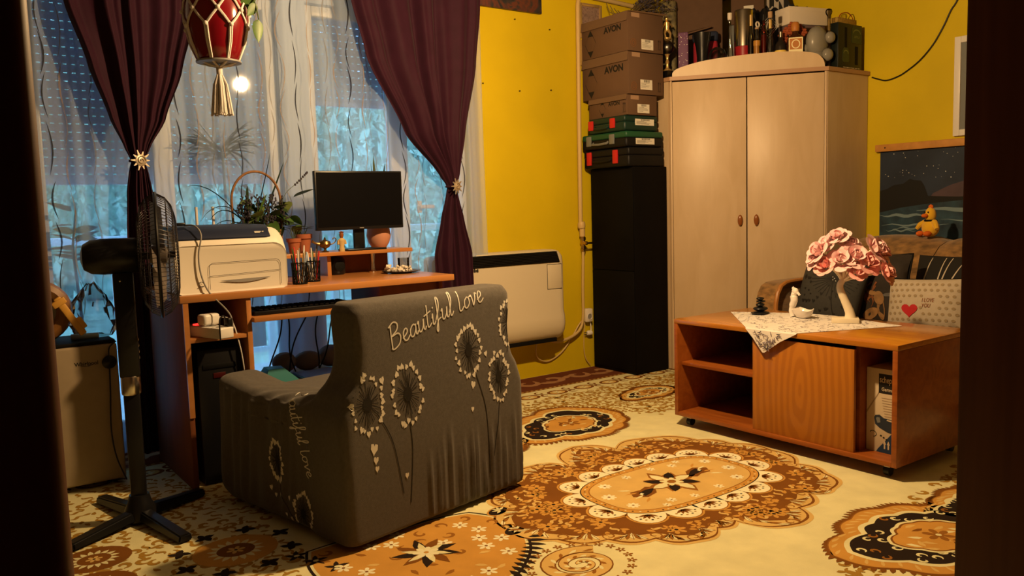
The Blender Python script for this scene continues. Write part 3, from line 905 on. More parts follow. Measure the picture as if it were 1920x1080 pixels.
# handwriting strokes, unit letters (x, y), baseline 0, x-height 1
CUR = {'B': (1.35, [[(0.1, 0), (0.25, 2.0)], [(0.05, 1.9), (0.6, 2.15), (1.0, 1.85), (0.85, 1.35), (0.25, 1.05), (0.9, 1.05), (1.15, 0.65), (0.9, 0.1), (0.3, -0.1), (0.0, 0.1)]]),
       'e': (0.85, [[(0.0, 0.35), (0.5, 0.6), (0.6, 0.9), (0.4, 1.05), (0.12, 0.75), (0.15, 0.2), (0.45, 0.0), (0.85, 0.3)]]),
       'a': (0.95, [[(0.72, 0.85), (0.45, 1.0), (0.1, 0.65), (0.1, 0.15), (0.35, 0.0), (0.68, 0.45), (0.76, 0.95), (0.70, 0.2), (0.82, 0.0), (0.98, 0.25)]]),
       'u': (0.98, [[(0.0, 0.8), (0.15, 1.0), (0.12, 0.25), (0.3, 0.0), (0.6, 0.35), (0.74, 1.0), (0.70, 0.2), (0.84, 0.0), (1.0, 0.25)]]),
       't': (0.72, [[(0.3, 2.0), (0.2, 0.4), (0.32, 0.0), (0.7, 0.25)], [(-0.15, 1.15), (0.7, 1.35)]]),
       'i': (0.50, [[(0.05, 0.6), (0.18, 1.0), (0.14, 0.2), (0.26, 0.0), (0.5, 0.25)], [(0.24, 1.45), (0.28, 1.58)]]),
       'f': (0.72, [[(0.0, 0.3), (0.42, 1.2), (0.55, 2.0), (0.38, 2.2), (0.25, 1.6), (0.22, -0.2), (0.12, -0.8), (0.0, -0.5), (0.3, 0.15), (0.7, 0.3)]]),
       'l': (0.55, [[(0.0, 0.3), (0.38, 1.3), (0.42, 2.1), (0.24, 2.1), (0.16, 0.9), (0.2, 0.1), (0.35, 0.0), (0.58, 0.3)]]),
       'L': (0.70, [[(0.15, 2.0), (0.12, 0.6), (0.15, 0.05), (0.4, 0.0), (0.7, 0.3)]]),
       'o': (0.92, [[(0.5, 1.0), (0.15, 0.75), (0.12, 0.2), (0.4, 0.0), (0.72, 0.35), (0.68, 0.85), (0.45, 1.0), (0.7, 0.9), (0.95, 1.0)]]),
       'v': (0.90, [[(0.0, 0.85), (0.12, 1.0), (0.25, 0.5), (0.36, 0.0), (0.58, 0.5), (0.72, 1.05), (0.92, 0.9)]]), ' ': (0.7, [])}
def script(b, s, base, size, fn, nrm, w, slant=0.18):
    """base: function arc length -> (u, v, angle)"""
    x = 0.0
    for chh in s:
        adv, strokes = CUR[chh]
        for st in strokes:
            pth = smooth_path([(p[0], p[1], 0) for p in st], 6) if len(st) > 2 else [Vector((*st[0], 0)).lerp(Vector((*st[1], 0)), k / 5) for k in range(6)]
            out_ = []
            for p in pth:
                u, v, a = base((x + p.x + slant * p.y) * size)
                out_.append((u - math.sin(a) * p.y * size, v + math.cos(a) * p.y * size))
            print_ribbon(b, out_, w, fn, nrm, 0.0018)
        x += adv
    return x * size
NB = (0, -1, 0)
def base_back(s):
    t = s / 0.52
    return 0.212 + 0.525 * t, 0.640 + 0.185 * t - 0.055 * t * t, math.atan2(0.185 - 0.11 * t, 0.49)
def on_left(u, w, off=0.0012): return on_side(-u, w, off)
def base_side(s):
    t = s / 0.46
    return -0.355 + 0.150 * t, 0.52 - 0.36 * t, math.atan2(-0.36, 0.150)
NL = (-1, 0, 0)
for base_, size_, fn_, nr_, w_ in ((base_back, 0.0385, on_back, NB, 0.0048), (base_side, 0.034, on_left, NL, 0.0040)):
    wp_ = MB(); script(wp_, 'Beautiful Love', base_, size_, fn_, nr_, w_)
    wp_.build('lettering', 'white_print', ch, smooth=0, recalc=False)['kind'] = 'stuff'
for k_, (c_, rx_, rz_, st_, fn_, nr_) in enumerate([
        ((0.269, 0.478), 0.068, 0.108, [(0.269, 0.39), (0.275, 0.28), (0.258, 0.10)], on_back, NB),
        ((0.572, 0.585), 0.066, 0.100, [(0.595, 0.51), (0.64, 0.38), (0.652, 0.26), (0.655, 0.10)], on_back, NB),
        ((0.725, 0.462), 0.055, 0.095, [(0.725, 0.38), (0.70, 0.26), (0.68, 0.16)], on_back, NB),
        ((0.095, 0.475), 0.070, 0.095, [(0.13, 0.44), (0.19, 0.33), (0.228, 0.14)], on_back, NB),
        ((0.795, 0.66), 0.05, 0.085, [(0.79, 0.6), (0.78, 0.55)], on_back, NB),
        ((-0.415, 0.235), 0.045, 0.075, [(-0.40, 0.16), (-0.38, 0.10), (-0.30, 0.02)], on_left, NL),
        ((-0.265, 0.075), 0.055, 0.075, [(-0.26, 0.02), (-0.255, 0.015)], on_left, NL)]):
    white = MB(); black = MB()
    dandelion(c_, rx_, rz_, st_, fn_, nr_, k_ + 1, white, black)
    pb = black.build('dandelion_print', 'ink', ch, smooth=0, recalc=False); pb['kind'] = 'stuff'
    white.build('heart_seeds', 'white_print', pb, smooth=0, recalc=False)['kind'] = 'stuff'
for (u, v, s, fn_) in ((0.16, 0.545, 0.016, on_back), (0.11, 0.325, 0.024, on_back), (0.115, 0.285, 0.016, on_back), (0.118, 0.255, 0.013, on_back), (0.245, 0.20, 0.013, on_back), (0.585, 0.455, 0.018, on_back), (0.575, 0.365, 0.012, on_back), (0.66, 0.56, 0.013, on_back),
        (-0.46, 0.13, 0.012, on_left), (-0.40, 0.115, 0.010, on_left), (-0.44, 0.105, 0.010, on_left), (-0.345, 0.115, 0.012, on_left), (-0.37, 0.05, 0.010, on_left), (-0.34, 0.04, 0.012, on_left)):
    hb = MB(); heart(hb, (u, v), s, 0.3 * math.sin(u * 50), fn_)
    if len(hb.bm.faces): hb.build('heart_print', 'white_print', ch, smooth=0, recalc=False)

# ================================================================== coffee table
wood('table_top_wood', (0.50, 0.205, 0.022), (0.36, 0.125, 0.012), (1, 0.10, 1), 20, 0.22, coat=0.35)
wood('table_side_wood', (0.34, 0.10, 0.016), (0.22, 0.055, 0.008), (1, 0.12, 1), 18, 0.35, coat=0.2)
wood('table_door_wood', (0.42, 0.155, 0.016), (0.355, 0.125, 0.013), (0.5, 2.4, 0.62), 4.2, 0.35, 3.5, coat=0.2, rings=True)
t = thing('coffee_table', 'orange-brown wooden coffee table with open shelves and a sliding door', 'table', (3.02, 1.66, 0.0))
W, L = 0.59, 1.15
MB().box(0, W, 0, L, 0.512, 0.534, 0.003).build('tabletop', 'table_top_wood', t)
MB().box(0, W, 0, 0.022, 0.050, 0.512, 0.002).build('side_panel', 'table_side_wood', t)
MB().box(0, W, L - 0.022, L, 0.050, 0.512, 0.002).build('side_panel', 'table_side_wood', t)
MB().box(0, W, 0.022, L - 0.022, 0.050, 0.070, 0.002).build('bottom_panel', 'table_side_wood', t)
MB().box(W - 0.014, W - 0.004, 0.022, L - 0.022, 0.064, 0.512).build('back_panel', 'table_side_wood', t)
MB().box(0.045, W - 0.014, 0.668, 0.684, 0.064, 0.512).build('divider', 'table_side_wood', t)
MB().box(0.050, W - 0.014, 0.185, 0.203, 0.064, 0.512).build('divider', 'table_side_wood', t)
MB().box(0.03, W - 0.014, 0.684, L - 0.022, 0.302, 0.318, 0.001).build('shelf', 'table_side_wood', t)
dm = MB().box(-0.008, 0.008, -0.249, 0.249, -0.213, 0.213, 0.0015).build('sliding_door', 'table_door_wood', t, loc=(0.018, 0.436, 0.282))
for (x, y) in ((0.05, 0.06), (0.05, L - 0.06), (W - 0.05, 0.06), (W - 0.05, L - 0.06)):
    cst = MB().cyl((x, y - 0.012, 0.02), (x, y + 0.012, 0.02), 0.02, n=12).build('caster', 'black_plastic', t)
    MB().box(x - 0.012, x + 0.012, y - 0.013, y + 0.013, 0.036, 0.051).build('caster_plate', 'chrome', cst)
# ================================================================== wardrobe
def wp(b, name, m, t, **k):
    """shapes given in room coordinates, attached to the thing t"""
    M = Matrix.Translation(t.location) @ t.rotation_euler.to_matrix().to_4x4()
    return b.xform(M.inverted()).build(name, m, t, **k)
wood('birch', (0.60, 0.455, 0.30), (0.53, 0.39, 0.24), (2, 2, 0.5), 5, 0.38, 1.0)
mat('birch_edge', (0.40, 0.235, 0.135), 0.45)
mat('handle_wood', (0.24, 0.075, 0.016), 0.3, coat=0.4)
w = thing('corner_wardrobe', 'tall pale birch corner wardrobe with two doors and a curved crown board', 'wardrobe', (4.053, 3.784, 0))
wp(MB().box(4.053, 4.071, 3.80, 4.25, 0.0, 1.893), 'side_panel', 'birch', w)
wp(MB().box(4.665, 5.108, 3.04, 3.058, 0.0, 1.893), 'side_panel', 'birch', w)
wp(MB().box(4.071, 5.108, 4.235, 4.25, 0.0, 1.893), 'back_panel', 'birch', w)
FP = [(4.041, 3.775), (4.650, 3.025), (5.108, 3.025), (5.108, 4.25), (4.041, 4.25)]
wp(MB().prism(FP, 1.893, 1.918), 'top_plate', 'birch_edge', w)
wp(MB().prism([(4.075, 3.80), (4.665, 3.068), (5.10, 3.068), (5.10, 4.23), (4.075, 4.23)], 0.0, 0.075), 'plinth', 'birch_edge', w)
FR = math.atan2(3.04 - 3.784, 4.656 - 4.053)
def wfront(name, b, m, parent=None):      # local: x along the front, y into the wardrobe, z up
    M = Matrix.Rotation(FR, 4, 'Z')
    return b.xform(M).build(name, m, parent or w)
wfront('edge_strip', MB().box(0.0, 0.012, 0.0, 0.02, 0.0, 1.893, 0.002), 'birch')
wfront('edge_strip', MB().box(0.944, 0.957, 0.0, 0.02, 0.0, 1.893, 0.002), 'birch')
for k, (a, c, hx_) in enumerate(((0.014, 0.476, 0.437), (0.482, 0.942, 0.537))):
    dr = wfront('wardrobe_door', MB().box(a, c, -0.002, 0.016, 0.08, 1.885, 0.0015), 'birch')
    hb = MB().sphere((hx_, -0.014, 0.983), 0.036, (0.45, 0.32, 1.0), 16, 12)
    hb.cyl((hx_, -0.012, 0.983), (hx_, 0.0, 0.983), 0.006, n=8)
    wfront('door_handle', hb, 'handle_wood', dr)
crown = smooth_path([(0.014, 1.919, 0), (0.022, 1.952, 0), (0.075, 1.978, 0), (0.22, 2.008, 0), (0.42, 2.024, 0), (0.62, 2.030, 0), (0.78, 2.024, 0), (0.89, 2.004, 0), (0.934, 1.965, 0), (0.946, 1.919, 0)], 6)
wfront('crown_board', MB().prism([(p.x, p.y) for p in crown], 0.004, 0.022, 'Y'), 'birch')

# ================================================================== black tall cabinet and the stack on it
mat('cabinet_black', (0.0035, 0.003, 0.003), 0.6, spec=0.12, noise=0.2, nscale=6)
t = thing('black_cabinet', 'tall narrow black cabinet with two doors beside the birch wardrobe', 'cabinet', (3.735, 3.81, 0.0))
wp(MB().box(3.741, 4.040, 3.81, 4.215, 0.0, 1.345, 0.003), 'body', 'cabinet_black', t)
for z0, z1 in ((0.02, 0.672), (0.678, 1.342)):
    dr = wp(MB().box(3.735, 3.7408, 3.814, 4.212, z0, z1, 0.001), 'cabinet_door', 'cabinet_black', t)
    zz = z0 + 0.15
    wp(MB().box(3.7335, 3.735, 4.015, 4.045, zz - 0.006, zz + 0.006), 'door_sticker', 'paper_white', dr)
    wp(MB().box(3.7335, 3.735, 4.022, 4.030, zz - 0.042, zz - 0.030), 'lock', 'red_plastic' if z0 > 0.5 else 'chrome', dr)

mat('cardboard', (0.125, 0.074, 0.046), 0.85, spec=0.1, noise=0.08, nscale=6)
mat('cardboard_flap', (0.155, 0.096, 0.058), 0.85, spec=0.1)
mat('tape', (0.34, 0.22, 0.15), 0.45)
def tri(b, pts, M): b.face([M @ Vector((p[0], p[1], 0)) for p in pts])
def label_art(b, w_, h_, M, seed):
    """small printed shipping label: bars and lines of print"""
    r_ = random.Random(seed); x = w_ * 0.30
    while x < w_ * 0.75:
        ww = r_.uniform(0.001, 0.0035)
        b.face([M @ Vector(p) for p in ((x, h_ * 0.72, 0), (x + ww, h_ * 0.72, 0), (x + ww, h_ * 0.97, 0), (x, h_ * 0.97, 0))]); x += ww + r_.uniform(0.001, 0.003)
    for k in range(5):
        y = h_ * (0.62 - 0.11 * k); x2 = w_ * r_.uniform(0.45, 0.9)
        b.face([M @ Vector(p) for p in ((w_ * 0.06, y, 0), (x2, y, 0), (x2, y + 0.0015, 0), (w_ * 0.06, y + 0.0015, 0))])
def arrows(b, M, h_):
    for dx in (0, 0.016):
        b.face([M @ Vector(p) for p in ((dx - 0.0015, 0, 0), (dx + 0.0015, 0, 0), (dx + 0.0015, h_, 0), (dx - 0.0015, h_, 0))])
        b.face([M @ Vector(p) for p in ((dx - 0.005, h_ - 0.012, 0), (dx + 0.005, h_ - 0.012, 0), (dx, h_, 0))])
    b.face([M @ Vector(p) for p in ((-0.006, -0.006, 0), (0.022, -0.006, 0), (0.022, -0.003, 0), (-0.006, -0.003, 0))])
def carton(x0, x1, y0, y1, z0, z1, label, lab, small=False):
    t = thing('cardboard_box', label, 'box', (x0, y0, z0), 0, 'cardboard boxes stacked on the black cabinet')
    wp(MB().box(x0, x1, y0, y1, z0, z1, 0.003), 'carton', 'cardboard', t)
    hL = 0.055 if not small else 0.03
    wp(MB().prism([(x0 - 0.004, z1 + 0.002), (x0 - 0.011, z1 - hL), (x0 - 0.007, z1 - hL), (x0, z1 - 0.003)], y0 + 0.002, y1 - 0.002, 'Y'), 'box_flap', 'cardboard_flap', t)
    Dy = y1 - y0; dz = z1 - z0
    M = FACE_NX(x0 - 0.0015, y1, z0)
    pr = MB()
    s = dz * (0.36 if not small else 0.42); cx_ = Dy * (0.20 if not small else 0.40); cy_ = dz * 0.40
    if small: s = dz * 0.40; cx_ = Dy * 0.36; cy_ = dz * 0.45
    tri(pr, [(cx_ - s * 0.32, cy_ + s * 0.55), (cx_ + s * 0.32, cy_ + s * 0.55), (cx_, cy_ + s)], M)
    tri(pr, [(cx_ - s * 0.32, cy_ - s * 0.55), (cx_, cy_ - s), (cx_ + s * 0.32, cy_ - s * 0.55)], M)
    for q in ((-1, 1), (1, 1), (-1, -1), (1, -1)):
        a = Vector((cx_ + q[0] * s * 0.62, cy_, 0)); c = Vector((cx_, cy_ + q[1] * s, 0)); n_ = Vector((0.0008, 0.0008, 0))
        pr.face([M @ (a - n_), M @ (a + n_), M @ (c + n_), M @ (c - n_)])
    wp(pr, 'hazard_diamond', 'ink', t, smooth=0, recalc=False)
    tx = text_mb('AVON', dz * (0.22 if not small else 0.28), 1.05, bold=dz * 0.009)
    tx.xform(M @ Matrix.Translation((Dy * (0.50 if not small else 0.52), dz * (0.58 if not small else 0.55), 0)))
    wp(tx, 'lettering', 'ink', t, smooth=0, recalc=False)
    if small:
        pr = MB(); arrows(pr, M @ Matrix.Translation((Dy * 0.90, dz * 0.18, 0)), dz * 0.45)
        wp(pr, 'arrow_mark', 'ink', t, smooth=0, recalc=False)
    # front face
    M2 = FACE_NY(x0, y0 - 0.0012, z0)
    lw, lh = 0.105, 0.062 if not small else 0.055
    lb = MB().box(lab[0], lab[0] + lw, y0 - 0.0012, y0 - 0.0002, lab[1], lab[1] + lh)
    lo_ = wp(lb, 'shipping_label', 'paper_white', t)
    pr = MB(); label_art(pr, lw, lh, FACE_NY(lab[0], y0 - 0.0016, lab[1]), int(z0 * 100))
    pr.xform(Matrix.Translation(-t.location)).build('label_print', 'ink', lo_, smooth=0, recalc=False)['kind'] = 'stuff'
    if not small:
        pr = MB(); arrows(pr, FACE_NY(x1 - 0.045, y0 - 0.0012, z0 + 0.03), 0.055)
        wp(pr, 'arrow_mark', 'ink', t, smooth=0, recalc=False)
        pr = MB()
        pr.ribbon([M2 @ Vector((0.045 + 0.024 * math.cos(a), 0.05 + 0.024 * math.sin(a), 0)) for a in [2 * PI * i / 16 for i in range(17)]], 0.0022, (0, -1, 0))
        pr.ribbon([M2 @ Vector((0.045 + 0.012 * math.cos(a), 0.05 + 0.012 * math.sin(a), 0)) for a in [2 * PI * i / 10 for i in range(11)]], 0.0022, (0, -1, 0))
        wp(pr, 'round_stamp', 'handle_wood', t, smooth=0, recalc=False)
    tp = MB().box(x0 + 0.03, x0 + 0.10, y0 - 0.0008, y0 - 0.0001, z1 - 0.03, z1 - 0.004)
    wp(tp, 'tape_strip', 'tape', t)
    return t
carton(3.700, 4.012, 3.80, 4.236, 2.062, 2.300, 'topmost large brown cardboard carton lettered AVON, open flap on top', (3.815, 2.078))
carton(3.700, 4.008, 3.80, 4.236, 1.797, 2.0575, 'large brown cardboard carton lettered AVON, second from the top of the stack', (3.802, 1.828))
carton(3.690, 3.952, 3.805, 4.165, 1.668, 1.793, 'small flat brown cardboard carton lettered AVON, lowest of the three', (3.778, 1.682), True)
tb = bpy.data.objects['cardboard_box']
wp(MB().loft([[(3.705, 3.795, 2.300), (4.01, 3.79, 2.300), (4.01, 3.90, 2.302), (3.705, 3.92, 2.302)], [(3.70, 3.792, 2.304), (4.03, 3.775, 2.311), (4.03, 3.90, 2.308), (3.70, 3.92, 2.306)]]), 'box_flap', 'cardboard_flap', tb)

mat('case_green', (0.006, 0.028, 0.022), 0.45)
mat('case_green_lid', (0.012, 0.075, 0.035), 0.45)
mat('case_black', (0.006, 0.006, 0.007), 0.5, spec=0.25)
mat('latch_grey', (0.16, 0.17, 0.17), 0.45)
mat('latch_red', (0.50, 0.02, 0.02), 0.4)
def case(x0, x1, y0, y1, z0, z1, label, body, lid, latch, lab, handle_col, ly):
    t = thing('tool_case', label, 'tool case', (x0, y0, z0), 0, 'plastic tool cases stacked on the black cabinet')
    zm = z0 + (z1 - z0) * 0.62
    wp(MB().box(x0, x1, y0, y1, z0, zm, 0.016, 3), 'case_bottom', body, t)
    wp(MB().box(x0, x1, y0, y1, zm - 0.004, z1, 0.014, 3), 'case_lid', lid, t)
    for yy in ly:
        la = wp(MB().box(x0 - 0.009, x0 + 0.004, yy - 0.022, yy + 0.022, z0 + 0.022, z1 - 0.012, 0.004), 'latch', latch, t)
        wp(MB().box(x0 - 0.011, x0 - 0.008, yy - 0.014, yy + 0.014, z0 + 0.028, z0 + 0.036, 0.001), 'latch_slot', 'black_matte', la)
    hy0, hy1 = ly[0] + 0.04, ly[1] - 0.04
    wp(MB().tube([(x0 + 0.006, hy0, zm - 0.02), (x0 - 0.012, hy0 + 0.004, zm - 0.03), (x0 - 0.016, (hy0 + hy1) / 2, zm - 0.034), (x0 - 0.012, hy1 - 0.004, zm - 0.03), (x0 + 0.006, hy1, zm - 0.02)], 0.008, 8), 'handle', handle_col, t)
    if lab:
        lo_ = wp(MB().box(lab[0], lab[0] + lab[2], y0 - 0.0012, y0 + 0.001, lab[1], lab[1] + lab[3], 0.0), 'case_label', 'paper_white', t)
        pr = MB(); label_art(pr, lab[2], lab[3], FACE_NY(lab[0], y0 - 0.0016, lab[1]), int(z0 * 77))
        pr.xform(Matrix.Translation(-t.location)).build('label_print', 'ink', lo_, smooth=0, recalc=False)['kind'] = 'stuff'
    return t
case(3.665, 3.962, 3.805, 4.150, 1.570, 1.666, 'dark green tool case with red latches right under the small carton', 'case_green', 'case_green', 'latch_red', (3.756, 1.604, 0.167, 0.040), 'case_green', (3.915, 4.12))
case(3.672, 4.005, 3.80, 4.225, 1.470, 1.568, 'black tool case with green lid and grey latches, middle of the three cases', 'case_black', 'case_green_lid', 'latch_grey', (3.754, 1.485, 0.166, 0.038), 'latch_grey', (3.93, 4.15))
case(3.690, 4.012, 3.80, 4.230, 1.347, 1.468, 'black tool case with bright red latches standing directly on the black cabinet', 'case_black', 'case_black', 'latch_red', None, 'case_black', (3.92, 4.17))

# ================================================================== on top of the wardrobe
ZT = 1.918
# trophy
t = thing('trophy', 'golden footballer trophy with a dark ball standing at the left end of the wardrobe top', 'trophy', (4.125, 3.872, ZT))
MB().box(-0.04, 0.04, -0.04, 0.04, 0, 0.055, 0.004).build('base', 'steel_dark', t)
MB().lathe([(0.035, 0.055), (0.03, 0.062), (0.012, 0.075), (0.009, 0.10), (0.014, 0.115), (0.008, 0.13), (0.012, 0.155), (0.02, 0.165)], 16).build('stem', 'gold', t)
MB().sphere((0, 0, 0.208), 0.046, (1, 1, 1), 18, 12).build('ball', 'steel_dark', t)
MB().lathe([(0.012, 0.252), (0.032, 0.262), (0.032, 0.268), (0.01, 0.272)], 16).build('stand', 'gold', t)
fg = MB()
fg.tube([(-0.012, 0, 0.270), (-0.020, 0.004, 0.300), (-0.006, 0, 0.325)], [0.006, 0.008, 0.011], 8)
fg.tube([(0.030, 0, 0.272), (0.026, -0.006, 0.300), (0.006, 0, 0.325)], [0.006, 0.008, 0.011], 8)
fg.tube([(0, 0, 0.318), (0.0, 0, 0.345), (-0.002, 0, 0.368), (0, 0, 0.378)], [0.014, 0.017, 0.020, 0.008], 10)
fg.tube([(-0.016, 0, 0.366), (-0.036, 0, 0.345), (-0.048, 0.0, 0.318)], [0.008, 0.006, 0.005], 7)
fg.tube([(0.016, 0, 0.366), (0.04, 0.004, 0.362), (0.06, 0.01, 0.350)], [0.008, 0.006, 0.005], 7)
fg.sphere((-0.004, 0, 0.393), 0.014, (0.9, 0.9, 1.1), 10, 8)
fg.build('footballer', 'gold', t)
# purple speckled box
mat('purple', (0.13, 0.055, 0.135), 0.6)
t = thing('gift_box', 'slim purple gift box with white speckles beside the trophy', 'box', (4.185, 3.785, ZT), FR)
MB().box(-0.033, 0.033, -0.03, 0.03, 0, 0.293, 0.008).build('carton', 'purple', t)
sp = MB()
r_ = random.Random(5)
for k in range(34):
    x = r_.uniform(-0.028, 0.028); z = r_.uniform(0.02, 0.28); q = r_.uniform(0.0012, 0.003)
    sp.face([(x + q * math.cos(a), -0.0306, z + q * math.sin(a)) for a in [0, 1.05, 2.1, 3.14, 4.19, 5.24]])
sp.build('speckles', 'paper_white', t, smooth=0, recalc=False)['kind'] = 'stuff'
# black vase
t = tag(MB().lathe([(0.042, 0), (0.043, 0.01), (0.036, 0.06), (0.034, 0.13), (0.042, 0.20), (0.053, 0.25), (0.058, 0.283), (0.054, 0.283), (0.046, 0.25), (0.03, 0.15)], 28).build('vase', 'black_plastic', loc=(4.273, 3.703, ZT)),
        'glossy black flared vase beside the purple gift box', 'vase')
# clear dome (packaging) and red-blue cloth
MB_d = MB().lathe([(0.062, 0), (0.062, 0.10), (0.058, 0.15), (0.045, 0.18), (0.02, 0.196), (0.003, 0.198)], 20, cap=False)
tag(MB_d.build('plastic_dome', 'cling_film', loc=(4.375, 3.665, ZT)), 'clear plastic dome lid between the black vase and the corked bottle', 'dome')
mat('cloth_red', (0.30, 0.012, 0.03), 0.8); mat('cloth_navy', (0.012, 0.018, 0.045), 0.8)
t = thing('folded_scarf', 'folded red and navy scarf lying behind the black vase', 'scarf', (4.43, 3.81, ZT), FR)
MB().box(-0.08, 0.08, -0.04, 0.04, 0, 0.27, 0.025, 3).build('red_fold', 'cloth_red', t)
MB().box(-0.085, 0.085, -0.045, 0.045, 0.255, 0.325, 0.02, 3).build('navy_fold', 'cloth_navy', t)
# large cardboard box at the back
mat('cardboard_dim', (0.11, 0.062, 0.038), 0.85, noise=0.08)
t = thing('storage_box', 'big plain brown cardboard box at the back of the wardrobe top', 'box', (4.56, 4.03, ZT), FR)
MB().box(-0.20, 0.20, -0.14, 0.14, 0, 0.62, 0.004).build('carton', 'cardboard_dim', t)
MB().loft([[(-0.19, -0.15, 0.33), (0.13, -0.15, 0.375), (0.13, -0.148, 0.37), (-0.19, -0.148, 0.325)], [(-0.19, -0.215, 0.30), (0.13, -0.215, 0.37), (0.13, -0.213, 0.362), (-0.19, -0.213, 0.292)]]).build('box_flap', 'cardboard', t)
t = thing('storage_box', 'brown box with a white label high behind the steel canister', 'box', (4.80, 3.78, ZT), FR)
MB().box(-0.09, 0.13, -0.07, 0.07, 0.40, 0.63, 0.004).build('carton', 'cardboard_dim', t)
MB().box(-0.10, 0.12, -0.06, 0.07, 0, 0.40, 0.004).build('lower_carton', 'latch_grey', t)
MB().box(-0.005, 0.06, -0.072, -0.070, 0.43, 0.52).build('box_label', 'paper_white', t)
# olive patterned wrapping behind the trophy
mat('olive_paper', (0.16, 0.13, 0.055), 0.6, noise=0.6, nscale=30, col2=(0.03, 0.028, 0.02))
tag(MB().box(-0.055, 0.055, -0.04, 0.04, 0, 0.56, 0.02, 3).build('wrapped_parcel', 'olive_paper', loc=(4.31, 4.03, ZT), rot=(0, 0, FR)), 'tall parcel in mottled olive wrapping paper behind the trophy', 'parcel')
# dried bouquet
mat('dried_purple', (0.055, 0.045, 0.065), 0.8, noise=0.4, nscale=40); mat('dried_stem', (0.12, 0.085, 0.035), 0.8)
t = thing('dried_bouquet', 'dark dried flower bouquet lying across the top carton in front of the pipe', 'bouquet', (4.06, 4.05, 2.312))
r_ = random.Random(9)
st = MB(); hd = MB()
for k in range(60):
    a = r_.uniform(-0.6, 0.6); e = r_.uniform(0.05, 0.75); L = r_.uniform(0.16, 0.36)
    p = Vector((-0.09 + r_.uniform(-0.02, 0.02), r_.uniform(-0.03, 0.03), 0.004 + 0.001 * k))
    q = p + Vector((L * math.cos(a) * math.cos(e), L * math.sin(a) * 0.5, L * math.sin(e)))
    st.tube([p, p.lerp(q, 0.5) + Vector((0, 0, 0.015)), q], 0.0018, 5)
    for j in range(16):
        c = p.lerp(q, 0.55 + 0.45 * r_.random()) + Vector((r_.uniform(-1, 1), r_.uniform(-1, 1), r_.uniform(-0.2, 1))) * 0.028
        M = Matrix.Translation(c) @ Euler((r_.uniform(0, 6), r_.uniform(0, 6), 0)).to_matrix().to_4x4(); s = r_.uniform(0.007, 0.014)
        hd.face([M @ Vector(v) for v in ((-s, 0, 0), (0, -s * 0.4, 0), (s, 0, 0), (0, s * 0.4, 0))])
for k in range(5): st.tube([(-0.09, 0.0, 0.005), (-0.16 - 0.02 * k, 0.02 * (k - 2), 0.02 + 0.008 * k), (-0.22 - 0.01 * k, 0.025 * (k - 2), 0.03 + 0.02 * k)], 0.0025, 5)
st.build('stems', 'dried_stem', t)['kind'] = 'stuff'; hd.build('flower_heads', 'dried_purple', t, smooth=0, recalc=False)['kind'] = 'stuff'

# bottles
mat('cork', (0.42, 0.27, 0.15), 0.8, noise=0.2, nscale=60)
mat('cap_white', (0.62, 0.58, 0.52), 0.5)
mat('canister_steel', (0.55, 0.50, 0.42), 0.22, metal=1.0)
mat('canister_red', (0.30, 0.012, 0.018), 0.35)
mat('amber_liquid', (0.42, 0.20, 0.035), 0.25); mat('red_liquid', (0.20, 0.045, 0.02), 0.25); mat('dark_liquid', (0.02, 0.015, 0.012), 0.25)
mat('label_yellow', (0.78, 0.55, 0.10), 0.5); mat('label_cream', (0.80, 0.72, 0.45), 0.5); mat('label_brown', (0.42, 0.16, 0.03), 0.5)
mat('stones', (0.40, 0.30, 0.25), 0.6, noise=0.4, nscale=60)
def bottle(x, y, prof, gm, label, capspec=None, fill=None, inner=None):
    t = thing('bottle', label, 'bottle', (x, y, ZT), 0, 'bottles on top of the wardrobe')
    MB().lathe(prof, 20, cap=True).build('bottle_glass', gm, t)
    if fill:
        zz = fill[0]; pr = [(r - 0.003, max(z, 0.004)) for r, z in prof if z <= zz]
        if pr[-1][1] < zz: pr.append((pr[-1][0], zz))
        MB().lathe(pr, 18).build('contents', fill[1], t)
    if capspec: MB().lathe(capspec[0], 16).build('cap', capspec[1], t)
    return t
bottle(4.352, 3.542, [(0.022, 0), (0.024, 0.01), (0.023, 0.13), (0.014, 0.22), (0.009, 0.27), (0.009, 0.35), (0.011, 0.355)], 'clear_glass', 'slender clear glass bottle with a white stopper left of the steel canister', ([(0.013, 0.345), (0.015, 0.36), (0.015, 0.388), (0.006, 0.39)], 'cap_white'))
t = thing('gift_canister', 'tall steel and red cylindrical canister behind the bottles', 'canister', (4.500, 3.55, ZT))
MB().lathe([(0.060, 0), (0.060, 0.19)], 32).build('red_band', 'canister_red', t)
MB().lathe([(0.0605, 0.191), (0.0605, 0.415), (0.058, 0.423), (0.01, 0.425)], 32).build('steel_body', 'canister_steel', t)
bottle(4.450, 3.453, [(0.020, 0), (0.021, 0.22), (0.012, 0.27), (0.009, 0.30), (0.009, 0.37)], 'olive_glass', 'narrow olive bottle with a gold neck in front of the steel canister', ([(0.010, 0.30), (0.010, 0.37), (0.004, 0.372)], 'gold'))
t = bottle(4.447, 3.405, [(0.024, 0), (0.025, 0.14), (0.017, 0.21), (0.011, 0.25), (0.011, 0.285)], 'clear_glass', 'golden liqueur bottle with a white ring on its neck', ([(0.012, 0.272), (0.012, 0.282), (0.006, 0.284)], 'cork'), (0.20, 'amber_liquid'))
MB().torus((-0.008, -0.012, 0.298), 0.016, 0.005, 'Y', 18, 6).build('ring_closure', 'cap_white', t)
bottle(4.500, 3.392, [(0.020, 0), (0.021, 0.25), (0.014, 0.29), (0.009, 0.315), (0.009, 0.36)], 'red_glass', 'red-brown bottle between the golden one and the corked one', ([(0.010, 0.33), (0.010, 0.364), (0.004, 0.366)], 'black_plastic'), (0.24, 'red_liquid'))
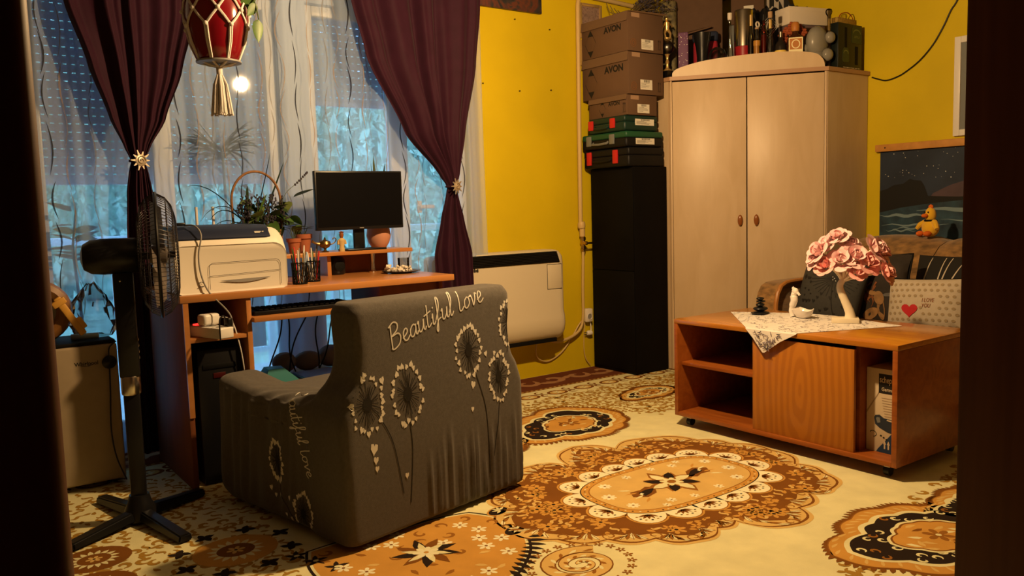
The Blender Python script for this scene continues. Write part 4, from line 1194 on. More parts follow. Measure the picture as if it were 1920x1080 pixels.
t = bottle(4.503, 3.346, [(0.020, 0), (0.024, 0.06), (0.022, 0.14), (0.012, 0.24), (0.0095, 0.27), (0.0095, 0.345)], 'clear_glass', 'tapering clear bottle with a cork and pebbles inside', ([(0.012, 0.335), (0.014, 0.345), (0.014, 0.374), (0.005, 0.376)], 'cork'))
st = MB()
for k in range(14): st.sphere((r_.uniform(-0.011, 0.011), r_.uniform(-0.011, 0.011), 0.012 + 0.006 * k * 0.9), 0.008, (1, 1, 0.8), 7, 5)
st.build('pebbles', 'stones', t)['kind'] = 'stuff'
MB().lathe([(0.0102, 0.27), (0.0104, 0.325)], 14).build('neck_foil', 'gold', t)
t = bottle(4.555, 3.305, [(0.034, 0), (0.036, 0.15), (0.030, 0.175), (0.014, 0.195), (0.012, 0.22)], 'dark_liquid', 'squat dark bottle with a silver cap beside the yellow-labelled one', ([(0.013, 0.212), (0.013, 0.246), (0.005, 0.248)], 'chrome'))
MB().lathe([(0.0366, 0.07), (0.0368, 0.13)], 20, cap=False).build('bottle_label', 'label_yellow', t)
# yellow label bottle
mat('brown_glass', (0.05, 0.016, 0.006), 0.15)
t = bottle(4.600, 3.230, [(0.050, 0), (0.053, 0.02), (0.053, 0.17), (0.044, 0.205), (0.020, 0.225), (0.017, 0.25)], 'brown_glass', 'brown bottle with a bright yellow square label and orange stopper', ([(0.022, 0.24), (0.026, 0.25), (0.026, 0.285), (0.018, 0.297), (0.005, 0.299)], 'label_brown'))
lb = MB(); fa = FR
nrm = Vector((-math.sin(-fa), -math.cos(-fa), 0)); tdir = Vector((math.cos(fa), math.sin(fa), 0)); ndir = Vector((math.sin(fa), -math.cos(fa), 0))
def LP(u, v, d): p = ndir * (0.054 + d) + tdir * u; return (p.x, p.y, v)
def rect(b, u0, u1, v0, v1, d): b.face([LP(u0, v0, d), LP(u1, v0, d), LP(u1, v1, d), LP(u0, v1, d)])
lb.loft([[LP(-0.042, 0.085, -0.004), LP(0.042, 0.085, -0.004), LP(0.042, 0.195, -0.004), LP(-0.042, 0.195, -0.004)], [LP(-0.042, 0.085, 0), LP(0.042, 0.085, 0), LP(0.042, 0.195, 0), LP(-0.042, 0.195, 0)]])
lbl = lb.build('bottle_label', 'label_cream', t, smooth=0)
q = MB(); rect(q, -0.036, 0.036, 0.122, 0.188, 0.0006); q.build('label_panel', 'label_brown', lbl, smooth=0, recalc=False)
q = MB(); q.face([LP(0.026 * math.cos(a), 0.154 + 0.028 * math.sin(a), 0.0012) for a in [2 * PI * i / 24 for i in range(24)]]); q.build('label_disc', 'label_cream', lbl, smooth=0, recalc=False)
q = MB(); q.face([LP(0.020 * math.cos(a), 0.154 + 0.022 * math.sin(a), 0.0018) for a in [2 * PI * i / 24 for i in range(24)]]); q.build('label_emblem', 'label_brown', lbl, smooth=0, recalc=False)
# orange artificial flowers behind it
mat('orange_petal', (0.33, 0.075, 0.025), 0.7)
t = thing('orange_flowers', 'bunch of burnt orange artificial flowers behind the yellow-labelled bottle', 'flowers', (4.655, 3.29, ZT))
MB().lathe([(0.03, 0), (0.034, 0.12), (0.02, 0.18), (0.016, 0.2)], 14).build('holder', 'dark_liquid', t)
for k, (u, z) in enumerate(((-0.060, 0.235), (-0.03, 0.262), (0.0, 0.29), (0.035, 0.275), (0.062, 0.245), (-0.045, 0.20), (0.01, 0.24))):
    f = MB(); c = Vector((tdir.x * u, tdir.y * u, z)) + ndir * 0.012
    f.sphere(c, 0.013, (1, 1, 1), 8, 6)
    for j in range(6):
        a = 2 * PI * j / 6 + k; p = c + tdir * 0.018 * math.cos(a) + Vector((0, 0, 0.018 * math.sin(a)))
        f.sphere(p, 0.013, (1.0, 1.0, 0.8), 7, 5)
    f.tube([c, (0, 0, 0.19)], 0.003, 5)
    f.build('blossom', 'orange_petal', t)
# frosted grey ornament
mat('frosted_grey', (0.25, 0.24, 0.21), 0.3, noise=0.15, nscale=8)
t = thing('frosted_ornament', 'frosted grey glass ornament of rounded lobes beside the dark green box', 'ornament', (4.706, 3.145, ZT))
f = MB(); f.sphere((0, 0, 0.17), 0.085, (1.0, 0.7, 1.15), 22, 14); f.sphere((0, 0, 0.06), 0.075, (0.9, 0.7, 0.85), 20, 12)
f.build('body', 'frosted_grey', t)
for k, (u, z, q) in enumerate(((0.075, 0.19, 0.036), (0.06, 0.085, 0.040), (-0.07, 0.13, 0.028))):
    c = tdir * u + ndir * 0.02
    f = MB(); f.sphere((c.x, c.y, z), q, (1, 0.8, 1), 14, 10); f.build('lobe', 'frosted_grey', t)
t = bottle(4.800, 3.125, [(0.022, 0), (0.024, 0.15), (0.014, 0.23), (0.010, 0.26), (0.010, 0.33)], 'clear_glass', 'clear glass decanter with a ball stopper beside the dark green box', ([(0.009, 0.33), (0.012, 0.338), (0.019, 0.35), (0.022, 0.362), (0.018, 0.376), (0.008, 0.382)], 'clear_glass'))
# dark green box
mat('box_green', (0.006, 0.010, 0.009), 0.35); mat('box_green_side', (0.10, 0.10, 0.075), 0.6); mat('emblem_green', (0.035, 0.055, 0.02), 0.5); mat('emblem_lime', (0.16, 0.19, 0.06), 0.5)
t = thing('bottle_carton', 'dark green carton with an oval green emblem at the right end of the wardrobe', 'box', (4.79, 3.055, ZT))
wp(MB().box(4.795, 5.062, 3.056, 3.11, ZT, 2.205, 0.002), 'carton', 'box_green', t)
def emblem(u0, u1, v0, v1, word):
    e = wp(MB().prism([(u0, v0 + 0.01), (u0 + 0.006, v0), (u1 - 0.006, v0), (u1, v0 + 0.01), (u1, v1 - 0.02), (u1 - 0.015, v1), (u0 + 0.015, v1), (u0, v1 - 0.02)], 3.0545, 3.0565, 'Y'), 'emblem', 'emblem_green', t)
    cx_, cz_ = (u0 + u1) / 2, v0 + (v1 - v0) * 0.58
    a_ = MB(); a_.ribbon([(cx_ + (u1 - u0) * 0.36 * math.cos(a), 3.0538, cz_ + (v1 - v0) * 0.22 * math.sin(a)) for a in [PI * i / 12 for i in range(13)]], 0.007, (0, -1, 0))
    a_.xform(Matrix.Translation(-t.location)).build('emblem_arch', 'emblem_lime', e, smooth=0, recalc=False)
    for kk, (wd, zz) in enumerate(((word[0], 0.30), (word[1], 0.12))):
        if not wd: continue
        x = text_mb(wd, (u1 - u0) * 0.20, bold=0.0004, align='CENTER'); x.xform(FACE_NY(cx_, 3.0537, v0 + (v1 - v0) * zz))
        x.xform(Matrix.Translation(-t.location)).build('emblem_lettering', 'emblem_lime', e, smooth=0, recalc=False)
emblem(4.945, 5.055, 2.09, 2.195, ('APPLE', ''))
emblem(4.845, 4.915, 1.965, 2.055, ('', ''))
for (u0, u1, v0, v1) in ((4.868, 4.892, 2.055, 2.18), (4.985, 5.015, 1.955, 2.07)):
    wp(MB().box(u0, u1, 3.0548, 3.0568, v0, v1, 0.0), 'bottle_motif', 'black_matte', t)
pr = MB(); r_ = random.Random(2); x = 4.85
while x < 5.03:
    ww = r_.uniform(0.008, 0.03); pr.face([(x, 3.0545, 1.930), (x + ww, 3.0545, 1.930), (x + ww, 3.0545, 1.9345), (x, 3.0545, 1.9345)]); x += ww + 0.006
wp(pr, 'fine_print', 'cap_white', t, smooth=0, recalc=False)['kind'] = 'stuff'
# ornate paper bag
mat('bag_ochre', (0.36, 0.23, 0.05), 0.7, noise=0.35, nscale=60); mat('bag_red', (0.28, 0.03, 0.015), 0.6)
t = thing('gift_bag', 'ornate ochre paper gift bag with a red diamond behind the dark green carton', 'bag', (4.96, 3.13, ZT))
wp(MB().box(4.90, 5.105, 3.125, 3.20, ZT, 2.262, 0.003), 'bag_body', 'bag_ochre', t)
wp(MB().prism([(5.06, 2.155), (5.085, 2.13), (5.105, 2.155), (5.085, 2.18)], 3.1235, 3.1255, 'Y'), 'diamond_print', 'bag_red', t)
wp(MB().tube(smooth_path([(4.92, 3.13, 2.262), (4.94, 3.128, 2.285), (5.0, 3.126, 2.298), (5.05, 3.128, 2.285), (5.08, 3.13, 2.262)], 5), 0.003, 6), 'bag_handle', 'bag_red', t)
# white box on a mauve box
mat('mauve', (0.16, 0.11, 0.12), 0.7); mat('box_white', (0.74, 0.66, 0.56), 0.7)
t = tag(MB().box(-0.14, 0.14, -0.06, 0.06, 0, 0.33, 0.004).build('gift_box', 'mauve', loc=(4.905, 3.395, ZT), rot=(0, 0, -0.28)), 'mauve box carrying the white carton on the wardrobe', 'box')
t = thing('white_carton', 'plain white carton resting on the mauve box behind the bottles', 'box', (4.905, 3.395, ZT + 0.331), -0.28)
MB().box(-0.155, 0.155, -0.07, 0.075, 0, 0.105, 0.003).build('carton', 'box_white', t)
MB().box(-0.156, 0.156, -0.071, 0.076, 0.085, 0.112, 0.003).build('carton_lid', 'box_white', t)
# chequered scarf and black bag with a diamond emblem
mat('scarf_black', (0.012, 0.012, 0.012), 0.8); mat('scarf_white', (0.42, 0.38, 0.34), 0.8); mat('bag_black', (0.008, 0.008, 0.010), 0.2); mat('emblem_silver', (0.30, 0.28, 0.25), 0.4)
t = thing('shopping_bag', 'glossy black bag with a silver diamond emblem behind the corked bottle', 'bag', (4.735, 3.61, ZT), FR)
f = MB(); f.grid(lambda u, v: (-0.12 + 0.25 * u, -0.03 + 0.012 * math.sin(u * 17 + v * 5) * (0.3 + v), 0.46 * v + 0.015 * math.sin(u * 23) * v), 14, 10)
f.grid(lambda u, v: (-0.12 + 0.25 * u, 0.05 + 0.012 * math.sin(u * 13 + v * 5), 0.46 * v), 14, 10)
f.build('bag_body', 'bag_black', t)
f = MB()
for s in (0.060, 0.046):
    f.ribbon([(0.065 + s * math.cos(a), -0.052, 0.34 + s * 1.15 * math.sin(a)) for a in [PI / 2 * i for i in range(5)]], 0.004, (0, -1, 0))
f.ribbon([(0.045, -0.052, 0.31), (0.055, -0.052, 0.375)], 0.008, (0, -1, 0))
f.ribbon([(0.05, -0.052, 0.37), (0.085, -0.052, 0.36), (0.09, -0.052, 0.335), (0.05, -0.052, 0.32)], 0.008, (0, -1, 0))
f.build('diamond_emblem', 'emblem_silver', t, smooth=0, recalc=False)
t = thing('chequered_scarf', 'black and white chequered scarf heaped at the back of the wardrobe top', 'scarf', (5.016, 3.549, ZT), FR)
def scarf(u, v): return (-0.18 + 0.28 * u, 0.01 * math.sin(9 * u) - 0.03 * v, 0.40 + 0.26 * v + 0.05 * math.sin(5 * u + 1) - 0.16 * u * v + 0.012 * math.sin(40 * u))
f = MB(); NU, NV = 36, 14
vs = [[f.bm.verts.new(scarf(i / NU, j / NV)) for i in range(NU + 1)] for j in range(NV + 1)]
for j in range(NV):
    for i in range(NU):
        fc = f.bm.faces.new((vs[j][i], vs[j][i + 1], vs[j + 1][i + 1], vs[j + 1][i])); fc.material_index = 1 if ((i // 4 + (j // 4)) % 2 and 2 < j < 12) else 0
f.build('scarf_cloth', ['scarf_black', 'scarf_white'], t)
MB().box(-0.15, 0.02, 0.01, 0.06, 0, 0.45, 0.02, 3).build('folded_pile', 'scarf_black', t)
# ================================================================== on the yellow wall beside the window
mat('pipe_paint', (0.55, 0.40, 0.17), 0.45)
mat('heater_cream', (0.62, 0.55, 0.42), 0.4)
t = thing('wall_heater', 'cream gas wall heater with a black top grille under the yellow wall', 'heater', (2.92, 4.256, 0.24))
prof = [(4.254, 0.245), (4.17, 0.245), (4.125, 0.258), (4.095, 0.295), (4.084, 0.345), (4.088, 0.40), (4.100, 0.435), (4.100, 0.75), (4.108, 0.80), (4.135, 0.826), (4.17, 0.832), (4.254, 0.832)]
rings = []
def hring(x, ins):
    cz = 0.54; out_ = []
    for (y, z) in prof:
        zz = cz + (z - cz) * (1 - ins * 1.1); yy = 4.254 - (4.254 - y) * (1 - ins * 2.2)
        out_.append((x, yy, zz))
    return out_
for x, i in ((2.44, 0.09), (2.447, 0.045), (2.462, 0.015), (2.485, 0.0), (3.345, 0.0), (3.375, 0.015), (3.392, 0.045), (3.40, 0.09)):
    rings.append(hring(x, i))
wp(MB().loft(rings), 'housing', 'heater_cream', t)
gr = wp(MB().prism([(2.50, 0.752), (3.352, 0.752), (3.325, 0.822), (2.50, 0.822)], 4.094, 4.115, 'Y'), 'top_grille', 'black_matte', t)
for k in range(7):
    sl = MB().box(2.505, 3.345 - k * 0.003, 4.089, 4.0955, 0.757 + k * 0.0095, 0.762 + k * 0.0095)
    sl.xform(Matrix.Translation(-t.location)).build('grille_slat', 'black_plastic', gr)
fl = wp(MB().box(3.252, 3.366, 4.0965, 4.102, 0.583, 0.737, 0.002), 'access_flap', 'heater_cream', t)
wp(MB().box(3.249, 3.369, 4.0990, 4.1005, 0.580, 0.740), 'flap_gap', 'ink', t)
lg = MB()
for k in range(5): lg.box(2.672 + 0.011 * k, 2.680 + 0.011 * k, 4.097, 4.1005, 0.727 + 0.002 * (k % 2), 0.742 + 0.004 * (k % 3))
wp(lg, 'maker_badge', 'black_plastic', t)['kind'] = 'stuff'
for k in range(3): wp(MB().box(2.52, 3.33, 4.115 + 0.024 * k, 4.125 + 0.024 * k, 0.238, 0.262), 'bottom_vent', 'black_matte', t)
# gas pipe
t = thing('gas_pipe', 'cream painted gas pipe running down the yellow wall to the heater', 'pipe', (3.645, 4.256, 0.2))
wp(MB().tube(smooth_path([(3.647, 4.225, 0.99), (3.652, 4.225, 1.6), (3.660, 4.225, 2.30), (3.664, 4.225, 2.43), (3.685, 4.225, 2.475), (3.74, 4.225, 2.485), (4.00, 4.225, 2.478), (4.35, 4.225, 2.46)], 6), 0.0145, 12), 'upper_pipe', 'pipe_paint', t)
wp(MB().tube(smooth_path([(3.664, 4.225, 0.99), (3.664, 4.225, 0.80), (3.655, 4.225, 0.55), (3.652, 4.225, 0.36), (3.625, 4.225, 0.275), (3.54, 4.222, 0.228), (3.40, 4.20, 0.215), (3.32, 4.19, 0.240)], 6), 0.010, 10), 'lower_pipe', 'pipe_paint', t)
vb = MB().cyl((3.657, 4.222, 0.90), (3.657, 4.222, 1.00), 0.019, n=14); vb.lathe([(0.024, 0.955), (0.026, 0.965), (0.026, 0.985), (0.022, 0.995)], 12, (3.652, 4.222, 0))
wp(vb, 'pipe_joint', 'pipe_paint', t)
vb = MB().cyl((3.664, 4.222, 0.80), (3.664, 4.222, 0.905), 0.014, n=12); vb.cyl((3.664, 4.24, 0.855), (3.664, 4.185, 0.855), 0.013, n=12); vb.lathe([(0.019, 0.815), (0.019, 0.835)], 6, (3.664, 4.222, 0)); vb.lathe([(0.019, 0.875), (0.019, 0.895)], 6, (3.664, 4.222, 0))
vv = wp(vb, 'gas_valve', 'brass', t)
lv = MB().box(3.655, 3.72, 4.178, 4.184, 0.848, 0.862, 0.002)
lv.xform(Matrix.Translation(-t.location)).build('valve_lever', 'brass', vv)
tag(MB().tube(smooth_path([(3.22, 4.19, 0.236), (3.22, 4.20, 0.17), (3.27, 4.235, 0.11), (3.36, 4.245, 0.085), (3.47, 4.245, 0.13), (3.56, 4.245, 0.215), (3.63, 4.245, 0.30), (3.675, 4.245, 0.335)], 7), 0.005, 8).build('heater_cable', 'pipe_paint'), 'cream cable looping from under the heater to the socket', 'cable')
t = thing('wall_socket', 'white surface mounted wall socket beside the black cabinet', 'socket', (3.72, 4.256, 0.36))
wp(MB().box(3.674, 3.732, 4.215, 4.2558, 0.315, 0.405, 0.006), 'socket_box', 'cream_plastic', t)
wp(MB().torus((3.703, 4.2145, 0.352), 0.021, 0.003, 'Y', 22, 6), 'socket_rim', 'white_plastic', t)
wp(MB().lathe([(0.020, 0), (0.020, 0.002)], 20).xform(Matrix.Translation((3.703, 4.216, 0.352)) @ Matrix.Rotation(PI / 2, 4, 'X')), 'socket_recess', 'cable_grey', t)
t = thing('power_plug', 'white power plug hanging below the wall socket', 'plug', (3.70, 4.235, 0.235))
MB().tube([(0.03, 0, 0.0), (0.004, 0, 0.0), (-0.008, 0, -0.002)], [0.017, 0.018, 0.012], 12).build('plug_body', 'white_plastic', t)
for s in (-1, 1): MB().cyl((-0.008, 0.0, s * 0.007), (-0.032, 0, s * 0.007), 0.0028, n=8).build('plug_pin', 'chrome', t)
MB().tube(smooth_path([(0.028, 0, 0.0), (0.031, 0.002, 0.04), (0.026, 0.004, 0.082)], 5), 0.004, 8).build('plug_cord', 'white_plastic', t)
tag(MB().tube(smooth_path([(3.683, 4.245, 0.316), (3.678, 4.247, 0.25), (3.672, 4.247, 0.14), (3.685, 4.245, 0.06), (3.722, 4.24, 0.012)], 6), 0.0035, 8).build('cord', 'pipe_paint'), 'thin cream cord running from the socket down behind the black cabinet', 'cable')
NAILS = [((3.162, 2.28), 'small nail in the yellow wall nearest below the dark canvas'), ((3.44, 2.245), 'small nail in the yellow wall right of the dark canvas'), ((2.905, 1.87), 'small nail in the yellow wall beside the right curtain'), ((3.185, 1.84), 'small nail in the middle of the lower row on the yellow wall'), ((3.44, 1.86), 'small nail in the yellow wall lower right near the gas pipe')]
for (x, z), lb_ in NAILS:
    tag(MB().cyl((x, 4.2555, z), (x, 4.247, z), 0.0045, n=8).build('wall_nail', 'steel_dark'), lb_, 'nail', 'nails in the yellow wall')
# canvas painting at the top and two small framed pictures
def paint_mat(name, cols, scale, distort=2.0):
    m = mat(name, cols[0], 0.5); nt = m.node_tree; b_ = nt.nodes['Principled BSDF']
    tc = nt.nodes.new('ShaderNodeTexCoord'); tx = nt.nodes.new('ShaderNodeTexNoise'); tx.inputs['Scale'].default_value = scale; tx.inputs['Distortion'].default_value = distort; tx.inputs['Detail'].default_value = 6
    nt.links.new(tc.outputs['Object'], tx.inputs['Vector'])
    rp = nt.nodes.new('ShaderNodeValToRGB')
    while len(rp.color_ramp.elements) < len(cols): rp.color_ramp.elements.new(0.5)
    for i, c in enumerate(cols):
        rp.color_ramp.elements[i].position = 0.3 + 0.4 * i / (len(cols) - 1); rp.color_ramp.elements[i].color = (*c, 1)
    nt.links.new(tx.outputs['Fac'], rp.inputs['Fac']); nt.links.new(rp.outputs['Color'], b_.inputs['Base Color'])
paint_mat('canvas_dark', [(0.012, 0.012, 0.014), (0.03, 0.028, 0.03), (0.12, 0.035, 0.02), (0.03, 0.03, 0.03)], 7)
paint_mat('old_photo', [(0.10, 0.06, 0.05), (0.28, 0.19, 0.16), (0.14, 0.09, 0.08)], 28)
paint_mat('old_photo_b', [(0.03, 0.04, 0.06), (0.22, 0.24, 0.28), (0.02, 0.02, 0.03)], 20)
t = thing('canvas_painting', 'dark abstract canvas with a red streak high on the yellow wall', 'painting', (3.05, 4.256, 2.33))
wp(MB().box(2.74, 3.362, 4.228, 4.2555, 2.330, 2.60, 0.002), 'canvas', 'canvas_dark', t)
for z0, z1, pm, lb_ in ((2.215, 2.446, 'old_photo', 'small gilt framed picture above the other one behind the carton stack'), (2.035, 2.205, 'old_photo_b', 'small gilt framed picture below the other one behind the carton stack')):
    t = thing('picture_frame', lb_, 'picture', (3.79, 4.256, z0), 0, 'gilt pictures behind the cartons')
    fb = MB()
    for (a, c, e, g) in ((3.692, 3.712, z0, z1), (3.868, 3.888, z0, z1), (3.712, 3.868, z0, z0 + 0.02), (3.712, 3.868, z1 - 0.02, z1)): fb.box(a, c, 4.237, 4.2555, e, g, 0.004)
    wp(fb, 'frame', 'gold', t)
    wp(MB().box(3.708, 3.872, 4.247, 4.2545, z0 + 0.016, z1 - 0.016), 'print', pm, t)

# ================================================================== wall_right: hanging picture, frame, cable
mat('bar_wood', (0.52, 0.25, 0.06), 0.5, noise=0.15)
mat('p_sky', (0.016, 0.026, 0.050), 0.6, noise=0.3, nscale=5); mat('p_glow', (0.070, 0.045, 0.06), 0.6, noise=0.3, nscale=6); mat('p_rock', (0.006, 0.006, 0.006), 0.7); mat('p_sea', (0.02, 0.055, 0.085), 0.6, noise=0.6, nscale=9, col2=(0.008, 0.016, 0.028)); mat('p_foam', (0.16, 0.24, 0.28), 0.6); mat('p_star', (0.65, 0.65, 0.62), 0.6)
t = thing('wall_hanging', 'night seascape print with a dark mountain hanging from a wooden bar', 'picture', (5.115, 2.5, 1.44))
PX = 5.105
wp(MB().box(5.08, 5.1145, 1.95, 2.968, 1.395, 1.440, 0.003), 'hanging_bar', 'bar_wood', t)
wp(MB().cyl((5.079, 2.90, 1.418), (5.0785, 2.90, 1.418), 0.005, n=10), 'bar_screw', 'ink', t)
art = wp(MB().box(PX, 5.113, 1.98, 2.945, 0.74, 1.396), 'printed_sheet', 'p_sky', t)
def wallart(pts, m, nme, d):
    q = MB(); q.face([(PX - d, y, z) for (y, z) in pts]); q.xform(Matrix.Translation(-t.location)).build(nme, m, art, smooth=0, recalc=False)
glow = [(2.62, 1.09), (1.98, 1.09), (1.98, 1.25), (2.12, 1.255), (2.26, 1.235), (2.38, 1.20), (2.50, 1.165), (2.60, 1.12)]
wallart(glow, 'p_glow', 'print_glow', 0.0004)
wallart([(2.945, 1.095), (1.98, 1.095), (1.98, 0.74), (2.945, 0.74)], 'p_sea', 'print_sea', 0.0007)
wallart([(2.945, 1.145), (2.90, 1.155), (2.85, 1.18), (2.79, 1.185), (2.745, 1.215), (2.72, 1.205), (2.675, 1.20), (2.655, 1.17), (2.63, 1.105), (2.55, 1.10), (2.45, 1.095), (1.98, 1.10), (1.98, 1.085), (2.40, 1.075), (2.60, 1.06), (2.80, 1.035), (2.945, 1.005)], 'p_rock', 'print_mountain', 0.0010)
r_ = random.Random(8)
q = MB()
for k in range(70):
    y = r_.uniform(1.99, 2.94); z = r_.uniform(1.2, 1.39) if r_.random() < 0.75 else r_.uniform(1.1, 1.25); s = r_.uniform(0.0012, 0.0034)
    if z < 1.225 and y > 2.60: continue
    q.face([(PX - 0.0012, y + s * math.cos(a), z + s * math.sin(a)) for a in [0, PI / 3, 2 * PI / 3, PI, 4 * PI / 3, 5 * PI / 3]])
q.xform(Matrix.Translation(-t.location)).build('print_stars', 'p_star', art, smooth=0, recalc=False)['kind'] = 'stuff'
q = MB()
for (y0, y1, z, w_) in ((2.94, 2.62, 0.985, 0.020), (2.70, 2.0, 1.02, 0.028), (2.93, 2.50, 0.925, 0.012), (2.85, 2.58, 0.905, 0.010), (2.55, 2.0, 0.955, 0.012), (2.9, 2.7, 0.89, 0.010)):
    q.ribbon([(PX - 0.0013, y0 + (y1 - y0) * i / 12, z + 0.006 * math.sin(i * 1.3 + z * 60)) for i in range(13)], lambda tt, w_=w_: w_ * math.sin(PI * min(max(tt, 0.03), 0.97)), (-1, 0, 0))
q.xform(Matrix.Translation(-t.location)).build('print_waves', 'p_foam', art, smooth=0, recalc=False)['kind'] = 'stuff'
t = thing('picture_frame', 'white framed grey picture on the right wall at the door edge', 'picture', (5.115, 2.3, 1.455))
fb = MB()
for (a, c, e, g) in ((2.445, 2.482, 1.455, 2.035), (2.10, 2.137, 1.455, 2.035), (2.137, 2.445, 1.455, 1.492), (2.137, 2.445, 1.998, 2.035)): fb.box(5.09, 5.1145, a, c, e, g, 0.003)
wp(fb, 'frame', 'white_plastic', t)
wp(MB().box(5.102, 5.1135, 2.137, 2.445, 1.492, 1.998), 'print', 'latch_grey', t)
tag(MB().tube(smooth_path([(5.105, 3.01, 1.878), (5.105, 2.97, 1.862), (5.106, 2.913, 1.845), (5.106, 2.84, 1.858), (5.106, 2.784, 1.882), (5.106, 2.70, 1.935), (5.106, 2.62, 2.016), (5.106, 2.56, 2.11), (5.106, 2.515, 2.20), (5.106, 2.483, 2.245), (5.106, 2.44, 2.35), (5.106, 2.41, 2.60)], 6), 0.0042, 8).build('wall_cable', 'black_plastic'), 'black cable sagging across the right yellow wall from the wardrobe top', 'cable')

# ================================================================== sofa
mat('sofa_brown', (0.25, 0.135, 0.045), 0.85, noise=0.55, nscale=9, grain=(1.0, 2.2, 5.0), sheen=0.3, bump=0.25, bscale=90)
mat('sofa_wood', (0.36, 0.15, 0.035), 0.4)
t = thing('sofa', 'mottled brown velvet sofa behind the coffee table with rounded wooden arm edge', 'sofa', (4.4, 2.0, 0))
wp(MB().box(4.02, 5.06, 0.62, 2.855, 0.03, 0.27, 0.02, 3), 'base', 'sofa_brown', t)
for y0, y1 in ((0.64, 1.735), (1.745, 2.85)):
    wp(MB().box(3.98, 4.62, y0, y1, 0.27, 0.418, 0.05, 4), 'seat_cushion', 'sofa_brown', t)
for y0, y1 in ((0.63, 1.20), (1.205, 1.78), (1.785, 2.36), (2.365, 2.93)):
    secs = []
    for i in range(9):
        u = i / 8; y = y0 + (y1 - y0) * u; pinch = 1 - 0.055 * abs(2 * u - 1) ** 3
        pr_ = [(4.45, 0.40), (4.47, 0.52), (4.55, 0.68), (4.63, 0.79), (4.70, 0.845), (4.79, 0.872), (4.90, 0.874), (5.0, 0.855), (5.06, 0.80), (5.075, 0.5), (5.075, 0.28), (4.5, 0.28)]
        secs.append([(5.07 - (5.07 - x) * pinch, y, 0.28 + (z - 0.28) * pinch) for x, z in pr_])
    wp(MB().loft(secs), 'backrest_cushion', 'sofa_brown', t, smooth=50)
armp = [(3.915, 0.03), (3.905, 0.40), (3.91, 0.52), (3.925, 0.575), (3.955, 0.615), (4.00, 0.632), (4.08, 0.637), (4.62, 0.637), (4.64, 0.60), (4.64, 0.03)]
wp(MB().prism(armp, 2.865, 3.0, 'Y'), 'armrest', 'sofa_brown', t, smooth=50)
wp(MB().tube([(x - 0.006, 2.86, z + 0.004) for x, z in armp[:8]], 0.013, 8), 'arm_trim', 'sofa_wood', t)
wp(MB().box(4.02, 4.62, 0.55, 0.62, 0.03, 0.60, 0.04, 3), 'armrest', 'sofa_brown', t)
for (x, y) in ((4.08, 0.7), (4.08, 2.8), (5.0, 0.7), (5.0, 2.8)): wp(MB().cyl((x, y, 0), (x, y, 0.032), 0.022, n=12), 'foot', 'sofa_wood', t)

# ------------------------------------------------------------------ cushions
def pillow_fn(w_, h_, d_):
    def fn(x, z):
        a = max(0.0, 1 - abs(2 * x / w_) ** 2.6); c = max(0.0, 1 - abs(2 * z / h_) ** 2.6)
        return d_ * (a * c) ** 0.55
    return fn
def pillow(name, label, loc, w_, h_, d_, m, yaw, lean, roll, edge=None):
    t = thing(name, label, 'cushion', loc)
    t.rotation_euler = Euler((0, 0, 0)); t.rotation_euler = (Matrix.Rotation(-PI / 2 + yaw, 4, 'Z') @ Matrix.Rotation(-lean, 4, 'X') @ Matrix.Rotation(roll, 4, 'Y')).to_euler()
    fn = pillow_fn(w_, h_, d_)
    N = 22
    b_ = MB(); fr = {}; bk = {}
    def shape(i, j):
        u = -1 + 2 * i / N; v = -1 + 2 * j / N
        x = w_ / 2 * u * (1 - 0.05 * (1 - v * v) * abs(u) ** 3); z = h_ / 2 * v * (1 - 0.05 * (1 - u * u) * abs(v) ** 3)
        return x, z
    for i in range(N + 1):
        for j in range(N + 1):
            x, z = shape(i, j); y = fn(x, z)
            fr[i, j] = b_.bm.verts.new((x, -y, z + h_ / 2))
            bk[i, j] = fr[i, j] if i in (0, N) or j in (0, N) else b_.bm.verts.new((x, y, z + h_ / 2))
    for i in range(N):
        for j in range(N):
            b_.bm.faces.new((fr[i, j], fr[i + 1, j], fr[i + 1, j + 1], fr[i, j + 1]))
            b_.bm.faces.new((bk[i, j + 1], bk[i + 1, j + 1], bk[i + 1, j], bk[i, j]))
    b_.build('cushion_cover', m, t, smooth=60)
    if edge:
        pts_ = [shape(i, 0) for i in range(N + 1)] + [shape(N, j) for j in range(1, N + 1)] + [shape(i, N) for i in range(N - 1, -1, -1)] + [shape(0, j) for j in range(N - 1, -1, -1)]
        MB().tube([(x, 0, z + h_ / 2) for x, z in pts_], 0.006, 6).build('piping', edge, t)
    def on(x, z, off=0.0015): return Vector((x, -fn(x, z - h_ / 2) - off, z))
    return t, on
def cp(b_, pts, on, off=0.0015): b_.face([on(p[0], p[1], off) for p in pts])
mat('cushion_charcoal', (0.040, 0.039, 0.036), 0.85, noise=0.1, nscale=80)
t, on = pillow('cushion', 'charcoal cushion with black dandelion and hearts leaning by the sofa arm', (4.055, 2.665, 0.395), 0.37, 0.37, 0.085, 'cushion_charcoal', 0.10, 0.22, 0.16)
b_ = MB()
for k in range(30):
    a = 2 * PI * k / 30
    b_.ribbon([on(0.03 + 0.13 * tt * math.cos(a), 0.27 + 0.10 * tt * math.sin(a)) for tt in (0.0, 0.35, 0.7, 1.0)], 0.003, (0, -1, 0))
b_.ribbon([on(0.03 + 0.02 * tt + 0.05 * tt * tt, 0.27 - 0.25 * tt, 0.002) for tt in [i / 8 for i in range(9)]], 0.005, (0, -1, 0))
b_.build('dandelion_print', 'ink', t, smooth=0, recalc=False)['kind'] = 'stuff'
r_ = random.Random(14)
hb = MB()
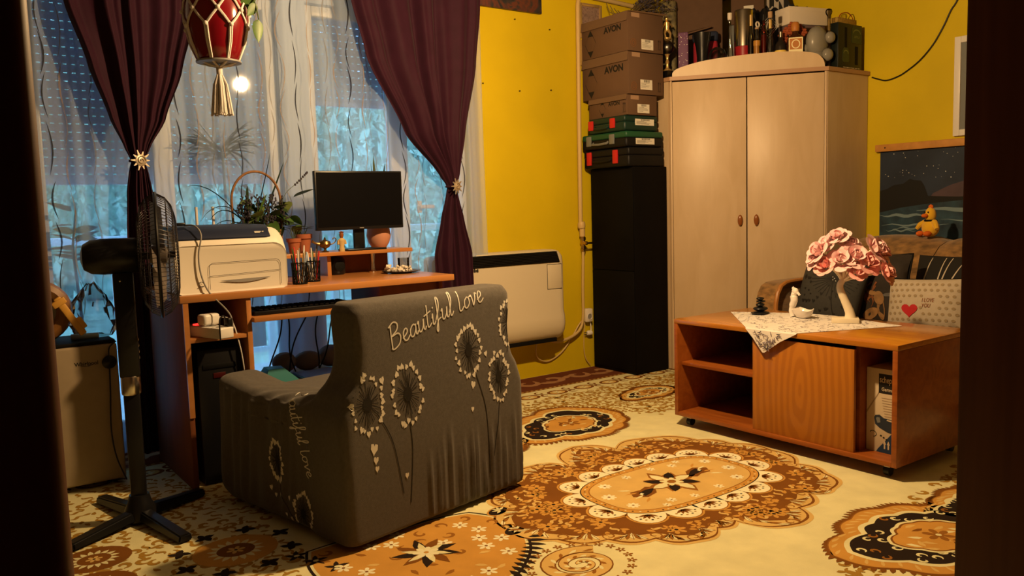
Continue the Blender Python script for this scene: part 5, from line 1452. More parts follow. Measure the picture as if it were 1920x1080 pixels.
for k in range(34):
    x = r_.uniform(-0.15, 0.13); z = r_.uniform(0.06, 0.33); s = r_.uniform(0.006, 0.013)
    cp(hb, [(x, z - s), (x + s * 0.9, z + s * 0.2), (x + s * 0.5, z + s * 0.8), (x, z + s * 0.4), (x - s * 0.5, z + s * 0.8), (x - s * 0.9, z + s * 0.2)], on, 0.0025)
hb.build('heart_prints', 'ink', t, smooth=0, recalc=False)['kind'] = 'stuff'
wb = MB()
for (x, z) in ((0.022, 0.280), (0.034, 0.274), (0.028, 0.265), (0.045, 0.262)): wb.sphere(on(x, z, 0.002), 0.003, (1, 1, 1), 6, 4)
wb.build('beads', 'white_plastic', t)['kind'] = 'stuff'
mat('lion_dark', (0.022, 0.016, 0.012), 0.8, noise=0.4, nscale=14); mat('lion_mane', (0.17, 0.055, 0.015), 0.8, noise=0.4, nscale=30); mat('lion_tan', (0.24, 0.13, 0.05), 0.8, noise=0.3, nscale=25); mat('lion_grey', (0.09, 0.085, 0.085), 0.8)
t, on = pillow('cushion', 'dark cushion printed with a lion mane and a lamb behind the rose tree', (4.20, 2.475, 0.405), 0.40, 0.40, 0.08, 'lion_dark', -0.05, 0.26, -0.04, 'black_matte')
mb_ = MB()
for k in range(46):
    x = r_.uniform(-0.15, 0.06); z = r_.uniform(0.12, 0.24); L_ = r_.uniform(0.03, 0.07)
    mb_.ribbon([on(x + 0.012 * math.sin(3 * tt + k), z - L_ * tt, 0.0016 + 0.00004 * k) for tt in [i / 5 for i in range(6)]], lambda tt: 0.010 * (1 - tt) + 0.001, (0, -1, 0))
mb_.build('mane_print', 'lion_mane', t, smooth=0, recalc=False)['kind'] = 'stuff'
def blob(cx_, cz_, rx, rz, rot=0.0, n=18): return [(cx_ + rx * math.cos(a) * math.cos(rot) - rz * math.sin(a) * math.sin(rot), cz_ + rx * math.cos(a) * math.sin(rot) + rz * math.sin(a) * math.cos(rot)) for a in [2 * PI * i / n for i in range(n)]]
for nme, ms_, pl_, of in (('muzzle_print', 'lion_grey', blob(-0.035, 0.265, 0.045, 0.035), 0.004), ('lamb_head', 'lion_tan', blob(0.085, 0.145, 0.026, 0.038, 0.3), 0.004), ('lamb_neck', 'lion_tan', blob(0.098, 0.09, 0.020, 0.06, 0.1), 0.0035), ('lamb_ear', 'lion_tan', blob(0.048, 0.170, 0.032, 0.012, -0.2), 0.0045), ('lamb_ear', 'lion_grey', blob(0.128, 0.165, 0.024, 0.010, 0.2), 0.0045), ('paw_print', 'lion_mane', blob(-0.09, 0.06, 0.055, 0.028, -0.5), 0.0035), ('paw_print', 'lion_tan', blob(0.04, 0.06, 0.05, 0.026, 0.5), 0.0035)):
    q = MB(); cp(q, pl_, on, of); q.build(nme, ms_, t, smooth=0, recalc=False)
mat('cushion_cream', (0.42, 0.36, 0.28), 0.85, noise=0.06, nscale=50); mat('paw_tan', (0.28, 0.215, 0.13), 0.85); mat('heart_red', (0.42, 0.015, 0.02), 0.8)
t, on = pillow('cushion', 'cream cushion with tan dots, a red heart and the words I LOVE YOU', (4.10, 2.115, 0.415), 0.385, 0.275, 0.07, 'cushion_cream', 0.05, 0.22, -0.05, 'black_matte')
q = MB()
for i in range(12):
    for j in range(8):
        x = -0.165 + 0.030 * i + (0.015 if j % 2 else 0); z = 0.03 + 0.030 * j
        if abs(x) > 0.175 or (abs(x + 0.055) < 0.05 and 0.06 < z < 0.16) or (0.0 < x < 0.075 and 0.10 < z < 0.185): continue
        cp(q, blob(x, z, 0.0085, 0.0075, 0, 9), on)
q.build('dot_prints', 'paw_tan', t, smooth=0, recalc=False)['kind'] = 'stuff'
hp = []
for i in range(24):
    a = 2 * PI * i / 24; hp.append((-0.055 + 0.042 * math.sin(a) ** 3, 0.108 + 0.038 * (13 * math.cos(a) - 5 * math.cos(2 * a) - 2 * math.cos(3 * a) - math.cos(4 * a)) / 16))
q = MB(); cp(q, hp, on, 0.0035); q.build('heart_print', 'heart_red', t, smooth=0, recalc=False)
for s_, zz in (('I LOVE', 0.150), ('YOU', 0.122)):
    x_ = text_mb(s_, 0.028, 0.72, 0.2)
    for v in x_.bm.verts: v.co = on(0.004 + v.co.x, zz + v.co.y, 0.0035)
    x_.build('lettering', 'handle_wood', t, smooth=0, recalc=False)
mat('throw_black', (0.010, 0.009, 0.008), 0.85); mat('throw_reed', (0.50, 0.44, 0.36), 0.8)
t, on = pillow('cushion', 'black cushion with white reed stems behind the cream one', (4.40, 2.16, 0.415), 0.40, 0.38, 0.06, 'throw_black', 0.0, 0.28, 0.0)
for k, (x0, x1) in enumerate(((-0.14, -0.11), (-0.06, -0.035), (-0.045, 0.0), (-0.01, 0.075), (0.03, 0.14), (0.06, 0.17))):
    q = MB(); q.ribbon([on(x0 + (x1 - x0) * tt ** 1.3, 0.13 + 0.23 * tt, 0.003) for tt in [i / 8 for i in range(9)]], lambda tt: 0.011 * (1 - 0.7 * tt), (0, -1, 0))
    q.build('reed_print', 'throw_reed', t, smooth=0, recalc=False)
# plush chick on the sofa back
mat('plush_yellow', (0.72, 0.42, 0.02), 0.95, sheen=0.3, bump=0.3, bscale=260); mat('plush_orange', (0.62, 0.13, 0.015), 0.9)
t = thing('plush_chick', 'small yellow plush chick with orange beak sitting on the sofa back', 'plush toy', (4.80, 2.455, 0.868), -1.98)
q = MB(); q.sphere((0, 0, 0.050), 0.052, (1.0, 0.85, 1.0), 18, 12); q.sphere((-0.002, 0, 0.125), 0.036, (0.85, 0.85, 1.25), 16, 12); q.build('body', 'plush_yellow', t)
for s in (-1, 1):
    MB().tube([(s * 0.035, -0.005, 0.085), (s * 0.062, -0.018, 0.068), (s * 0.082, -0.025, 0.045)], [0.017, 0.017, 0.011], 9).build('wing', 'plush_yellow', t)
    MB().sphere((s * 0.03, -0.045, 0.018), 0.02, (0.9, 1.3, 0.8), 10, 7).build('foot', 'plush_orange', t)
    MB().sphere((s * 0.013, -0.029, 0.142), 0.005, (1, 0.7, 1), 8, 6).build('eye', 'black_plastic', t)
MB().sphere((0, -0.040, 0.122), 0.017, (1.0, 1.2, 0.7), 12, 8).build('beak', 'plush_orange', t)
q = MB()
for k in range(3): q.sphere((-0.010 + 0.010 * k, 0, 0.172 + (0.004 if k == 1 else 0)), 0.009, (0.8, 0.7, 1.2), 8, 6)
q.build('comb', 'plush_orange', t)
MB().torus((0, 0, 0.093), 0.030, 0.006, 'Z', 18, 6).build('neck_scarf', 'black_matte', t)

# ================================================================== on the coffee table
ZTAB = 0.5345
mat('doily', (0.72, 0.69, 0.66), 0.8, noise=0.06); mat('doily_print', (0.24, 0.20, 0.24), 0.8)
t = thing('table_runner', 'white cloth with grey floral print, one corner hanging over the table front', 'cloth', (3.40, 2.35, ZTAB))
cl = [(3.40, 2.768), (3.017, 2.372), (3.017, 2.105), (3.500, 1.905), (3.60, 2.30), (3.59, 2.46)]
q = MB(); q.prism(cl, ZTAB + 0.0003, ZTAB + 0.0016)
q.loft([[(3.0170, 2.372, ZTAB + 0.0016), (3.0170, 2.105, ZTAB + 0.0016)], [(3.0125, 2.370, ZTAB - 0.004), (3.0125, 2.108, ZTAB - 0.004)], [(3.0100, 2.325, ZTAB - 0.045), (3.0085, 2.185, ZTAB - 0.045)], [(3.0115, 2.278, ZTAB - 0.102), (3.0115, 2.268, ZTAB - 0.102)]], close=False, cap0=False, cap1=False)
wp(q, 'cloth', 'doily', t, smooth=30)
q = MB(); r_ = random.Random(21)
for k in range(560):
    p = (r_.uniform(3.03, 3.59), r_.uniform(1.92, 2.76))
    if not inside(p, cl): continue
    a = r_.uniform(0, 6.28); L_ = r_.uniform(0.012, 0.030)
    q.ribbon([(p[0] + L_ * (tt - 0.5) * math.cos(a + tt), p[1] + L_ * (tt - 0.5) * math.sin(a + tt), ZTAB + 0.0022) for tt in (0, 0.3, 0.6, 1.0)], lambda tt: 0.0045 * (1 - 0.6 * tt), (0, 0, 1))
for k in range(60):
    v = r_.uniform(0.01, 0.085); hw = 0.12 * (1 - v / 0.102); y = 2.255 + r_.uniform(-1, 1) * hw * 0.8; a = r_.uniform(0, 6.28)
    q.ribbon([(3.0062, y + 0.018 * (tt - 0.5) * math.cos(a), ZTAB - v + 0.018 * (tt - 0.5) * math.sin(a)) for tt in (0, 0.5, 1.0)], 0.0035, (-1, 0, 0))
wp(q, 'floral_print', 'doily_print', t, smooth=0, recalc=False)['kind'] = 'stuff'
ZC = ZTAB + 0.0024
t = thing('stone_stack', 'stack of flat black pebbles balanced on the coffee table', 'stones', (3.423, 2.60, ZC))
zz = 0.0
for k, (rx, ry, h_) in enumerate(((0.052, 0.040, 0.014), (0.040, 0.034, 0.026), (0.024, 0.020, 0.018), (0.027, 0.020, 0.014), (0.022, 0.018, 0.016))):
    MB().sphere(((-0.004, 0.003, -0.006, 0.006, -0.002)[k], (0, 0.002, -0.003, 0.002, 0)[k], zz + h_ / 2), h_ / 2, (rx / (h_ / 2), ry / (h_ / 2), 1), 18, 10).build('pebble', 'black_plastic', t); zz += h_ * 0.97
mat('porcelain', (0.78, 0.73, 0.68), 0.2, coat=0.3)
t = thing('seahorse_dish', 'white porcelain seahorse figurine with a shell dish on the table', 'figurine', (3.435, 2.375, ZC), -PI / 2 - 0.15)
q = MB(); q.tube(smooth_path([(-0.052, 0, 0.0), (-0.058, 0, 0.025), (-0.052, 0, 0.055), (-0.042, 0, 0.080), (-0.045, 0, 0.105), (-0.040, 0, 0.118)], 4), [0.012] * 4 + [0.014] * 4 + [0.017] * 4 + [0.018] * 4 + [0.014] * 4 + [0.012], 10)
q.sphere((-0.036, 0, 0.125), 0.017, (1.1, 0.8, 1.0), 12, 9); q.tube([(-0.030, 0, 0.124), (-0.014, 0, 0.114), (-0.008, 0, 0.108)], [0.009, 0.006, 0.006], 8)
for k in range(4): q.sphere((-0.052 + 0.004 * k, 0, 0.138 + 0.003 * math.sin(k * 2)), 0.006, (0.9, 0.6, 1.1), 7, 5)
q.build('seahorse', 'porcelain', t)
q = MB(); rings = []
for (r1, z) in ((0.020, 0.0), (0.034, 0.006), (0.048, 0.022), (0.056, 0.042), (0.053, 0.042), (0.044, 0.024), (0.028, 0.010), (0.002, 0.008)):
    rings.append([(0.012 + r1 * (1 + 0.05 * math.sin(6 * a)) * math.cos(a), r1 * 0.8 * math.sin(a), z + (0.006 * math.sin(a * 3) if z > 0.03 else 0)) for a in [2 * PI * i / 26 for i in range(26)]])
q.loft(rings); q.build('shell_dish', 'porcelain', t)
# rose tree
mat('tree_white', (0.74, 0.66, 0.50), 0.45); mat('petal_pink', (0.93, 0.62, 0.64), 0.6, noise=0.08, nscale=30); mat('petal_coral', (0.92, 0.48, 0.46), 0.6)
t = thing('rose_tree_lamp', 'white artificial tree with pink fabric roses on a square base', 'table lamp', (3.432, 2.140, ZC), -PI / 2 + 0.62)
MB().box(-0.058, 0.058, -0.04, 0.04, 0, 0.022, 0.002).build('base', 'tree_white', t)
ROSES = [(-0.030, 0.02, 0.400, 1.0, 0), (-0.115, 0.00, 0.335, 1.15, 0), (-0.075, 0.02, 0.368, 1.05, 0), (-0.020, -0.04, 0.300, 1.1, 0), (0.035, -0.03, 0.315, 1.2, 0), (0.120, 0.0, 0.345, 1.25, 0), (0.150, 0.02, 0.330, 1.0, 1), (0.090, -0.02, 0.285, 1.15, 1), (0.165, -0.02, 0.240, 1.05, 1), (-0.085, -0.03, 0.275, 1.0, 1), (-0.13, 0.01, 0.295, 0.9, 0), (0.045, -0.05, 0.245, 0.8, 1), (0.02, 0.03, 0.36, 1.0, 0)]
tr = MB(); tr.tube(smooth_path([(0.022, 0, 0.018), (0.018, 0, 0.05), (-0.002, 0, 0.10), (-0.020, 0, 0.145), (-0.022, 0, 0.175), (-0.004, 0, 0.205)], 5), [0.027, 0.025, 0.0235, 0.022, 0.0205, 0.020, 0.0195, 0.019, 0.0185, 0.018, 0.0175, 0.017, 0.017, 0.0165, 0.016, 0.016, 0.0155, 0.015, 0.0148, 0.0145, 0.014, 0.0138, 0.0136, 0.0134, 0.013, 0.012][:26], 12)
tr.build('trunk', 'tree_white', t)
for (x, y, z, s, cm) in ROSES:
    tb_ = MB(); tb_.tube(smooth_path([(-0.012, 0, 0.19), (x * 0.35, y * 0.4, 0.19 + (z - 0.19) * 0.45), (x * 0.9, y * 0.9, z - 0.012)], 5), [0.008 - 0.0004 * i for i in range(11)], 7); tb_.build('branch', 'tree_white', t)
def petal_mesh(w_, h_, curl):
    q = MB(); q.grid(lambda u, v: ((u - 0.5) * w_ * (0.45 + 0.85 * math.sin(PI * min(1, 0.15 + v * 0.72))), -0.35 * curl * h_ * v ** 2 + 0.30 * w_ * (1 - (2 * u - 1) ** 2) * -0.35 + 0.15 * h_ * max(0, v - 0.7) * -3 * curl, h_ * v * (1 - 0.10 * (2 * u - 1) ** 2 * v)), 6, 6)
    return q
PET = {}
for key, (w_, h_, cu) in {'inner': (0.030, 0.030, -0.1), 'mid': (0.042, 0.036, 0.5), 'outer': (0.052, 0.040, 1.1)}.items():
    for cm, nm in ((0, 'petal_pink'), (1, 'petal_coral')):
        o_ = petal_mesh(w_, h_, cu).build('petal', nm, None, smooth=60, recalc=False); PET[key, cm] = o_.data; bpy.data.objects.remove(o_)
r_ = random.Random(33)
for (x, y, z, s, cm) in ROSES:
    core = MB().sphere((0, 0, 0.016), 0.011, (1, 1, 1.5), 8, 6).build('rose', 'petal_coral', t)
    ax = Vector((x * 2.2, y * 2 - 0.14, 0.18)).normalized()
    core.location = (x, y, z - 0.012); core.rotation_euler = ax.to_track_quat('Z', 'Y').to_euler(); core.scale = (s, s, s)
    for key, n_, rr, tilt, zo in (('inner', 4, 0.007, -0.05, 0.008), ('mid', 5, 0.011, 0.28, 0.002), ('outer', 6, 0.014, 0.75, -0.004)):
        for k in range(n_):
            a = 2 * PI * k / n_ + r_.uniform(-0.2, 0.2) + (0.5 if key == 'mid' else 0)
            pe = link('petal', PET[key, cm], core)
            pe.location = (rr * math.sin(a), -rr * math.cos(a), zo); pe.rotation_euler = (Matrix.Rotation(a, 4, 'Z') @ Matrix.Rotation(tilt + r_.uniform(-0.1, 0.1), 4, 'X')).to_euler()
# carton inside the table
mat('box_navy', (0.012, 0.035, 0.085), 0.5); mat('carton_cream', (0.55, 0.46, 0.33), 0.6); mat('carton_side', (0.30, 0.22, 0.14), 0.7); mat('tool_blue', (0.02, 0.03, 0.05), 0.5)
t = thing('tool_carton', 'white and navy printed carton standing in the open right bay of the coffee table', 'box', (3.12, 1.75, 0.0705))
BX = 3.115
box_ = wp(MB().box(BX, 3.40, 1.688, 1.842, 0.0705, 0.415, 0.001), 'carton', 'carton_cream', t)
def pr_(pts, m, nme, d=0.0006):
    q = MB(); q.face([(BX - d, y, z) for y, z in pts]); return q.xform(Matrix.Translation(-t.location)).build(nme, m, t, smooth=0, recalc=False)
pr_([(1.798, 0.0715), (1.689, 0.0715), (1.689, 0.195), (1.725, 0.165), (1.790, 0.085)], 'box_navy', 'navy_panel')
pr_([(1.790, 0.395), (1.689, 0.395), (1.689, 0.315), (1.790, 0.315)], 'ink', 'logo_panel')
for s_, zz, sz in (('scheppach', 0.360, 0.036), ('Germany', 0.326, 0.020)):
    x_ = text_mb(s_, sz, 0.62 if sz > 0.03 else 0.9, 0, 0.0003)
    kill = [v for v in x_.bm.verts if v.co.x > 0.093]
    bmesh.ops.delete(x_.bm, geom=kill, context='VERTS')
    x_.xform(FACE_NX(BX - 0.0012, 1.786 if sz > 0.03 else 1.778, zz)); x_.xform(Matrix.Translation(-t.location)).build('lettering', 'carton_cream', t, smooth=0, recalc=False)
pr_([(1.842, 0.235), (1.842, 0.222), (1.786, 0.318), (1.790, 0.318)], 'carton_side', 'slanted_stripe')
for k in range(8): pr_([(1.778 - 0.002 * k, 0.297 - 0.0105 * k), (1.689, 0.297 - 0.0105 * k), (1.689, 0.2945 - 0.0105 * k), (1.778 - 0.002 * k, 0.2945 - 0.0105 * k)], 'carton_side', 'text_line', 0.0005)
pr_([(1.808, 0.212), (1.803, 0.222), (1.785, 0.226), (1.768, 0.215), (1.735, 0.212), (1.715, 0.222), (1.689, 0.222), (1.689, 0.160), (1.72, 0.155), (1.75, 0.158), (1.785, 0.172), (1.803, 0.185)], 'tool_blue', 'tool_picture', 0.0010)
pr_([(1.800, 0.208), (1.796, 0.215), (1.783, 0.214), (1.781, 0.195), (1.793, 0.19)], 'latch_grey', 'tool_highlight', 0.0015)
pr_([(1.755, 0.206), (1.73, 0.203), (1.728, 0.208), (1.752, 0.211)], 'carton_cream', 'tool_slot', 0.0015)
q = MB(); q.ribbon([(BX - 0.0008, 1.812 + 0.014 * math.cos(a), 0.143 + 0.012 * math.sin(a)) for a in [0.4 + 0.3 * i for i in range(15)]], 0.003, (-1, 0, 0)); q.xform(Matrix.Translation(-t.location)).build('cable_picture', 'ink', t, smooth=0, recalc=False)
for k in range(3): pr_(blob(1.778 - 0.012 * k, 0.140 - 0.006 * k, 0.0045, 0.004, 0, 8), 'ink', 'bit_picture', 0.0008)
ar = MB()
for dy in (0, 0.016):
    ar.face([(BX - 0.001, 1.762 - dy + s, z) for s, z in ((0.003, 0.088), (-0.003, 0.088), (-0.003, 0.108), (0.003, 0.108))]); ar.face([(BX - 0.001, 1.762 - dy + s, z) for s, z in ((0.0065, 0.107), (-0.0065, 0.107), (0, 0.123))])
ar.xform(Matrix.Translation(-t.location)).build('arrow_mark', 'carton_cream', t, smooth=0, recalc=False)
pr_([(1.722, 0.086), (1.689, 0.086), (1.689, 0.126), (1.722, 0.126)], 'carton_cream', 'code_label', 0.001)
for k in range(6): pr_([(1.712 - 0.003 * k, 0.095), (1.7105 - 0.003 * k, 0.095), (1.7105 - 0.003 * k, 0.118), (1.712 - 0.003 * k, 0.118)], 'ink', 'code_bar', 0.0015)
# ================================================================== window dressing
def sheer_y(x, z=1.0):
    a = 0.018 * math.sin(31 * x + 2.2 * math.sin(3.1 * x)) + 0.012 * math.sin(57 * x + 1.3) + 0.006 * math.sin(97 * x + 0.4 * z)
    return 4.145 + a * (0.75 + 0.12 * z)
t = thing('sheer_curtain', 'white sheer voile curtain with wavy printed lines across the whole window', 'curtain', (1.6, 4.145, 0.01))
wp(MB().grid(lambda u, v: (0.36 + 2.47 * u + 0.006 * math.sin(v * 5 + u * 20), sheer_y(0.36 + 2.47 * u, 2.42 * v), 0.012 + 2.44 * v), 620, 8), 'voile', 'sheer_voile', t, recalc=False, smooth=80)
r_ = random.Random(17)
for k, x0 in enumerate((0.52, 0.60, 0.70, 0.98, 1.06, 1.14, 1.22, 1.29, 1.37, 1.47, 1.53, 1.58, 1.66, 1.76, 1.83, 1.90, 1.95, 2.03, 2.09, 2.16, 2.28, 2.36, 2.42, 2.50, 2.66)):
    q = MB(); z = 2.40 - r_.uniform(0, 0.2); side = r_.choice((-1, 1)); am = r_.uniform(0.010, 0.018)
    while z > 0.75:
        L_ = r_.uniform(0.16, 0.24); pth = []
        for i in range(10):
            tt = i / 9; xx = x0 + side * am * (math.sin(PI * tt) * 1.2 - 0.5) + 0.01 * math.sin(z * 2 + k); zz_ = z - L_ * tt
            pth.append((xx, sheer_y(xx, zz_) - 0.004, zz_))
        w0 = r_.uniform(0.005, 0.0085)
        q.ribbon(pth, lambda tt, w0=w0: w0 * (math.sin(PI * min(1, max(0, tt))) ** 0.7) + 0.0006, (0, -1, 0))
        z -= L_ * r_.uniform(0.85, 1.1); side = -side
    wp(q, 'wavy_line', ('sheer_line_dark', 'sheer_line_tan', 'sheer_line_grey', 'sheer_line_tan')[k % 4], t, smooth=0, recalc=False)
mat('aubergine', (0.030, 0.006, 0.018), 0.7, spec=0.15, sheen=0.05, noise=0.12, nscale=14, bump=0.15, bscale=70)
def interp(tbl, z):
    if z >= tbl[0][0]: return tbl[0][1:]
    for a, c in zip(tbl, tbl[1:]):
        if z >= c[0]:
            s = (z - c[0]) / (a[0] - c[0]); s = s * s * (3 - 2 * s) * 0.35 + s * 0.65
            return tuple(c[i] + (a[i] - c[i]) * s for i in range(1, len(a)))
    return tbl[-1][1:]
def drape(label, tbl, ztie, nf, seed):
    t = thing('curtain', label, 'curtain', (tbl[-1][1], 4.06, 0.015), 0, 'aubergine drapes')
    r2 = random.Random(seed); ph = r2.uniform(0, 6)
    def fn(u, v):
        z = 2.44 - 2.425 * v
        x0, x1 = interp(tbl, z)
        wd = x1 - x0; uu = u + 0.028 * math.sin(6.3 * u * 2 + ph)
        amp = 0.030 * min(1.0, (wd / 0.45)) ** 0.3
        near = math.exp(-((z - ztie) / 0.10) ** 2)
        fold = (0.55 + 0.45 * math.sin(5.1 * u + ph)) * math.sin(2 * PI * nf * uu + ph + 0.9 * math.sin(2.6 * z + 4 * u)) + 0.30 * math.sin(2 * PI * nf * 2.3 * uu + 1.7 + 1.3 * z)
        y = 4.058 - amp * fold * (1 - 0.45 * near) - 0.018 * near * math.sin(PI * u)
        return (x0 + wd * u, y, z)
    wp(MB().grid(fn, 150, 90), 'drape_cloth', 'aubergine', t, recalc=False, smooth=80)
    x0, x1 = interp(tbl, ztie)
    wp(MB().torus(((x0 + x1) / 2, 4.052, ztie), (x1 - x0) / 2 + 0.006, 0.006, 'Z', 24, 6, (1, 0.9)), 'tie_band', 'aubergine', t)
    # sun shaped holdback
    hb = thing('curtain_holdback', 'sun shaped metal holdback with a spiral centre on the ' + ('left' if x0 < 1.5 else 'right') + ' aubergine curtain', 'holdback', ((x0 + x1) / 2, 4.003, ztie), 0.30, 'sun holdbacks')
    MB().lathe([(0.024, 0.0), (0.026, 0.002), (0.026, 0.006), (0.022, 0.008)], 24).xform(Matrix.Rotation(PI / 2, 4, 'X')).build('disc', 'sun_metal', hb)
    MB().tube([((0.021 - 0.0016 * i * 0.72) * math.cos(i * 0.62), -0.010, (0.021 - 0.0016 * i * 0.72) * math.sin(i * 0.62)) for i in range(18)], 0.0028, 6).build('spiral', 'sun_metal', hb)
    for k in range(10):
        a = 2 * PI * k / 10; d_ = Vector((math.cos(a), 0, math.sin(a))); s_ = Vector((-math.sin(a), 0, math.cos(a))); L_ = 0.047 if k % 2 else 0.041
        q = MB(); y = -0.005
        rr = [[d_ * 0.024 + s_ * 0.005 + Vector((0, y, 0)), d_ * 0.024 - s_ * 0.005 + Vector((0, y, 0)), d_ * 0.024 - s_ * 0.005 + Vector((0, 0, 0)), d_ * 0.024 + s_ * 0.005 + Vector((0, 0, 0))],
              [d_ * L_ + s_ * 0.0018 + Vector((0, y, 0)), d_ * L_ - s_ * 0.0018 + Vector((0, y, 0)), d_ * L_ - s_ * 0.0018, d_ * L_ + s_ * 0.0018]]
        q.loft(rr); q.build('ray', 'sun_metal', hb)
mat('sun_metal', (0.50, 0.42, 0.32), 0.4, metal=0.6)
drape('dark aubergine velvet curtain tied back at the left of the hanging red pot',
      [(2.44, 0.565, 1.20), (2.045, 0.606, 1.155), (1.78, 0.684, 1.078), (1.556, 0.753, 0.992), (1.42, 0.808, 0.914), (1.365, 0.832, 0.888), (1.321, 0.818, 0.902), (1.225, 0.802, 0.915), (1.034, 0.79, 0.925), (0.5, 0.775, 0.94), (0.015, 0.765, 0.945)], 1.365, 4, 1)
drape('dark aubergine velvet curtain tied back beside the yellow wall',
      [(2.44, 1.925, 2.79), (2.25, 1.955, 2.777), (1.93, 2.035, 2.735), (1.535, 2.245, 2.643), (1.30, 2.455, 2.592), (1.236, 2.503, 2.562), (1.18, 2.490, 2.578), (1.05, 2.452, 2.612), (0.845, 2.398, 2.662), (0.68, 2.402, 2.664), (0.015, 2.39, 2.68)], 1.236, 4, 2)
t = thing('curtain_rod', 'brass curtain rod above the window, out of sight over the drapes', 'curtain rod', (1.6, 4.10, 2.47))
wp(MB().cyl((0.3, 4.10, 2.475), (2.95, 4.10, 2.475), 0.013, n=12), 'rod', 'brass', t)
for x in (0.29, 2.96): wp(MB().sphere((x, 4.10, 2.475), 0.026), 'finial', 'brass', t)
for x in (0.4, 1.7, 2.88): wp(MB().cyl((x, 4.10, 2.475), (x, 4.256, 2.475), 0.008, n=8), 'bracket', 'brass', t)

# ================================================================== plants helpers
mat('leaf_green', (0.06, 0.13, 0.025), 0.45, noise=0.3, nscale=25); mat('leaf_dark', (0.022, 0.045, 0.014), 0.5, noise=0.3, nscale=25); mat('leaf_pale', (0.15, 0.22, 0.07), 0.45, noise=0.3, nscale=25); mat('leaf_pink', (0.30, 0.17, 0.20), 0.6)
mat('stem_green', (0.07, 0.10, 0.03), 0.6); mat('terracotta', (0.36, 0.11, 0.05), 0.75, noise=0.12); mat('soil', (0.03, 0.02, 0.014), 0.95)
mat('wicker', (0.24, 0.115, 0.045), 0.6, noise=0.3, nscale=60)
def blade(b_, p, a, L_, up, droop, w_, n=9):
    """long arching leaf from p in direction a"""
    d_ = Vector((math.cos(a), math.sin(a), 0)); pts_ = []
    for i in range(n):
        s = i / (n - 1); pts_.append(Vector(p) + d_ * L_ * s * (1 - 0.15 * s) + Vector((0, 0, up * s - droop * s * s)))
    side = d_.cross(Vector((0, 0, 1)))
    Lf = []; Rt = []; Md = []
    for i, q in enumerate(pts_):
        s = i / (n - 1); ww = w_ * (0.6 + 0.8 * s) * (1 - s) ** 0.6 * 0.5 + 0.0004
        Lf.append(b_.bm.verts.new(q + side * ww + Vector((0, 0, ww * 0.5)))); Md.append(b_.bm.verts.new(q)); Rt.append(b_.bm.verts.new(q - side * ww + Vector((0, 0, ww * 0.5))))
    for i in range(n - 1):
        b_.bm.faces.new((Lf[i], Md[i], Md[i + 1], Lf[i + 1])); b_.bm.faces.new((Md[i], Rt[i], Rt[i + 1], Md[i + 1]))
def oval_leaf(b_, M, L_, W_, heart=0.0):
    n = 8; row = []
    for i in range(n + 1):
        s = i / n; ww = W_ / 2 * (math.sin(PI * s ** (0.75 - 0.15 * heart)) ** 0.8 if 0 < s < 1 else 0.02)
        y = -0.10 * L_ * s * s
        row.append([b_.bm.verts.new(M @ Vector((-ww, L_ * s, 0.12 * ww + y))), b_.bm.verts.new(M @ Vector((0, L_ * s, y - 0.04 * L_ * math.sin(PI * s)))), b_.bm.verts.new(M @ Vector((ww, L_ * s, 0.12 * ww + y)))])
    for a_, c_ in zip(row, row[1:]):
        b_.bm.faces.new((a_[0], a_[1], c_[1], c_[0])); b_.bm.faces.new((a_[1], a_[2], c_[2], c_[1]))
def LM(p, yaw, pitch, roll=0.0): return Matrix.Translation(p) @ Matrix.Rotation(yaw, 4, 'Z') @ Matrix.Rotation(pitch, 4, 'X') @ Matrix.Rotation(roll, 4, 'Y')

# plants behind the voile
t = thing('dracaena', 'spiky dracaena standing behind the sheer curtain under the hanging pot', 'plant', (1.29, 4.215, 0.0))
MB().lathe([(0.028, 0), (0.032, 0.08)], 14).build('pot', 'terracotta', t)
MB().tube([(0, 0, 0.07), (0.01, 0, 0.7), (0.0, 0, 1.42)], [0.010, 0.008, 0.006], 8).build('stem', 'stem_green', t)
r_ = random.Random(4)
for k in range(44):
    q = MB(); a = (0 if k % 2 else PI) + r_.uniform(-0.16, 0.16)
    blade(q, (0, 0, 1.38 + r_.uniform(0, 0.07)), a, r_.uniform(0.12, 0.24), r_.uniform(-0.04, 0.22), r_.uniform(0.02, 0.16), 0.032)
    q.build('leaf', 'leaf_dark', t, recalc=False, smooth=60)
t = thing('money_plant', 'broad leaved plant behind the sheer curtain at the far left', 'plant', (0.60, 4.215, 0.0))
MB().lathe([(0.026, 0), (0.034, 0.10)], 14).build('pot', 'terracotta', t)
MB().tube([(0, 0, 0.09), (0.008, 0, 0.6), (-0.01, 0, 0.98), (0.015, 0, 1.16)], [0.008, 0.007, 0.006, 0.003], 8).build('stem', 'stem_green', t)
for k in range(18):
    q = MB(); z = r_.uniform(0.90, 1.16); a = (PI / 2 if k % 2 else -PI / 2) + r_.uniform(-0.3, 0.3)
    oval_leaf(q, LM((0.0, 0, z), a, r_.uniform(-0.2, 0.6), r_.uniform(-1.0, 1.0)), r_.uniform(0.06, 0.12), r_.uniform(0.03, 0.045))
    q.build('leaf', 'leaf_green', t, recalc=False, smooth=60)

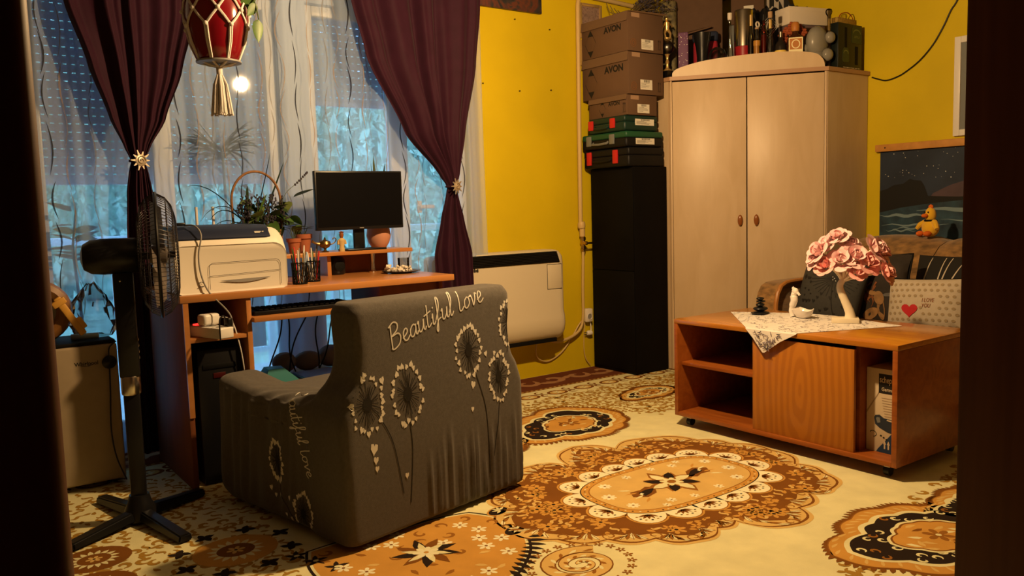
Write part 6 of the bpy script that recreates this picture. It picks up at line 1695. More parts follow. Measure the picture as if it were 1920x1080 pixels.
# ================================================================== hanging planter
mat('pot_red', (0.17, 0.004, 0.010), 0.18, coat=0.6); mat('cotton', (0.68, 0.64, 0.62), 0.9, bump=0.3, bscale=300)
HP = Vector((0.990, 3.208, 1.684))
t = thing('hanging_planter', 'glossy red pot in a cream macrame hanger in front of the sheer curtain', 'planter', HP)
pp = [(0.070, 0.0), (0.078, 0.004), (0.094, 0.05), (0.107, 0.10), (0.113, 0.15), (0.111, 0.20), (0.107, 0.225), (0.101, 0.228), (0.104, 0.20), (0.05, 0.19)]
MB().lathe(pp, 40).build('pot', 'pot_red', t, smooth=50)
MB().lathe([(0.101, 0.195), (0.099, 0.200), (0.002, 0.203)], 24).build('soil', 'soil', t)
MB().lathe([(0.060, -0.008), (0.082, -0.005), (0.082, 0.001), (0.060, 0.0)], 32).build('saucer', 'cable_grey', t)
def potr(z):
    for a, c in zip(pp, pp[1:]):
        if a[1] <= z <= c[1]: return a[0] + (c[0] - a[0]) * (z - a[1]) / (c[1] - a[1] + 1e-9)
    return 0.109
def PPt(a, z, off=0.005): rr = potr(min(max(z, 0.0), 0.224)) + off; return Vector((rr * math.cos(a), rr * math.sin(a), z))
NK = 8; A0 = -2.20
for k in range(NK):
    al = A0 + 2 * PI * k / NK; au0 = al - PI / NK; au1 = al + PI / NK
    q = MB()
    for o_ in (-0.035, 0.035):
        q.tube([PPt(al + o_, 0.117), PPt(al + o_, 0.06), PPt(al + o_, 0.0), Vector((0.04 * math.cos(al), 0.04 * math.sin(al), -0.013)), Vector((0, 0, -0.02))], 0.0042, 6)
    for au in (au0, au1):
        for o_ in (-0.014, 0.014): q.tube([PPt(al + o_, 0.117), PPt((al + au) / 2 + o_, 0.145), PPt(au + o_, 0.174)], 0.0034, 6)
    q.build('net_cord', 'cotton', t)
    MB().sphere(PPt(al, 0.118, 0.007), 0.009, (1, 1, 0.9), 10, 7).build('knot', 'cotton', t)
    q = MB()
    for sgn in (-1, 1):
        for o_ in (-0.014, 0.014): q.tube([PPt(au0 + o_, 0.174), PPt(au0 + sgn * PI / NK * 0.5 + o_, 0.205), PPt(au0 + sgn * PI / NK + o_, 0.236, 0.002)], 0.0034, 6)
    q.build('net_cord', 'cotton', t)
    MB().sphere(PPt(au0, 0.175, 0.007), 0.009, (1, 1, 0.9), 10, 7).build('knot', 'cotton', t)
    if k % 2 == 0:
        q = MB(); q.tube([PPt(al, 0.236, 0.002), Vector((0.07 * math.cos(al), 0.07 * math.sin(al), 0.45)), Vector((0.004 * math.cos(al), 0.004 * math.sin(al), 0.86))], 0.005, 6); q.build('hanger_cord', 'cotton', t)
    MB().sphere(PPt(al, 0.238, 0.004), 0.010, (1, 1, 0.9), 10, 7).build('knot', 'cotton', t)
q = MB(); q.torus((0, 0, 0.895), 0.03, 0.005, 'Y', 20, 6); q.build('hanging_ring', 'brass', t)
MB().lathe([(0.010, -0.050), (0.0115, -0.045), (0.0115, -0.022), (0.009, -0.018)], 14).build('tassel_neck', 'cotton', t)
q = MB(); r_ = random.Random(12)
for k in range(64):
    a = r_.uniform(0, 6.28); rr = math.sqrt(r_.random())
    q.tube([(0.006 * rr * math.cos(a), 0.006 * rr * math.sin(a), -0.042), (0.026 * rr * math.cos(a), 0.026 * rr * math.sin(a), -0.085), (0.034 * rr * math.cos(a), 0.034 * rr * math.sin(a), -0.14), (0.042 * rr * math.cos(a), 0.042 * rr * math.sin(a), -0.196 + r_.uniform(-0.006, 0.004))], 0.0034, 6)
q.build('tassel', 'cotton', t)['kind'] = 'stuff'
q = MB(); q.tube(smooth_path([(0.03, -0.03, 0.20), (0.085, -0.075, 0.26), (0.115, -0.092, 0.22), (0.128, -0.098, 0.15)], 5), 0.003, 6); q.tube(smooth_path([(-0.03, 0.02, 0.2), (-0.07, 0.05, 0.25), (-0.10, 0.07, 0.23)], 5), 0.003, 6); q.build('vine_stem', 'stem_green', t)
for (p, yw, pt, rl, L_, W_, m_) in (((0.126, -0.098, 0.150), 0.2, -1.55, 0.1, 0.088, 0.046, 'leaf_green'), ((0.122, -0.095, 0.235), 0.5, -0.9, 0.9, 0.070, 0.042, 'leaf_green'), ((0.10, -0.085, 0.225), 0.1, -1.4, -0.3, 0.062, 0.040, 'leaf_dark'), ((0.125, -0.095, 0.205), 0.4, -1.3, 0.7, 0.062, 0.038, 'leaf_green'), ((0.11, -0.09, 0.245), 0.3, -1.2, 1.5, 0.085, 0.034, 'leaf_pale'), ((0.10, -0.08, 0.255), 0.2, -1.3, 2.2, 0.085, 0.036, 'leaf_green'), ((0.085, -0.07, 0.25), 0.3, -1.4, 3.0, 0.08, 0.036, 'leaf_green'), ((0.06, -0.06, 0.23), 0.3, -1.2, 2.6, 0.08, 0.035, 'leaf_pale'), ((-0.09, 0.06, 0.245), 0.3, -1.2, -1.8, 0.06, 0.034, 'leaf_pale'), ((-0.06, 0.04, 0.25), 0.3, -1.2, -2.6, 0.06, 0.034, 'leaf_green'), ((0.0, -0.03, 0.21), 0.3, -1.3, 3.3, 0.07, 0.034, 'leaf_green')):
    q = MB(); oval_leaf(q, Matrix.Translation(p) @ Matrix.Rotation(yw, 4, 'Z') @ Matrix.Rotation(rl, 4, 'Y') @ Matrix.Rotation(pt, 4, 'X'), L_, W_, 0.6); q.build('leaf', m_, t, recalc=False, smooth=60)
t = thing('ceiling_hook', 'brass ceiling hook carrying the macrame planter', 'hook', (HP.x, HP.y, CEIL))
MB().tube([(0, 0, 0), (0, 0, -0.014), (0.008, 0, -0.03), (0, 0, -0.042), (-0.008, 0, -0.034)], 0.003, 6).build('hook', 'brass', t)
# ================================================================== desk
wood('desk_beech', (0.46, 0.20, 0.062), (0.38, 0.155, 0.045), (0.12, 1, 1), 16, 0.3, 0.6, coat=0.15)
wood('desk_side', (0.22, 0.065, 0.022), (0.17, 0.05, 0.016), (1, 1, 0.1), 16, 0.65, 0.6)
t = thing('computer_desk', 'beech computer desk with a raised monitor shelf and keyboard tray by the window', 'desk', (0.84, 3.38, 0.0))
wp(MB().box(0.835, 2.11, 3.385, 4.03, 0.764, 0.793, 0.003), 'desktop', 'desk_beech', t)
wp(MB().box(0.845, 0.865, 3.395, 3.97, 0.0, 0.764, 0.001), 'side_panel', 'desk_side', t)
wp(MB().box(0.845, 0.866, 3.388, 3.395, 0.30, 0.764), 'edge_band', 'desk_beech', t)
wp(MB().box(1.098, 1.118, 3.395, 3.97, 0.0, 0.764, 0.001), 'divider', 'desk_beech', t)
wp(MB().box(0.865, 1.098, 3.40, 3.95, 0.600, 0.618, 0.001), 'cabinet_shelf', 'desk_beech', t)
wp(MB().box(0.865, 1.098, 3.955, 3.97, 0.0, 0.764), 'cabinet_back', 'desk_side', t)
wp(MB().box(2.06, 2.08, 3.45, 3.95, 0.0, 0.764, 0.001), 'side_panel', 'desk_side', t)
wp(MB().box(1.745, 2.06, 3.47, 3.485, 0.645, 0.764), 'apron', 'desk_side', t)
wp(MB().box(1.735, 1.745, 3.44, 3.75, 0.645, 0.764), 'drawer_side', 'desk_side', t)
wp(MB().box(1.118, 1.735, 3.365, 3.70, 0.662, 0.682, 0.002), 'keyboard_tray', 'desk_beech', t)
wp(MB().box(1.118, 2.06, 3.50, 3.95, 0.318, 0.336, 0.001), 'foot_shelf', 'desk_beech', t)
wp(MB().box(1.02, 2.128, 3.82, 4.03, 0.893, 0.912, 0.002), 'monitor_shelf', 'desk_beech', t)
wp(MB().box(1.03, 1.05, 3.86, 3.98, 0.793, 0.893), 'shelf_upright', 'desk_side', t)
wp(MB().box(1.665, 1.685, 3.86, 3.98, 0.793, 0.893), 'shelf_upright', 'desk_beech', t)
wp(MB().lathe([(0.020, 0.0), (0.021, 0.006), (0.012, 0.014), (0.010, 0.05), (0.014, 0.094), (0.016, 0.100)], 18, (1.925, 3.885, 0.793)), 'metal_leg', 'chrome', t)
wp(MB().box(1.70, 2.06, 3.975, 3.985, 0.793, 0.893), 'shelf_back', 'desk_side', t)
# printer
mat('printer_cream', (0.70, 0.65, 0.56), 0.45); mat('printer_navy', (0.012, 0.018, 0.045), 0.4)
t = thing('printer', 'large cream laser printer with a navy top standing on the left of the desk', 'printer', (0.835, 3.42, 0.793))
def pring(y, zt, ins):
    x0, x1 = 0.835 + ins, 1.292 - ins; z0 = 0.7935 + ins; r1 = 0.055
    out_ = [(x0 + 0.02, y, z0), (x1 - 0.02, y, z0), (x1 - 0.005, y, z0 + 0.006), (x1, y, z0 + 0.03)]
    for k in range(7): a = PI / 2 * k / 6; out_.append((x1 - r1 + r1 * math.cos(a), y, zt - r1 + r1 * math.sin(a)))
    for k in range(7): a = PI / 2 + PI / 2 * k / 6; out_.append((x0 + 0.03 + 0.03 * math.cos(a), y, zt - 0.03 + 0.03 * math.sin(a)))
    return out_ + [(x0, y, z0 + 0.03), (x0 + 0.005, y, z0 + 0.006)]
wp(MB().loft([pring(3.424, 0.985, 0.006), pring(3.420, 0.988, 0.0), pring(3.424, 1.000, 0.0), pring(3.452, 1.040, 0.0), pring(3.475, 1.053, 0.0), pring(3.805, 1.060, 0.0), pring(3.815, 1.055, 0.006)]), 'housing', 'printer_cream', t, smooth=35)
q = MB()
def nring(x, e): return [(x, 3.430 + e, 1.010), (x, 3.427 + e, 1.016), (x, 3.452 + e, 1.0465), (x, 3.50, 1.0640), (x, 3.80, 1.0690), (x, 3.80, 1.0560), (x, 3.475 + e, 1.0500)]
q.loft([nring(0.846, 0.0), nring(1.205, 0.0), nring(1.228, 0.004), nring(1.236, 0.014)])
nav = wp(q, 'top_cover', 'printer_navy', t, smooth=35)
for k, (a, c, z) in enumerate(((1.165, 1.193, 1.0505), (1.165, 1.188, 1.0465), (1.197, 1.205, 1.0505))):
    s_ = MB().box(a, c, 3.4365 + (z - 1.0465) * 0.8, 3.4395 + (z - 1.0465) * 0.8, z - 0.016, z - 0.0132); s_.xform(Matrix.Translation(-t.location)).build('badge_print', 'paper_white', nav)
def line_y(pts_, nme, w_=0.0018):
    q = MB(); q.ribbon([(x, 3.4190, z) for x, z in pts_], w_, (0, -1, 0)); return wp(q, nme, 'ink', t, smooth=0, recalc=False)
line_y([(0.965, 0.808), (0.965, 0.895)] + arc((0.985, 0.895), 0.02, PI, PI / 2, 6) + [(1.242, 0.918)] + arc((1.242, 0.898), 0.02, PI / 2, 0, 6) + [(1.262, 0.812)], 'tray_outline')
line_y([(0.966, 0.862), (1.262, 0.872)], 'tray_seam')
q = MB(); q.face([(x, 3.4188, z) for x, z in [(1.005 + 0.215 * i / 12, 0.842 + 0.004 * i / 12) for i in range(13)] + [(1.22 - 0.215 * i / 12, 0.846 - 0.004 * i / 12 - 0.014 * math.sin(PI * i / 12)) for i in range(1, 12)]])
wp(q, 'tray_grip', 'cable_grey', t, smooth=0, recalc=False)
line_y(arc((0.930, 0.832), 0.010, 0.2, 2.9, 8), 'energy_mark', 0.002); line_y([(0.919, 0.822), (0.941, 0.824)], 'energy_mark', 0.0035)
tag(MB().tube(smooth_path([(0.90, 3.50, 1.0715), (0.925, 3.44, 1.068), (0.940, 3.413, 1.03), (0.925, 3.412, 0.95), (0.93, 3.41, 0.87), (0.955, 3.405, 0.80), (1.0, 3.36, 0.735), (1.015, 3.335, 0.70), (1.016, 3.315, 0.655)], 7), 0.0032, 8).build('printer_cable', 'cable_grey'), 'grey cord hanging over the printer front down to the power strip', 'cable')
tag(MB().box(0.868, 0.902, 3.485, 3.512, 1.0695, 1.0825, 0.004).build('cable_plug', 'black_plastic'), 'small black plug lying on the printer top', 'plug')
# power strip, adapter, tower
t = thing('power_strip', 'white power strip sticking out of the desk cabinet shelf', 'power strip', (0.985, 3.30, 0.6185), 0.33)
MB().box(-0.033, 0.033, 0.0, 0.26, 0, 0.044, 0.006, 3).build('strip_body', 'white_plastic', t)
mat('switch_glow', (0.6, 0.02, 0.02), 0.4, emit=(1.0, 0.03, 0.02), estr=2.5)
MB().box(-0.016, 0.014, 0.185, 0.205, 0.044, 0.049, 0.002).build('rocker_switch', 'switch_glow', t)
for y in (0.04, 0.10): MB().lathe([(0.019, 0.0443), (0.019, 0.0453)], 18, (0, y, 0)).build('socket_recess', 'cable_grey', t)
t = thing('power_adapter', 'rounded white power adapter plugged into the power strip', 'adapter', (0.945, 3.425, 0.6635), 0.33)
MB().box(-0.03, 0.045, -0.028, 0.028, 0, 0.048, 0.012, 3).build('adapter_body', 'white_plastic', t)
MB().tube(smooth_path([(0.045, 0, 0.028), (0.085, -0.04, 0.012), (0.110, -0.055, -0.10), (0.130, -0.05, -0.22), (0.165, -0.02, -0.33)], 7), 0.003, 7).build('adapter_cord', 'white_plastic', t)
t = thing('black_plug', 'black angled plug with a looped cord on the power strip end', 'plug', (0.99, 3.325, 0.664), 0.33)
MB().box(0.0, 0.024, -0.016, 0.016, 0, 0.034, 0.006, 3).build('plug_body', 'black_plastic', t)
MB().tube(smooth_path([(-0.004, -0.006, 0.03), (-0.018, -0.012, 0.046), (-0.038, -0.016, 0.034), (-0.045, -0.022, 0.0), (-0.046, -0.024, -0.05)], 6), 0.003, 7).build('plug_cord', 'black_plastic', t)
mat('badge_dark', (0.05, 0.004, 0.004), 0.4)
t = thing('computer_tower', 'black computer tower inside the desk cabinet', 'computer', (0.90, 3.44, 0.0))
MB().box(0.0, 0.175, 0, 0.44, 0.0, 0.56, 0.004).build('case', 'black_plastic', t)
MB().box(0.02, 0.155, -0.004, 0.0, 0.48, 0.50, 0.001).build('drive_slot', 'black_matte', t)
MB().sphere((0.13, -0.002, 0.43), 0.004, (1, 0.6, 1), 8, 6).build('power_light', 'white_plastic', t)
MB().box(0.06, 0.11, -0.003, 0.0, 0.44, 0.462, 0.001).build('red_badge', 'badge_dark', t)
# keyboard
t = thing('keyboard', 'black keyboard on the pull-out keyboard tray', 'keyboard', (1.14, 3.42, 0.6825))
MB().box(0, 0.46, 0, 0.15, 0, 0.018, 0.004).build('keyboard_base', 'black_plastic', t)
km = None
for r in range(5):
    for c in range(17):
        if km is None: km = MB().box(0, 0.021, 0, 0.021, 0.018, 0.026, 0.003, 1).build('key', 'black_matte', t); o_ = km
        else: o_ = km.copy(); COL.objects.link(o_); o_.parent = t
        o_.location = (0.02 + c * 0.025, 0.012 + r * 0.026, 0)
# things under the desk
mat('teal', (0.010, 0.16, 0.17), 0.45); mat('tablet_blue', (0.30, 0.42, 0.60), 0.3); mat('grey_soft', (0.20, 0.20, 0.21), 0.9)
t = thing('teal_case', 'teal folded plastic case on the foot shelf under the desk', 'case', (1.19, 3.52, 0.3365))
MB().loft([[(0.0, 0.0, 0.0), (0.20, 0.0, 0.0), (0.20, 0.12, 0.0), (0.0, 0.16, 0.0)], [(0.04, 0.03, 0.085), (0.11, 0.03, 0.085), (0.12, 0.10, 0.085), (0.05, 0.12, 0.085)]]).build('shell', 'teal', t, smooth=0)
MB().box(0.19, 0.215, -0.005, 0.10, 0.0, 0.010, 0.004).build('hinge', 'teal', t)
t = thing('tablet', 'pale blue tablet lying on the foot shelf beside the teal case', 'tablet', (1.42, 3.53, 0.3365))
MB().box(0, 0.20, 0, 0.25, 0, 0.012, 0.003).build('tablet_body', 'black_plastic', t)
MB().box(0.005, 0.195, 0.005, 0.245, 0.012, 0.0135).build('tablet_screen', 'tablet_blue', t)
t = thing('slippers_bag', 'soft grey bundle at the back of the foot shelf', 'bundle', (1.42, 3.87, 0.3365))
q = MB(); q.sphere((0.0, 0, 0.05), 0.06, (1.0, 0.8, 0.85), 14, 10); q.sphere((0.12, 0, 0.045), 0.06, (1.2, 0.8, 0.8), 14, 10); q.sphere((0.24, 0, 0.055), 0.065, (1.0, 0.8, 0.85), 14, 10); q.build('bundle', 'grey_soft', t)
r_ = random.Random(31)
for k, (x0, z0, x1, z1, lb_) in enumerate(((1.374, 0.660, 1.30, 0.345, 'leftmost black cable hanging under the keyboard tray'), (1.385, 0.655, 1.43, 0.36, 'second black cable hanging under the keyboard tray'), (1.50, 0.655, 1.385, 0.36, 'thick knotted black cable hanging under the keyboard tray'), (1.56, 0.655, 1.53, 0.36, 'thin black cable hanging near the middle under the tray'), (1.66, 0.655, 1.54, 0.36, 'rightmost black cable slanting under the keyboard tray'))):
    pts_ = [(x0 + (x1 - x0) * s + 0.014 * math.sin(5 * s + k), 3.74, z0 + (z1 - z0) * s) for s in [i / 7 for i in range(8)]]
    tag(MB().tube(smooth_path(pts_, 4), 0.0035, 6).build('desk_cable', 'black_matte'), lb_, 'cable', 'cables under the desk')
# monitor
t = thing('monitor', 'black flat monitor switched off on the raised desk shelf', 'monitor', (1.868, 3.905, 0.912), 0.03)
MB().box(-0.11, 0.11, -0.085, 0.03, 0, 0.010, 0.004).build('stand_base', 'black_plastic', t)
MB().box(-0.03, 0.03, -0.002, 0.016, 0.01, 0.20, 0.003).build('stand_neck', 'black_plastic', t)
cs = MB().box(-0.246, 0.246, -0.030, -0.004, 0.106, 0.402, 0.004).build('casing', 'black_plastic', t)
MB().box(-0.238, 0.238, -0.0312, -0.0302, 0.122, 0.394).build('screen', 'screen_black', t)
MB().box(-0.012, 0.012, -0.0312, -0.0302, 0.112, 0.1155).build('maker_badge', 'cable_grey', t)
# on the shelf and the desk
mat('lamp_brass', (0.20, 0.13, 0.05), 0.35, metal=0.9)
t = thing('oil_lamp', 'small antique brass oil lamp on the monitor shelf', 'ornament', (1.655, 3.855, 0.912))
MB().lathe([(0.018, 0), (0.020, 0.003), (0.007, 0.010), (0.007, 0.018), (0.022, 0.026), (0.031, 0.040), (0.026, 0.054), (0.010, 0.060), (0.004, 0.066), (0.006, 0.070), (0.001, 0.075)], 20).build('lamp_body', 'lamp_brass', t)
MB().tube(smooth_path([(-0.02, 0, 0.040), (-0.045, 0, 0.045), (-0.066, 0, 0.058)], 4), [0.010, 0.009, 0.008, 0.007, 0.006, 0.006, 0.006, 0.007, 0.008], 8).build('spout', 'lamp_brass', t)
MB().tube(smooth_path([(0.025, 0, 0.035), (0.050, 0, 0.045), (0.060, 0, 0.060), (0.050, 0, 0.070), (0.040, 0, 0.062)], 4), 0.0028, 6).build('handle', 'lamp_brass', t)
mat('ivory', (0.52, 0.38, 0.17), 0.5)
t = thing('bust_figurine', 'small ivory torso figurine with a dark head on the monitor shelf', 'figurine', (1.742, 3.848, 0.912))
MB().lathe([(0.014, 0), (0.015, 0.01), (0.012, 0.025), (0.017, 0.045), (0.019, 0.056), (0.012, 0.064), (0.006, 0.068)], 16, (0, 0, 0), 1.0, 0.75).build('torso', 'ivory', t)
MB().lathe([(0.006, 0.067), (0.010, 0.074), (0.011, 0.084), (0.009, 0.092), (0.014, 0.096), (0.003, 0.101)], 12).build('head', 'handle_wood', t)
for s in (-1, 1): MB().tube([(s * 0.018, 0, 0.055), (s * 0.021, -0.002, 0.035)], [0.006, 0.005], 7).build('arm_stump', 'ivory', t)
mat('pot_pink', (0.50, 0.24, 0.16), 0.45)
t = thing('aloe_pot', 'round pink pot with an aloe standing behind the monitor', 'plant', (2.016, 3.982, 0.912))
MB().lathe([(0.034, 0), (0.038, 0.003), (0.056, 0.03), (0.064, 0.065), (0.060, 0.10), (0.054, 0.118), (0.049, 0.118), (0.03, 0.10)], 28).build('pot', 'pot_pink', t)
MB().lathe([(0.050, 0.105), (0.002, 0.108)], 18).build('soil', 'soil', t)
for k, (a, L_, up, dr) in enumerate(((0.3, 0.08, 0.37, 0.02), (3.0, 0.03, 0.36, 0.0), (1.5, 0.03, 0.39, 0.0), (5.0, 0.06, 0.33, 0.06), (4.2, 0.06, 0.30, 0.02), (2.4, 0.10, 0.28, 0.05), (5.8, 0.15, 0.34, 0.08))):
    q = MB(); blade(q, (0, 0, 0.10), a, L_, up, dr, 0.030, 8); q.build('leaf', 'leaf_green' if k % 2 else 'leaf_dark', t, recalc=False, smooth=60)
# plate of crystals
mat('plate_dark', (0.05, 0.035, 0.03), 0.3); mat('crystal', (0.66, 0.60, 0.52), 0.4)
t = thing('crystal_plate', 'round dark plate with white crystals at the right of the desk', 'plate', (2.0, 3.715, 0.793))
MB().lathe([(0.05, 0), (0.075, 0.004), (0.098, 0.010), (0.097, 0.013), (0.07, 0.008), (0.002, 0.006)], 30).build('plate', 'plate_dark', t)
r_ = random.Random(6)
for k in range(40):
    a = r_.uniform(0, 6.28); rr = 0.066 * math.sqrt(r_.random()); q = MB(); s = r_.uniform(0.006, 0.014)
    bmesh.ops.create_icosphere(q.bm, subdivisions=1, radius=s, matrix=Matrix.Translation((-0.02 + rr * math.cos(a), rr * math.sin(a), 0.008 + s * 0.8 + (0.014 if k % 3 == 0 else 0))) @ Euler((r_.uniform(0, 3), r_.uniform(0, 3), 0)).to_matrix().to_4x4())
    for v in q.bm.verts: v.co += Vector((r_.uniform(-1, 1), r_.uniform(-1, 1), r_.uniform(-1, 1))) * s * 0.25
    q.build('crystal', 'crystal', t, smooth=0)
tag(MB().lathe([(0.026, 0), (0.028, 0.002), (0.030, 0.07), (0.0285, 0.07), (0.026, 0.004)], 24).build('drinking_glass', 'clear_glass', loc=(2.055, 3.79, 0.793)), 'small clear drinking glass behind the crystal plate', 'glass')
t = thing('speaker', 'round black speaker under the monitor shelf', 'speaker', (1.735, 3.915, 0.793))
MB().lathe([(0.040, 0), (0.046, 0.01), (0.046, 0.07), (0.036, 0.088), (0.005, 0.092)], 22).build('speaker_body', 'black_plastic', t)
MB().lathe([(0.026, 0), (0.027, 0.004), (0.012, 0.007), (0.002, 0.006)], 18).xform(Matrix.Translation((0.0, -0.044, 0.045)) @ Matrix.Rotation(PI / 2, 4, 'X')).build('speaker_cone', 'black_matte', t)
# pen cups
PENC = ['white_plastic', 'black_plastic', 'brass', 'chrome', 'leaf_green', 'tablet_blue', 'latch_red', 'cotton']
for name_, (x, y), lb_ in (('pen_cup', (1.385, 3.52), 'black mesh pen cup full of pens beside the printer'), ('pen_cup', (1.480, 3.60), 'black mesh pen cup full of pens nearer the monitor')):
    t = thing(name_, lb_, 'pen holder', (x, y, 0.793), 0, 'pen cups on the desk')
    q = MB(); R0 = 0.032
    for k in range(22):
        a = 2 * PI * k / 22; q.tube([(R0 * math.cos(a), R0 * math.sin(a), 0.004), (R0 * 1.08 * math.cos(a + 0.5), R0 * 1.08 * math.sin(a + 0.5), 0.095)], 0.0012, 4); q.tube([(R0 * math.cos(a), R0 * math.sin(a), 0.004), (R0 * 1.08 * math.cos(a - 0.5), R0 * 1.08 * math.sin(a - 0.5), 0.095)], 0.0012, 4)
    q.torus((0, 0, 0.095), R0 * 1.08, 0.0022, 'Z', 22, 5); q.lathe([(R0, 0), (R0, 0.005)], 20)
    q.build('mesh_cup', 'black_matte', t)
    for k in range(8):
        a = 2 * PI * k / 8 + 0.3; rr = 0.020; c_ = Vector((rr * math.cos(a) * 0.7, rr * math.sin(a) * 0.7, 0.006)); e_ = Vector((0.036 * math.cos(a) * 0.9, 0.036 * math.sin(a) * 0.9, r_.uniform(0.13, 0.175)))
        pe = tag(MB().tube([Vector((x, y, 0.793)) + c_, Vector((x, y, 0.793)) + c_.lerp(e_, 0.9), Vector((x, y, 0.793)) + e_], [0.0032, 0.0038, 0.0026], 7).build('pen', PENC[(k * 3 + (1 if y > 3.55 else 0)) % 8]), ('white', 'black', 'brass coloured', 'silver', 'green', 'pale blue', 'red', 'cream')[(k * 3 + (1 if y > 3.55 else 0)) % 8] + (' pen standing in the cup beside the printer' if y < 3.55 else ' pen standing in the cup nearer the monitor'), 'pen', 'pens in the ' + ('left' if y < 3.55 else 'right') + ' cup')
# terracotta pots
for (x, y, s, lb_, nl) in ((1.515, 3.905, 1.0, 'small terracotta pot with seedlings left of the brass lamp', 7), (1.585, 3.955, 1.25, 'larger terracotta pot with leaves beside the monitor edge', 8)):
    t = thing('terracotta_pot', lb_, 'plant', (x, y, 0.912), 0, 'terracotta pots on the monitor shelf')
    MB().lathe([(0.022 * s, 0), (0.030 * s, 0.055 * s), (0.035 * s, 0.056 * s), (0.036 * s, 0.074 * s), (0.031 * s, 0.074 * s), (0.028 * s, 0.06 * s)], 20).build('pot', 'terracotta', t)
    MB().lathe([(0.030 * s, 0.064 * s), (0.002, 0.066 * s)], 14).build('soil', 'soil', t)
    q = MB(); lv = []
    for k in range(nl):
        a = 2 * PI * k / nl; p = Vector((0.022 * math.cos(a), 0.022 * math.sin(a), 0.115 + 0.008 * (k % 3)))
        q.tube([(0, 0, 0.06 * s), p], 0.0014, 5); l_ = MB(); oval_leaf(l_, LM(p, a - PI / 2, 0.25), 0.04, 0.026, 0.8); lv.append(l_)
    q.build('stems', 'stem_green', t)['kind'] = 'stuff'
    for l_ in lv: l_.build('leaf', 'leaf_dark', t, recalc=False, smooth=60)
# wicker basket with plants
t = thing('plant_basket', 'wicker basket with a tall arched handle full of green plants behind the printer', 'plant basket', (1.345, 3.915, 0.912))
q = MB()
for k in range(9): q.torus((0, 0, 0.008 + 0.0135 * k), 0.082 + 0.003 * k, 0.0075, 'Z', 28, 6, (1, 0.72))
q.lathe([(0.084, 0), (0.084, 0.006)], 24, (0, 0, 0), 1, 0.72); q.build('basket_body', 'wicker', t)
MB().tube([(-0.113, 0, 0.03)] + [(0.118 * math.cos(a), 0.0, 0.262 + 0.138 * math.sin(a)) for a in [PI - PI * i / 20 for i in range(21)]] + [(0.113, 0, 0.03)], 0.006, 8).build('basket_handle', 'wicker', t)
MB().lathe([(0.098, 0.112), (0.002, 0.120)], 20, (0, 0, 0), 1, 0.70).build('soil', 'soil', t)
r_ = random.Random(44)
for k, (a, L_, up, dr) in enumerate(((3.14, 0.34, 0.52, 0.30), (3.0, 0.30, 0.44, 0.38), (3.3, 0.24, 0.36, 0.30), (2.9, 0.22, 0.24, 0.24), (3.5, 0.16, 0.2, 0.2), (0.25, 0.20, 0.36, 0.02), (0.0, 0.13, 0.38, 0.0), (3.2, 0.24, 0.18, 0.22), (4.6, 0.06, 0.3, 0.08), (5.2, 0.10, 0.28, 0.10), (2.7, 0.14, 0.12, 0.16), (3.6, 0.18, 0.10, 0.16))):
    q = MB(); blade(q, (r_.uniform(-0.05, 0.0), r_.uniform(-0.02, 0.02), 0.11), a, L_, up, dr, 0.024); q.build('long_leaf', 'leaf_green' if k % 2 else 'leaf_dark', t, recalc=False, smooth=60)
for k in range(40):
    q = MB(); x = r_.uniform(-0.06, 0.19); p = (x, r_.uniform(-0.05, 0.03), 0.12 + r_.uniform(0.0, 0.17) * (1 if x > 0.05 else 0.75)); L_ = r_.uniform(0.06, 0.11)
    oval_leaf(q, LM(p, r_.uniform(0, 6.28), r_.uniform(-1.0, 0.8), r_.uniform(-0.6, 0.6)), L_, L_ * 0.62, 0.9); q.build('leaf', ('leaf_green', 'leaf_dark', 'leaf_pale')[k % 3], t, recalc=False, smooth=60)
st = MB(); fl = MB()
for k in range(70):
    x = r_.uniform(-0.07, 0.10); y = r_.uniform(-0.05, 0.03); h_ = r_.uniform(0.06, 0.18)
    e_ = Vector((x * 1.3 + r_.uniform(-0.02, 0.02), y * 1.2, 0.115 + h_)); st.tube([(x, y, 0.11), e_], 0.0012, 4)
    for j in range(7):
        c_ = e_ + Vector((r_.uniform(-0.008, 0.008), r_.uniform(-0.008, 0.008), -0.006 * j)); fl.sphere(c_, 0.0045, (1, 1, 1.1), 5, 4)
lp_ = smooth_path([(0.08, -0.02, 0.13), (0.13, -0.02, 0.28), (0.20, -0.02, 0.345), (0.255, -0.015, 0.395)], 6); st.tube(lp_, 0.0014, 5)
for j, p in enumerate(lp_[11:]): fl.sphere(p, 0.0055, (1, 1, 1.2), 6, 4)
st.build('lavender_stems', 'stem_green', t)['kind'] = 'stuff'; mat('lavender', (0.035, 0.028, 0.045), 0.8); fl.build('lavender_flowers', 'lavender', t)['kind'] = 'stuff'
for (x, lb_) in ((1.075, 'left wooden plant stake showing above the printer'), (1.150, 'right wooden plant stake showing above the printer')):
    tag(MB().cyl((x, 3.955, 0.912), (x, 3.955, 1.150), 0.0065, n=8).build('plant_stake', 'cotton'), lb_, 'stake', 'stakes behind the printer')

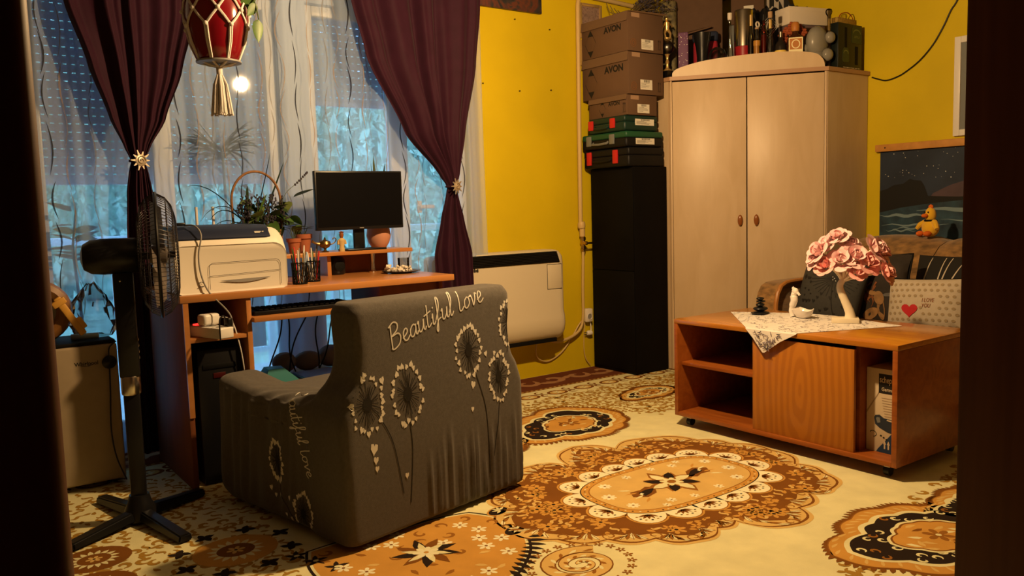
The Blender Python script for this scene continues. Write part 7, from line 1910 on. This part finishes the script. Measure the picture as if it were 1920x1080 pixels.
# ================================================================== air conditioner
mat('ac_shaded', (0.34, 0.27, 0.18), 0.45, noise=0.05)  # pale housing darkened to beige, the shade on it put into the colour
t = thing('air_conditioner', 'cream portable air conditioner standing behind the fan', 'air conditioner', (0.46, 3.85, 0.0))
wp(MB().box(0.24, 0.655, 3.71, 4.0, 0.02, 0.595, 0.012, 3), 'housing', 'ac_shaded', t)
wp(MB().box(0.245, 0.650, 3.715, 3.995, 0.595, 0.610, 0.004), 'top_panel', 'black_matte', t)
x_ = text_mb('Whirlpool', 0.022, 0.95, 0, 0.0004); x_.xform(FACE_NY(0.492, 3.7092, 0.515)); wp(x_, 'lettering', 'ink', t, smooth=0, recalc=False)
q = MB(); q.ribbon([(0.535 + 0.024 * math.cos(a), 3.7090, 0.520 + 0.009 * math.sin(a)) for a in [3.4 + 0.2 * i for i in range(14)]], 0.0016, (0, -1, 0)); wp(q, 'logo_swirl', 'ink', t, smooth=0, recalc=False)
for (x, y) in ((0.29, 3.76), (0.61, 3.76), (0.29, 3.95), (0.61, 3.95)): wp(MB().cyl((x - 0.012, y, 0.012), (x + 0.012, y, 0.012), 0.012, n=10), 'caster', 'black_plastic', t)
mat('hose_brown', (0.22, 0.10, 0.03), 0.4, coat=0.3); mat('clip_yellow', (0.62, 0.33, 0.06), 0.4)
t = thing('hose_collar', 'brown ring shaped hose collar lying on the air conditioner', 'hose collar', (0.385, 3.79, 0.6105))
q = MB(); q.torus((0, 0, 0.130), 0.098, 0.030, 'Y', 30, 8); q.build('ring', 'hose_brown', t)
MB().lathe([(0.085, -0.004), (0.085, 0.004)], 28).xform(Matrix.Translation((0, 0.012, 0.130)) @ Matrix.Rotation(PI / 2, 4, 'X')).build('inner_disc', 'cable_grey', t)
t = thing('yellow_clip', 'yellow plastic clip hanging on the brown hose collar', 'clip', (0.47, 3.745, 0.64))
q = MB(); q.box(-0.014, 0.014, -0.010, 0.010, 0.0, 0.18, 0.005); q.box(-0.030, 0.024, -0.014, 0.014, 0.145, 0.172, 0.005); q.box(0.010, 0.030, -0.012, 0.012, 0.02, 0.07, 0.005); q.xform(Matrix.Rotation(-0.52, 4, 'Y')); q.build('clip_body', 'clip_yellow', t); t.location.x = 0.54
t = thing('plastic_wrap', 'crumpled clear plastic bag on the air conditioner beside the fan', 'plastic bag', (0.60, 3.88, 0.6105))
q = MB(); r_ = random.Random(51); rings = []
for i in range(9):
    z = 0.225 * i / 8; rad = 0.085 * math.sin(PI * (0.28 + 0.68 * i / 8)) + 0.008
    rings.append([(rad * math.cos(2 * PI * k / 26) * r_.uniform(0.82, 1.12), rad * 0.8 * math.sin(2 * PI * k / 26) * r_.uniform(0.82, 1.12), z + r_.uniform(-0.004, 0.008) * (i > 0)) for k in range(26)])
q.loft(rings); q.build('film', 'cling_film', t, smooth=25)
tag(MB().cyl((0.50, 3.80, 0.6245), (0.60, 3.775, 0.6245), 0.013, n=14).build('blue_tube', 'tablet_blue'), 'short blue tube lying on the air conditioner top', 'tube')
t = thing('cord_reel', 'round black cord hook with a hanging cable on the air conditioner front', 'cable reel', (0.618, 3.70, 0.52))
MB().lathe([(0.026, 0), (0.028, 0.006), (0.012, 0.010), (0.004, 0.014)], 20).xform(Matrix.Rotation(PI / 2, 4, 'X')).build('reel', 'black_plastic', t)
MB().tube(smooth_path([(0.0, -0.004, -0.02), (-0.004, -0.006, -0.12), (-0.012, -0.008, -0.28), (0.0, -0.01, -0.40), (0.03, -0.02, -0.50)], 6), 0.0032, 7).build('cable', 'black_plastic', t)
MB().tube(smooth_path([(0.0, -0.004, 0.02), (0.004, -0.006, 0.06), (0.03, -0.01, 0.085)], 5), 0.0032, 7).build('cable', 'black_plastic', t)

# ================================================================== pedestal fan
mat('fan_wire', (0.030, 0.026, 0.030), 0.4, metal=0.3); mat('fan_blade', (0.16, 0.135, 0.12), 0.35)
FA = math.radians(-13.0)
t = thing('pedestal_fan', 'black pedestal fan seen from the side at the left of the desk', 'fan', (0.600, 3.195, 0.0), FA)
def toL(wx, wy): v = Vector((wx - 0.600, wy - 3.195, 0)); v.rotate(Euler((0, 0, -FA))); return v
for (wx, wy) in ((0.345, 3.055), (0.675, 2.872), (0.855, 3.335), (0.525, 3.515)):
    e_ = toL(wx, wy); s_ = e_.normalized().cross(Vector((0, 0, 1))) * 0.026
    q = MB(); q.loft([[e_ * 0.08 + s_ + Vector((0, 0, 0.012)), e_ * 0.08 - s_ + Vector((0, 0, 0.012)), e_ * 0.08 - s_ * 0.8 + Vector((0, 0, 0.05)), e_ * 0.08 + s_ * 0.8 + Vector((0, 0, 0.05))], [e_ + s_ + Vector((0, 0, 0.0)), e_ - s_ + Vector((0, 0, 0.0)), e_ - s_ * 0.8 + Vector((0, 0, 0.026)), e_ + s_ * 0.8 + Vector((0, 0, 0.026))]])
    bmesh.ops.bevel(q.bm, geom=q.bm.edges[:], offset=0.005, segments=2, affect='EDGES'); q.build('leg', 'black_plastic', t)
MB().lathe([(0.052, 0.008), (0.054, 0.045), (0.040, 0.075), (0.034, 0.10)], 24).build('hub', 'black_plastic', t)
MB().box(-0.027, 0.027, -0.023, 0.023, 0.06, 0.475, 0.006).build('lower_column', 'black_plastic', t)
MB().lathe([(0.031, 0.472), (0.033, 0.478), (0.033, 0.535), (0.031, 0.540)], 24).build('adjust_collar', 'chrome', t)
MB().box(-0.034, 0.034, -0.026, 0.026, 0.535, 0.915, 0.008).build('control_column', 'black_plastic', t)
for k in range(4): MB().box(0.034, 0.0365, -0.008, 0.008, 0.60 + 0.022 * k, 0.608 + 0.022 * k, 0.001).build('button', 'chrome', t)
MB().sphere((-0.01, -0.026, 0.885), 0.004, (1, 0.5, 1), 8, 6).build('screw', 'chrome', t)
MB().lathe([(0.020, -0.130), (0.045, -0.122), (0.060, -0.098), (0.064, -0.06), (0.063, 0.05), (0.055, 0.06)], 28).xform(Matrix.Translation((0.0, 0, 0.973)) @ Matrix.Rotation(PI / 2, 4, 'Y')).build('motor_housing', 'black_plastic', t)
CXo = 0.122; FZ = 0.970
cage = [(0.035, 0.066), (0.09, 0.067), (0.14, 0.063), (0.18, 0.052), (0.207, 0.033), (0.220, 0.010), (0.222, 0.0)]
for sgn, nm_ in ((-1, 'rear_grille'), (1, 'front_grille')):
    g_ = MB()
    for k in range(84):
        a = 2 * PI * k / 84
        g_.tube([(CXo + sgn * x, r * math.cos(a + 0.25 * (1 - r / 0.222)), FZ + r * math.sin(a + 0.25 * (1 - r / 0.222))) for r, x in cage], 0.0011, 3, False)
    for r, x in ((0.075, 0.067), (0.125, 0.0645), (0.175, 0.054), (0.205, 0.034)): g_.torus((CXo + sgn * x, 0, FZ), r, 0.0015, 'X', 48, 4)
    g_.build(nm_, 'fan_wire', t)['kind'] = 'stuff'
    MB().lathe([(0.038, -0.003), (0.040, 0.003)], 22).xform(Matrix.Translation((CXo + sgn * 0.066, 0, FZ)) @ Matrix.Rotation(PI / 2, 4, 'Y')).build('grille_cap', 'black_plastic', t)
MB().torus((CXo, 0, FZ), 0.223, 0.006, 'X', 56, 8).build('grille_rim', 'black_plastic', t)
MB().cyl((CXo - 0.06, 0, FZ), (CXo + 0.055, 0, FZ), 0.012, n=12).build('axle', 'black_plastic', t)
MB().lathe([(0.030, -0.03), (0.034, -0.02), (0.032, 0.025), (0.012, 0.034)], 20).xform(Matrix.Translation((CXo, 0, FZ)) @ Matrix.Rotation(PI / 2, 4, 'Y')).build('blade_hub', 'fan_blade', t)
bl = None
for k in range(4):
    if bl is None:
        q = MB()
        q.grid(lambda u, v: ((0.026 - 0.052 * u) * (0.9 - 0.2 * v) , (u - 0.5) * (0.055 + 0.075 * math.sin(PI * min(1, v * 0.8 + 0.12))), 0.03 + 0.165 * v), 8, 8)
        bl = q.build('blade', 'fan_blade', t, recalc=False, smooth=60); o_ = bl
    else: o_ = bl.copy(); COL.objects.link(o_); o_.parent = t
    o_.location = (CXo, 0, FZ); o_.rotation_euler = (PI / 2 * k + 0.35, 0, 0)
